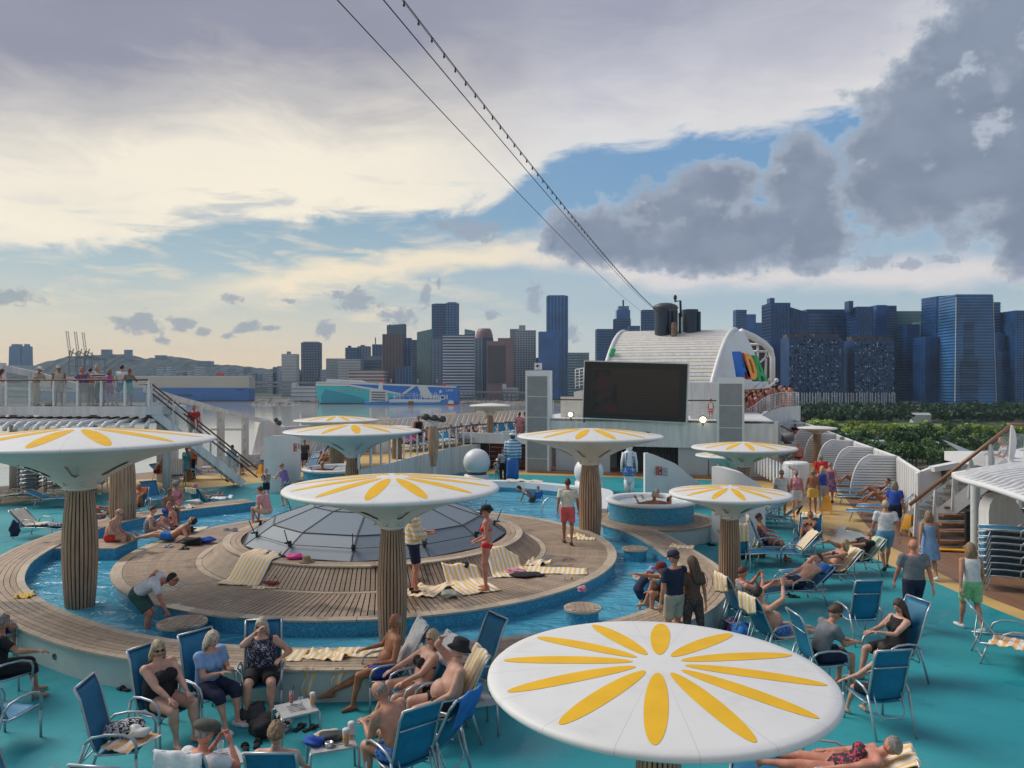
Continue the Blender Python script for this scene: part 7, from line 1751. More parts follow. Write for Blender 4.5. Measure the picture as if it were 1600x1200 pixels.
 if top:
  kd, cm=top;mb=MB();cm=FAB[cm];nm='shirt'
  if kd in('tee','polo','tank'):
   torso(mb,-.055,.462,.014,.05)
   if kd!='tank':
    for i in(0,1):q_=S_[i].lerp(el[i],.62);mb.ball(S_[i],.072*k*gl,12,8);mb.tube([S_[i].lerp(sp(.42),.3),S_[i],q_],[.075*k*gl,.070*k*gl,.066*k*gl],12)
   else:
    for i in(0,1):mb.ball(S_[i].lerp(sp(.43),.32),.058*k*gl,10,8)
  elif kd=='swimsuit':
   torso(mb,-.125,.36,.011);nm='swimsuit'
   for i in(0,1):mb.tube([S_[i].lerp(sp(.36),.5)+ax(.36)[1]*.07*k,S_[i].lerp(sp(.45),.45)+V(0,0,.045*k),S_[i].lerp(sp(.36),.5)-ax(.36)[1]*.09*k],.014*k,6)
  elif kd=='bikini':
   nm='bikini_top';d, f=ax(.30)
   for sx in(-1,1):mb.ball(sp(.295)+f*.096*g*k+V(sx*.068*k,0,0),.061*k*g,12,8)
   torso(mb,.262,.298,.008)
  elif kd=='dress':
   nm='dress';torso(mb,-.02,.40,.013)
   d=V(0,.02,-1);c0=sp(.10);mb.tube([c0,c0+V(0,0,-.16*k),c0+V(0,.0,-.34*k),c0+V(0,.0,-.52*k)],.2,20,ell=[(.16*k*gl,.12*k),(.205*k*gl,.165*k),(.235*k,.19*k),(.26*k,.215*k)],lat=(1,0,0))
   for i in(0,1):mb.tube([S_[i].lerp(sp(.38),.45)+V(0,.08*k,0),S_[i].lerp(sp(.45),.4)+V(0,0,.04*k),S_[i].lerp(sp(.38),.45)-V(0,.09*k,0)],.012*k,6)
  elif kd=='wrap':
   nm='towel_wrap';torso(mb,.0,.45,.045,.12)
   for i in(0,1):mb.ball(S_[i],.09*k,12,8);mb.tube([S_[i],el[i],wr[i].lerp(el[i],.3)],[.09*k,.09*k,.07*k],12)
  rawobj(nm,mb,[cm],P0,cv,sm)
 if bottom:
  kd, cm=bottom;cm=FAB[cm];mb=MB();nm='shorts'
  fr, e2=dict(shorts=(.82,.030),trunks=(.52,.030),briefs=(.10,.006),long=(1.0,.022),skirt=(.7,.06),capri=(1.0,.03))[kd]
  torso(mb,-.125,.055 if kd!='briefs' else .0,.018 if kd!='briefs' else .010)
  for i in(0,1):
   mb.ball(Hh[i],(.102 if kd!='briefs' else .097)*k*gl,12,8)
   thigh(mb,i,fr,.016 if kd!='briefs' else .008,e2)
   if kd in('long','capri'):nm='trousers';mb.ball(kn[i],.074*k*gl,10,8);q_=kn[i].lerp(an[i],.95 if kd=='long' else .25);mb.tube([kn[i],q_],[.072*k*gl,(.064 if kd=='long' else .07)*k*gl],12)
  if kd=='skirt':nm='skirt'
  rawobj(nm,mb,[cm],P0,cv,sm)
 if hair and hair[0]!='none':
  st_, hcol=hair;seg, rings=(26,18)if near>=1 else(12,9);D=sphere_dirs(seg,rings);mb=MB();vs=[];rs=random.Random(len(lab)*7+3)
  for row in D:
   for d in row:
    y=d.y
    if st_ in('short','thin','bun','curly'):thr=.70*max(0,y)+.05*(1-abs(y))-.42*max(0,-y);off=.012 if st_!='curly' else .026
    elif st_ in('bob','long'):thr=.68*max(0,y)**1.3-.75*(1-abs(y))-1.1*max(0,-y);off=.022
    elif st_=='ring':thr=-.2-.25*max(0,-y)if(y<.25 and d.z<.42)else 2;off=.008
    m_=min(1,max(0,(d.z-thr)/.12+.5));p=head_surface(d)
    p=p*(1+(off*(m_-.35)+(rs.uniform(-.004,.004)if st_!='curly' else rs.uniform(-.010,.012))*m_)/.09)
    if m_<.1:p=p*.9
    if st_ in('bob','long')and d.z<.1 and y<.35 and m_>.3:
     f=min(1,(.1-d.z)/1.0);p.z-=(.07 if st_=='bob' else .26)*f*(1.1-.5*max(0,y));p.x=p.x*(1+.25*f)+(.055*f*(1 if d.x>0 else-1)if abs(d.x)>.1 else 0);p.y-=.02*f
    vs.append(MH@(p*k*1.02))
  mb.add(vs,[(i*seg+j,i*seg+(j+1)%seg,(i+1)*seg+(j+1)%seg,(i+1)*seg+j)for i in range(rings)for j in range(seg)],True)
  if st_=='bun':mb.ball(MH@V(0,-.11*k,.03*k),.038*k,10,8)
  obj('hair',mb,HAIRM[hcol],P0)
 if glasses and near>=1:
  mb=MB()
  for sx in(-1,1):mb.ball(MH@V(sx*.031*k,.090*k,.003*k),(.028*k,.010*k,.018*k),12,6,MH.to_3x3());mb.beam(MH@V(sx*.058*k,.078*k,.006*k),MH@V(sx*.078*k,-.01*k,.006*k),.006,.010)
  mb.beam(MH@V(-.03*k,.096*k,.008*k),MH@V(.03*k,.096*k,.008*k),.006,.006);obj('sunglasses',mb,SUNG,P0)
 if hat:
  kd, cm=hat;mb=MB();cm=FAB[cm]
  if kd=='cap':pr=[(.001,.128),(.05,.122),(.078,.10),(.092,.06),(.094,.035),(.09,.033)]
  elif kd=='bucket':pr=[(.001,.145),(.06,.142),(.085,.128),(.094,.05),(.135,.015),(.137,.008),(.096,.035)]
  elif kd=='flat':pr=[(.001,.135),(.07,.132),(.105,.11),(.122,.08),(.112,.055),(.092,.045)]
  else:pr=[(.001,.145),(.06,.14),(.085,.11),(.094,.05),(.19,.03),(.19,.024),(.094,.035)]
  t0=len(mb.v);mb.lathe(pr,24)
  if kd in('cap','flat'):
   L_=.085 if kd=='cap' else .04;mb.slab(lambda u,v:V(math.sin((u-.5)*2.4)*(.088+.0*v),math.cos((u-.5)*2.4)*.09+L_*v*math.cos((u-.5)*2.2),.042-.018*v),8,4,.005)
  mb.v=[tuple(MH@(V(v[0],v[1]*1.14-.002,v[2]-.004)*k*1.06))for v in mb.v];obj('hat',mb,cm,P0)
 if shoes:
  for i, sx in enumerate((-1,1)):
   mb=MB();fd=V(sx*.18,1,0).normalized();b=an[i]+V(0,0,-.055*k)
   if pose.startswith('walk')and ps['feet'][i][2]>.1:fd=V(0,.9,-.35).normalized()
   mb.tube([b-fd*.085*k,b-fd*.05*k,b+fd*.04*k,b+fd*.13*k,b+fd*.19*k],.04,12,ell=[(.026*k,.03*k),(.040*k,.048*k),(.044*k,.045*k),(.048*k,.032*k),(.030*k,.022*k)],lat=fd.cross(V(0,0,1)))
   obj('shoe',mb,FAB[shoes],P0)
 return P0
def bake_people():
 bpy.context.view_layer.update();dg=bpy.context.evaluated_depsgraph_get()
 for o, ex, mats in PEND:
  me=bpy.data.meshes.new_from_object(o.evaluated_get(dg))
  if ex is None:new=me
  else:
   n=len(me.vertices);co=np.empty(n*3,'f');me.vertices.foreach_get('co',co);nv=n+len(ex.v)
   lt=np.empty(len(me.polygons),'i');me.polygons.foreach_get('loop_total',lt);vi=np.empty(len(me.loops),'i');me.loops.foreach_get('vertex_index',vi)
   exl=np.array([len(f)for f in ex.f],'i');exv=np.array([i+n for f in ex.f for i in f],'i')
   new=bpy.data.meshes.new('person');new.vertices.add(nv);new.vertices.foreach_set('co',np.concatenate([co,np.array(ex.v,'f').ravel()]))
   L_=np.concatenate([lt,exl]);VI=np.concatenate([vi,exv]);new.loops.add(len(VI));new.loops.foreach_set('vertex_index',VI)
   new.polygons.add(len(L_));st_=np.concatenate([[0],np.cumsum(L_)[:-1]]).astype('i');new.polygons.foreach_set('loop_start',st_);
   try:new.polygons.foreach_set('loop_total',L_)
   except Exception:pass
   for m in mats:new.materials.append(m)
   new.polygons.foreach_set('material_index',np.concatenate([np.zeros(len(lt),'i'),np.array(ex.mi,'i')]));new.polygons.foreach_set('use_smooth',np.ones(len(L_),bool));new.update(calc_edges=True)
  PEND_M.append((o,new))
 for o, new in PEND_M:
  o.modifiers.clear();
  if not new.materials:
   for m in o.data.materials:new.materials.append(m)
  new.polygons.foreach_set('use_smooth',np.ones(len(new.polygons),bool));o.data=new
PEND_M=[]
def chairpos(c):return c.matrix_world.translation
D0=.008
# near left group
person('blonde woman in a black swimsuit top seated in the blue chair at the left',chairpos(C['a1']),118,'sit',1.72,1.5,'f','pale',('bob','blonde'),('swimsuit','black'),('briefs','black'),2,head=(8,20),belly=.5,glasses=True,over=dict(lean=-8,hands=((-.12,.30,.62),(.16,.30,.64))))
person('woman in a light blue shirt and navy shorts looking at her phone',chairpos(C['a2']),122,'phone',1.68,1.25,'f','pale',('bob','white'),('tee','lblue'),('capri','navy'),2,head=(18,-12),shoes='white')
person('woman in a dark lettered vest with her hand at her mouth',chairpos(C['a3']),165,'sit',1.70,1.38,'f','pale',('bob','white'),('tank','navyprint'),('shorts','black'),2,head=(6,12),glasses=True,over=dict(lean=-6,hands=((-.28,.10,.74),(.06,.16,1.16)),epole=((-1,-.5,-.6),(1.2,.3,-1)),feet=((-.16,.42,.08),(.17,.36,.08))))
person('tanned bald man in dark blue shorts stretching his legs out',chairpos(C['a4']),-114,'stretch',1.78,1.05,'m','tan',('ring','grey'),None,('trunks','royal'),2,head=(14,-18),belly=.3,over=dict(lean=-14,hands=((-.20,.20,.66),(.36,.20,.70)),feet=((-.10,.50,.08),(.30,.95,.08))))
person('blonde woman in a black bikini and sunglasses between two men',chairpos(C['a5']),-118,'sit',1.70,1.3,'f','pale',('bob','blonde'),('bikini','black'),('briefs','black'),2,head=(2,-14),glasses=True,over=dict(lean=-18,hands=((-.10,.22,.64),(.18,.34,.70)),feet=((-.12,.52,.08),(.06,.56,.22)),kpole=(0,.6,1)))
person('pale heavy man in a black bucket hat touching its brim',chairpos(C['a6']),-108,'sit',1.80,1.4,'m','pale',('short','grey'),None,('trunks','black'),2,head=(-12,0),hat=('bucket','black'),belly=1.3,over=dict(lean=-16,hands=((-.20,.16,.60),(.07,-.02,1.33)),epole=((-1,-.4,-.5),(1.2,.6,-.2))))
person('bare-backed balding man bending forward with clasped hands',chairpos(C['a7']),-58,'sitfwd',1.80,1.3,'m','mid',('ring','grey'),None,('trunks','bluepat'),2,head=(34,-10),belly=.4)
person('brown-haired child seen from behind at the bottom edge',chairpos(C['b2'])+V(0,0,.02),2,'sit',1.68,1.05,'m','pale',('curly','sandy'),None,('trunks','royal'),2,head=(8,-4))
person('man in a dark flat cap at the bottom edge',chairpos(C['b3']),25,'phone',1.70,1.05,'m','red',('short','grey'),('tee','white'),('trunks','olive'),2,head=(16,10),hat=('flat','olive'),over=dict(hands=((-.07,.26,1.0),(.10,.26,1.0))))
person('curly grey-haired person in black sitting at the left edge',chairpos(C['c1'])+V(.0,.0,0),52,'sit',1.70,1.1,'f','mid',('curly','grey'),('tee','black'),('capri','black'),2,head=(10,-25),over=dict(lean=4,hands=((-.14,.30,.66),(.28,.40,.74))))
person('person with dark hair half cut off by the left edge',chairpos(C['c2'])+V(-.1,0,0),40,'sit',1.7,1.1,'m','mid',('short','brown'),('tee','navy'),('shorts','navy'),1)
# right group
person('curly-haired man in a grey shirt leaning forward in his chair',chairpos(C['e1']),84,'sitfwd',1.78,1.08,'m','mid',('curly','brown'),('tee','grey'),('shorts','navy'),2,head=(26,8),glasses=True,over=dict(lean=22))
person('woman with long dark hair in a black top holding her phone',chairpos(C['e2']),-104,'phone',1.70,1.08,'f','pale',('long','brown'),('tank','black'),('shorts','black'),2,head=(24,-6),over=dict(lean=-12))
person('dark-haired girl sunk in the chair seen from behind',chairpos(C['e3']),-14,'sit',1.50,.95,'f','pale',('bun','dark'),('tank','zigzag'),('shorts','black'),1,head=(18,20),over=dict(hands=((-.42,.12,.62),(.1,.3,.6))))
person('shirtless heavy man holding both hands behind his head',chairpos(C['e5']),74,'sit',1.76,1.22,'m','pale',('short','dark'),None,('trunks','bluepat'),2,head=(-8,0),belly=1.1,over=dict(lean=-26,hands=((-.12,.02,1.26),(.14,.04,1.28)),epole=((-1.2,.7,.2),(1.2,.7,.2)),feet=((-.12,.86,.42),(.14,.90,.40))))
person('woman with short dark red hair hiding her face in her hand',chairpos(C['e6']),80,'sit',1.68,1.22,'f','red',('short','red'),('tank','greypat'),('shorts','black'),2,head=(18,0),over=dict(lean=-4,hands=((-.05,.24,1.08),(.12,.24,1.06)),epole=((-.6,.3,-1),(.9,.3,-1))))
person('dark-haired woman reading in the chair by the fin wall',chairpos(C['e8']),104,'sitarm',1.66,1.1,'f','tan',('short','dark'),('swimsuit','purplepat'),('briefs','black'),1,glasses=True,head=(10,0))
def lp(l):return l.matrix_world.translation
person('man in navy trunks lying on his lounger with his feet to the left',lp(L1['a']),-104,'recline',1.78,1.05,'m','pale',('short','brown'),None,('trunks','navy'),2,over=dict(lean=-50))
person('blonde woman sunbathing with her knees drawn up',lp(L1['b']),-100,'kneesup',1.66,1.05,'f','mid',('bob','blonde'),('bikini','navy'),('briefs','navy'),2)
person('man in a black shirt lying back with one leg raised',lp(L1['c']),-98,'kneesup',1.76,1.12,'m','mid',('short','grey'),('tee','black'),('trunks','black'),2,head=(-6,20),over=dict(feet=((-.12,.46,.42),(.02,.66,.86))))
person('woman lying in a red and black swimsuit at the bottom right',lp(L1['h']),-72,'recline',1.66,1.2,'f','red',('short','grey'),('swimsuit','redpat'),('briefs','black'),2,head=(-4,40),over=dict(lean=-62))
person('person lying on the raised lounger, only a bent knee showing',lp(L1['e']),-150,'kneesup',1.6,1.0,'f','tan',('short','brown'),('bikini','black'),('briefs','black'),0)
# walkers on the right
def g_(px,py,z=D0):return P(px,py,z)
person('bald man in a grey T-shirt and navy shorts walking away',g_(1428,985),6,'walk',1.78,1.12,'m','red',None,('tee','grey'),('shorts','navy'),2,shoes='navy',belly=.2)
person('blonde woman in a white top and mint shorts walking away',g_(1518,985),2,'walk2',1.70,1.08,'f','mid',('bob','sandy'),('tank','white'),('shorts','mint'),2,shoes='white')
person('white-haired man in a white polo and light blue shorts walking away',g_(1384,890),12,'walk',1.80,1.1,'m','mid',('short','white'),('tee','white'),('shorts','skyblue'),2,shoes='dkgrey')
person('woman in a pale blue sundress walking away',g_(1452,905),8,'walk2',1.68,1.0,'f','mid',('bob','sandy'),('dress','lblue'),None,2,shoes='white')
person('woman in a bright blue T-shirt beside the staircase foot',g_(1398,836),40,'stand',1.70,1.15,'f','mid',('bob','grey'),('tee','royal'),('shorts','navy'),1)
person('tanned woman in a yellow skirt, left of three on the yellow band',g_(1270,802),8,'stand',1.62,1.0,'f','tan',('bun','grey'),None,('skirt','yellow'),1)
person('woman in a blue vest and grey trousers, middle of three',g_(1285,798),-8,'stand',1.68,1.05,'f','red',('bob','blonde'),('tank','royal'),('long','lgrey'),1)
person('woman in a purple patterned dress, right of three',g_(1297,787),20,'walk',1.66,1.15,'f','red',('short','grey'),('dress','purplepat'),None,1,shoes='navy')
person('man in a bright red T-shirt beyond the three women',g_(1283,775),5,'stand',1.76,1.15,'m','tan',('short','grey'),('tee','brightred'),('shorts','grey'),1)
person('man in a white T-shirt and sunglasses behind the curved railing',g_(1221,812),175,'stand',1.76,1.12,'m','mid',('short','grey'),('tee','white'),('shorts','khaki'),1,glasses=True,belly=.4)
person('woman in a pink top beside the man in white',g_(1244,806),185,'stand',1.64,1.12,'f','red',('short','grey'),('tank','pink'),('shorts','white'),1,glasses=True)
person('shirtless older man standing near the white locker',g_(1247,742),195,'stand',1.74,1.15,'m','red',('short','grey'),None,('briefs','black'),0)
person('person in an orange T-shirt far along the right walkway',g_(1248,705),185,'walk',1.76,1.1,'m','brown',('short','black'),('tee','orange'),('shorts','beige'),0)
person('person in white leaning at the far right deckhouse',g_(1238,712),160,'stand',1.7,1.1,'m','brown',('short','black'),('tee','white'),('long','white'),0)
for i, (px,py,c_,b_,lab)in enumerate(((1242,696,'navy','grey','dark'),(1247,690,'royal','blue','royal blue'),(1252,688,'red','red','red'),(1245,684,'black','navy','black'),(1254,680,'navy','khaki','navy'),(1262,700,'green','black','dark green'))):
 person('small far figure in %s on the right walkway'%lab,g_(px,py),180,'walk',1.72,1.05,'m','brown',('short','black'),('tee',c_),('shorts',b_),0,grp='far strollers on the right walkway')
for px, py, lab, c_ in((1365,775,'first sunbather under the louvred fins','black'),(1374,785,'second sunbather under the louvred fins','red'),(1330,754,'distant sunbather under the second fin','white')):
 p=g_(px,py+14);person(lab,V(p.x,p.y,.0),-66,'kneesup',1.68,1.05,'m','tan',('short','dark'),None,('briefs',c_),0,grp='sunbathers under the louvred fins')
 # island and pool
ZI=.505
person('man in a cream T-shirt and coral shorts walking away on the island',g_(887,850,ZI),4,'walk2',1.76,1.0,'m','tan',('short','brown'),('tee','cream'),('shorts','coral'),2,shoes='brown')
person('woman in a red bikini and dark cap standing on the island',g_(761,922,ZI),-82,'stand',1.76,.9,'f','red',('bun','brown'),('bikini','brightred'),('briefs','brightred'),2,glasses=True,hat=('cap','black'),over=dict(hands=((-.14,.18,.98),(.10,.20,1.0))))
FAB['twl']=stripes('yellow_wrap_stripes',(.80,.50,.13),(.78,.75,.68),.05,2)
person('man wrapped in a yellow striped towel behind the middle column',g_(646,925,ZI),82,'stand',1.84,1.08,'m','red',('short','brown'),('wrap','twl'),('shorts','navy'),2,shoes='black',over=dict(hands=((-.12,.28,1.12),(.14,.30,1.12))))
person('man in bright blue trunks sunbathing on the island',g_(268,845,ZI),-93,'lieflat',1.80,1.0,'m','mid',('short','dark'),None,('trunks','blue'),2,head=(-38,0),glasses=True,over=dict(lean=-56))
person('heavy man in red trunks hunched on the pool wall with a yellow towel',g_(176,845,ZL),88,'ledge',1.78,1.3,'m','pale',('ring','grey'),None,('trunks','red'),2,head=(20,0),belly=1.1,glasses=True,over=dict(lean=20))
person('broad-backed woman in a grey patterned swimsuit sitting on the island',g_(232,838,ZI),62,'ground',1.66,1.3,'f','pale',('short','red'),('swimsuit','greypat'),('briefs','black'),2,head=(12,10))
person('blonde woman in a bikini facing the broad-backed woman',g_(272,828,ZI),-120,'ground',1.64,.95,'f','red',('short','sandy'),('bikini','purplepat'),('briefs','black'),2,head=(0,0))
person('bare-backed boy in blue shorts sitting on the rear pool wall',g_(262,802,ZL),110,'ledge',1.62,.92,'m','tan',('short','brown'),None,('trunks','royal'),1,head=(10,10))
person('person in a grey bandana on the rear pool wall',g_(276,790,ZL),170,'ledge',1.70,1.05,'f','mid',('short','grey'),('tank','pink'),('shorts','pink'),1,hat=('flat','grey'),glasses=True,head=(25,0))
person('woman with dark hair lying in a pink top behind the big left column',lp(LL['b']),80,'kneesup',1.64,1.05,'f','tan',('short','dark'),('bikini','pink'),('briefs','pink'),1)
person('man in a pink checked shirt and beige shorts sitting on the skylight rim',g_(415,803,.75),-70,'ledge',1.76,1.05,'m','red',('short','brown'),('tee','check'),('shorts','beige'),1,over=dict(feet=((-.14,.34,-.24),(.14,.36,-.24)),lean=24))
person('small boy drinking beside the woman in purple',g_(416,782,.3),160,'stand',1.22,.95,'m','pale',('short','sandy'),('tee','zigzag'),('shorts','navy'),1,over=dict(hands=((-.05,.2,1.25),(.1,.2,1.2))))
person('woman in a purple vest and zigzag shorts bending over the boy',g_(440,790,.2),-60,'rail',1.66,1.05,'f','pale',('bun','sandy'),('tank','purple'),('shorts','zigzag'),1,head=(14,0))
person('man in a white T-shirt and green shorts bending over in the water',g_(226,1000,-.05),84,'bend',1.80,1.08,'m','red',('short','black'),('tee','white'),('shorts','green'),2,glasses=True,head=(-22,0),over=dict(hands=((-.22,-.06,.98),(.12,.50,.30)),epole=((-.9,-.4,.5),(.4,-.5,.2)),feet=((-.10,-.06,.08),(.12,.08,.08))))
person('small child in navy with a blue sun hat bending over the pool edge',g_(1003,965,.05),70,'bend',1.20,.95,'m','pale',('short','blonde'),('tank','navy'),('shorts','navy'),2,hat=('bucket','lblue'),head=(0,0),over=dict(lean=45,hands=((-.34,.06,.62),(.2,.55,.55))))
person('man in a navy T-shirt and cap standing outside the pool wall',g_(1054,1018),-28,'stand',1.80,1.0,'m','mid',('short','brown'),('tee','navy'),('shorts','khaki'),2,hat=('cap','navy'),head=(18,-20))
person('woman with long dark hair in a brown top and spotted trousers',g_(1083,1016),-12,'stand',1.68,.9,'f','mid',('long','brown'),('tee','brown'),('long','dotty'),2,head=(20,-20),over=dict(feet=((-.10,0,.08),(.16,-.12,.08))))
person('person in a brown cap sitting on the pool wall reaching to the table',g_(1040,948,ZL),-95,'ledge',1.68,1.0,'f','mid',('short','brown'),('tank','black'),('shorts','brown'),2,hat=('cap','maroon'),over=dict(hands=((-.1,.3,.3),(.12,.62,.62)),feet=((-.1,.3,-.1),(.16,.36,.04)),kpole=(0,.4,1)))
person('person in a grey rash vest bending over in the far pool',g_(828,812,-.5),-80,'bend',1.74,1.0,'m','mid',('short','black'),('tee','grey'),('trunks','dkgrey'),1,over=dict(lean=55))
person('small child in a blue shirt standing in the far pool',g_(841,808,-.55),170,'stand',1.25,1.0,'m','mid',('short','brown'),('tee','blue'),('shorts','navy'),1)
person('swimmer with only head and shoulders above the far pool',g_(789,788,-1.15),180,'stand',1.66,1.0,'m','mid',('short','black'),None,('trunks','navy'),1)
person('white-haired bather with arms spread on the rim of the right hot tub',V(4.25,23.05,1.05),0,'bath',1.72,1.1,'m','tan',('short','white'),None,('trunks','navy'),1)
person('bather with sunglasses in the middle of the right hot tub',V(4.72,24.9,.86),180,'bath',1.66,1.0,'f','mid',('bun','grey'),('bikini','navy'),('briefs','navy'),1,glasses=True)
person('dark-haired bather with her back turned at the right of the hot tub',V(4.8,23.4,.86),20,'bath',1.6,1.0,'f','pale',('short','brown'),('bikini','white'),('briefs','white'),1,over=dict(hands=((-.2,.3,.1),(.2,.3,.1))))
person('blonde bather in the rear left hot tub',V(-7.9,32.1,1.0),150,'bath',1.7,1.1,'f','tan',('bun','blonde'),('bikini','black'),('briefs','black'),1)
# rear left
person('man in a light blue shirt and grey shorts by the left staircase',g_(362,752),20,'walk',1.80,1.1,'m','mid',('short','brown'),('tee','skyblue'),('shorts','lgrey'),1,shoes='brown')
person('person in a green top with a bag at the rear left',g_(292,752),200,'stand',1.70,1.15,'f','brown',('short','red'),('tee','teal'),('shorts','skyblue'),1)
person('person in an orange T-shirt behind the one in green',g_(300,748),190,'stand',1.74,1.05,'m','brown',('short','brown'),('tee','orange'),('long','navy'),1)
person('person in red coming down the left staircase',at(303,690,34.6),160,'walk2',1.66,1.1,'m','red',('short','red'),('tee','red'),('shorts','red'),1)
person('shirtless man in dark red shorts sitting at the rear left',V(*lp(LL['f']))+V(-.3,-.5,0),80,'sitfwd',1.76,1.1,'m','tan',('short','dark'),None,('trunks','maroon'),1)
person('second bare person curled beside the man in dark red shorts',V(*lp(LL['f']))+V(.7,.1,0),120,'sitfwd',1.68,1.0,'f','tan',('short','dark'),None,('briefs','black'),1,over=dict(lean=45))
person('person in navy shorts sitting by the harbour window',g_(366,742),90,'sit',1.72,1.05,'m','tan',('short','grey'),('tee','black'),('capri','navy'),1)
person('man with an orange cloth lying on the lounger at the left',lp(LL['c']),165,'kneesup',1.7,1.1,'m','tan',('short','grey'),None,('trunks','orange'),1)
person('bald man reading on the lounger by the rear pool wall',lp(LL['e']),20,'recline',1.7,1.0,'m','red',('ring','grey'),('tee','beige'),('trunks','beige'),1)
for i, (px,py,fc,sx_,c_,lab)in enumerate(((492,722,200,'m','navy','left'),(500,716,200,'f','purplepat','middle'),(512,712,200,'m','black','right'))):
 p=g_(px,py+14);person('sunbather between the rear curved walls, %s of three'%lab,V(p.x,p.y,0),fc,'recline',1.7,1.05,sx_,'tan',('short','brown'),None,('trunks',c_),0)
person('person with dark glasses standing far behind the curved wall',g_(476,735),170,'stand',1.7,1.0,'m','tan',('short','dark'),('tee','dkgrey'),('shorts','navy'),0)
for i, (px,dz,c_,pz)in enumerate(((632,1.0,'purple','recline'),(641,1.1,'magenta','recline'),(648,1.5,'black','stand'),(668,1.2,'red','recline'),(706,1.2,'grey','recline'),(722,1.2,'beige','kneesup'),(738,1.2,'black','kneesup'),(752,1.4,'cream','recline'))):
 py=712-26*(px-626)/190-4;p=P(px,py,ZT);person('tiny sunbather in %s on the raised terrace'%c_,V(p.x,p.y+dz,ZT),160,pz,1.7,1.05,'f' if i%2 else 'm','tan',('short','dark'),('tank',c_),('trunks',c_),0,grp='people on the raised terrace')
for px, py, c_, lab in((812,690,'pink','person in a pale top seen from behind on the far terrace'),(821,688,'beige','person in beige standing on the far terrace')):
 p=P(px,py,1.6);person(lab,V(p.x,p.y+1.5,1.45),10,'stand',1.7,1.0,'m','tan',('short','black'),('tee',c_),('long',c_),0)
person('person in a pale shirt and black trousers beside the sailor statue',g_(786,752),180,'stand',1.6,1.0,'m','tan',('short','black'),('tee','lgrey'),('long','black'),1)
person('child in a striped shirt and white sun hat before the sailor statue',g_(777,752),180,'stand',1.1,1.0,'m','pale',('short','brown'),('tee','zigzag'),('shorts','zigzag'),1,hat=('bucket','white'))
person('woman in a pink skirt on the walkway right of the screen',S(9.0,.6,2.87)+V(0,0,0),0,'stand',1.1,1.0,'f','tan',('short','black'),('tank','white'),('skirt','coral'),0)
person('person in red on the upper level left of the screen',S(3.1,5.5,4.3),0,'stand',1.6,1.1,'m','tan',('short','white'),('tee','red'),('long','white'),0)
# spectators on the upper deck
for px, fc, ps_, h_, g1, sx_, sk, hr, tp, bt, hat_, lab in((2,60,'rail',1.66,1,'f','red',('long','brown'),('tank','coral'),('long','white'),None,'dark-haired woman in red at the left end of the raised rail'),(62,100,'rail',1.76,1.1,'m','tan',('short','grey'),('tee','beige'),('long','beige'),('cap','white'),'person in beige with a white cap on the raised deck'),(92,150,'stand',1.74,1.1,'m','tan',('short','grey'),('tank','beige'),('shorts','khaki'),('cap','beige'),'man in a sleeveless beige shirt and cap facing the rail'),(128,170,'rail',1.74,1.15,'m','red',('short','grey'),('tee','purplepat'),('shorts','grey'),None,'man in a purple patterned shirt leaning on the raised rail'),(141,20,'stand',1.64,1,'f','pale',('short','dark'),('tee','pink'),('long','grey'),None,'person in pale pink beside the man in stripes'),(152,190,'rail',1.82,1.2,'m','red',('ring','white'),('tee','striped'),('long','navy'),None,'bald man in a navy and white striped shirt on the raised deck'),(171,5,'stand',1.60,.95,'f','pale',('bob','sandy'),('tank','magenta'),('shorts','magenta'),None,'girl in a magenta playsuit on the raised deck'),(190,0,'walk',1.80,1.05,'m','red',('short','dark'),('tee','white'),('shorts','blue'),None,'man in a white T-shirt and blue shorts on the raised deck'),(202,140,'rail',1.68,1.05,'f','tan',('short','red'),('dress','teal'),None,None,'woman in a green dress and sunglasses at the right end of the rail')):
 Yp=32.75 if px not in(141,171,190)else 33.5;X=(px-800)/F*Yp
 person(lab,V(X,Yp,ZU+.004),fc,ps_,h_,g1,sx_,sk,hr,tp,bt,1,hat=hat_,glasses='sunglasses' in lab,grp='spectators on the raised deck')
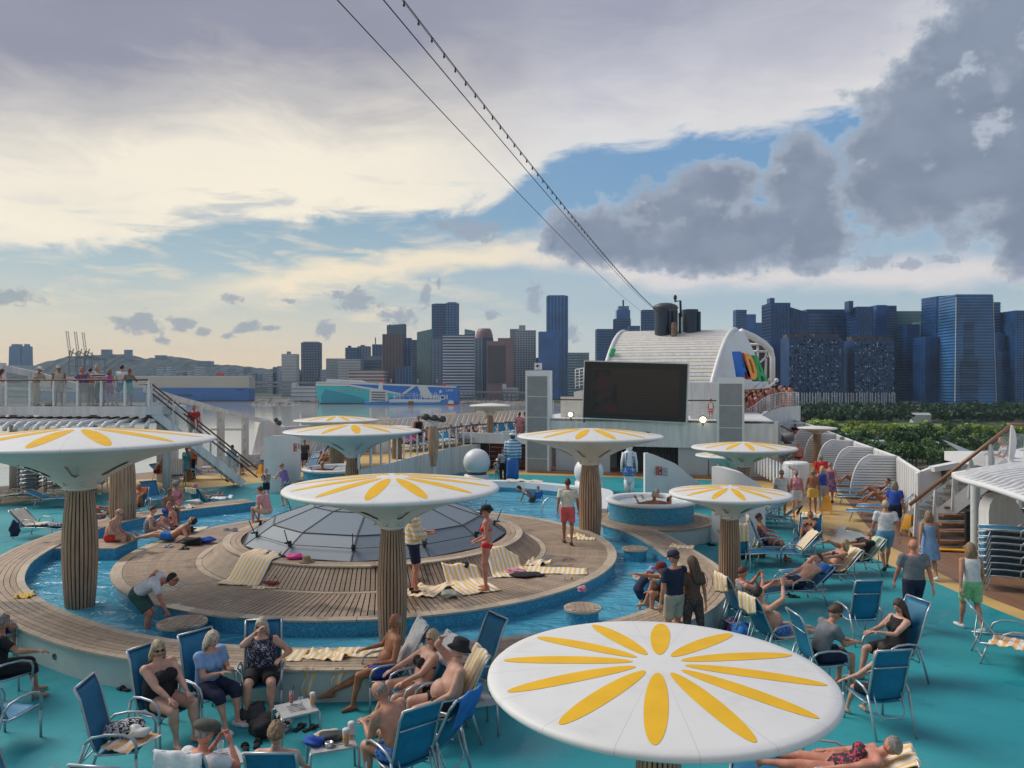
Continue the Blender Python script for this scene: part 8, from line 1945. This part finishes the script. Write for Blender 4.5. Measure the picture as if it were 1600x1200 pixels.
mb=MB();mb.lathe([(.10,0),(.15,.02),(.18,.2),(.165,.2),(.1,.03),(.001,.03)],16);mb.tube([(.16,0,.2),(.1,0,.42),(-.1,0,.42),(-.16,0,.2)],.012,6);solo('basket','pale woven basket at the feet of the beige spectators','basket',mb,mat('woven',(.4,.35,.25),.9),V((76-800)/F*32.6,32.6,ZU+.004))
# right edge upper landing
person('person in a white floral shirt leaning on the right staircase rail',at(1566,768,22.9),-70,'rail',1.72,1.1,'m','red',('short','grey'),('tee','floral'),('shorts','black'),2)
person('person in white reaching to the rail at the upper right edge',at(1618,724,22.8),-80,'rail',1.74,1.1,'m','red',('short','white'),('tank','white'),('shorts','lgrey'),2)
person('person in red shorts seated behind the staircase glass',g_(1497,800),200,'sit',1.75,1.1,'m','red',('short','brown'),('tee','navy'),('shorts','coral'),1)
mb=MB();rr_=random.Random(17);cp=bpth;tot=[0]
mcols=[SKIN['red'],SKIN['tan'],FAB['white'],FAB['red'],HAIRM['dark'],FAB['navy'],SKIN['mid']]
for i in range(150):
 f=rr_.random()*(len(cp)-1);k_=min(int(f),len(cp)-2);p=cp[k_].lerp(cp[k_+1],f-k_);dd=(cp[k_+1]-cp[k_]).normalized();nrm=V(dd.y,-dd.x,0)*-1
 row=rr_.choice((.35,.8,1.3));q_=p+nrm*row+V(0,0,rr_.uniform(-.1,.15));s_=rr_.choice((0,0,1,2,3,6,0,5));hh=rr_.uniform(1.3,1.5)
 mb.tube([q_,q_+V(0,0,.8),q_+V(0,0,1.15),q_+V(0,0,hh)],[.14,.17,.22,.07],8,mi=s_);mb.ball(q_+V(0,0,hh+.14),(.095,.1,.13),8,6,mi=rr_.choice((0,1,4,4,6)))
 for sx in(-1,1):mb.tube([q_+V(sx*.2,0,hh-.1),q_+V(sx*.26,-.12,hh-.35),q_+V(sx*.12,-.3,hh-.35)],.045,6,mi=rr_.choice((0,1,6)))
o=put('crowd',mb.mesh('crowd',mcols,False));tag(o,'packed crowd of bare-shouldered people behind the far white railing','crowd');o['kind']='stuff'
bake_people()
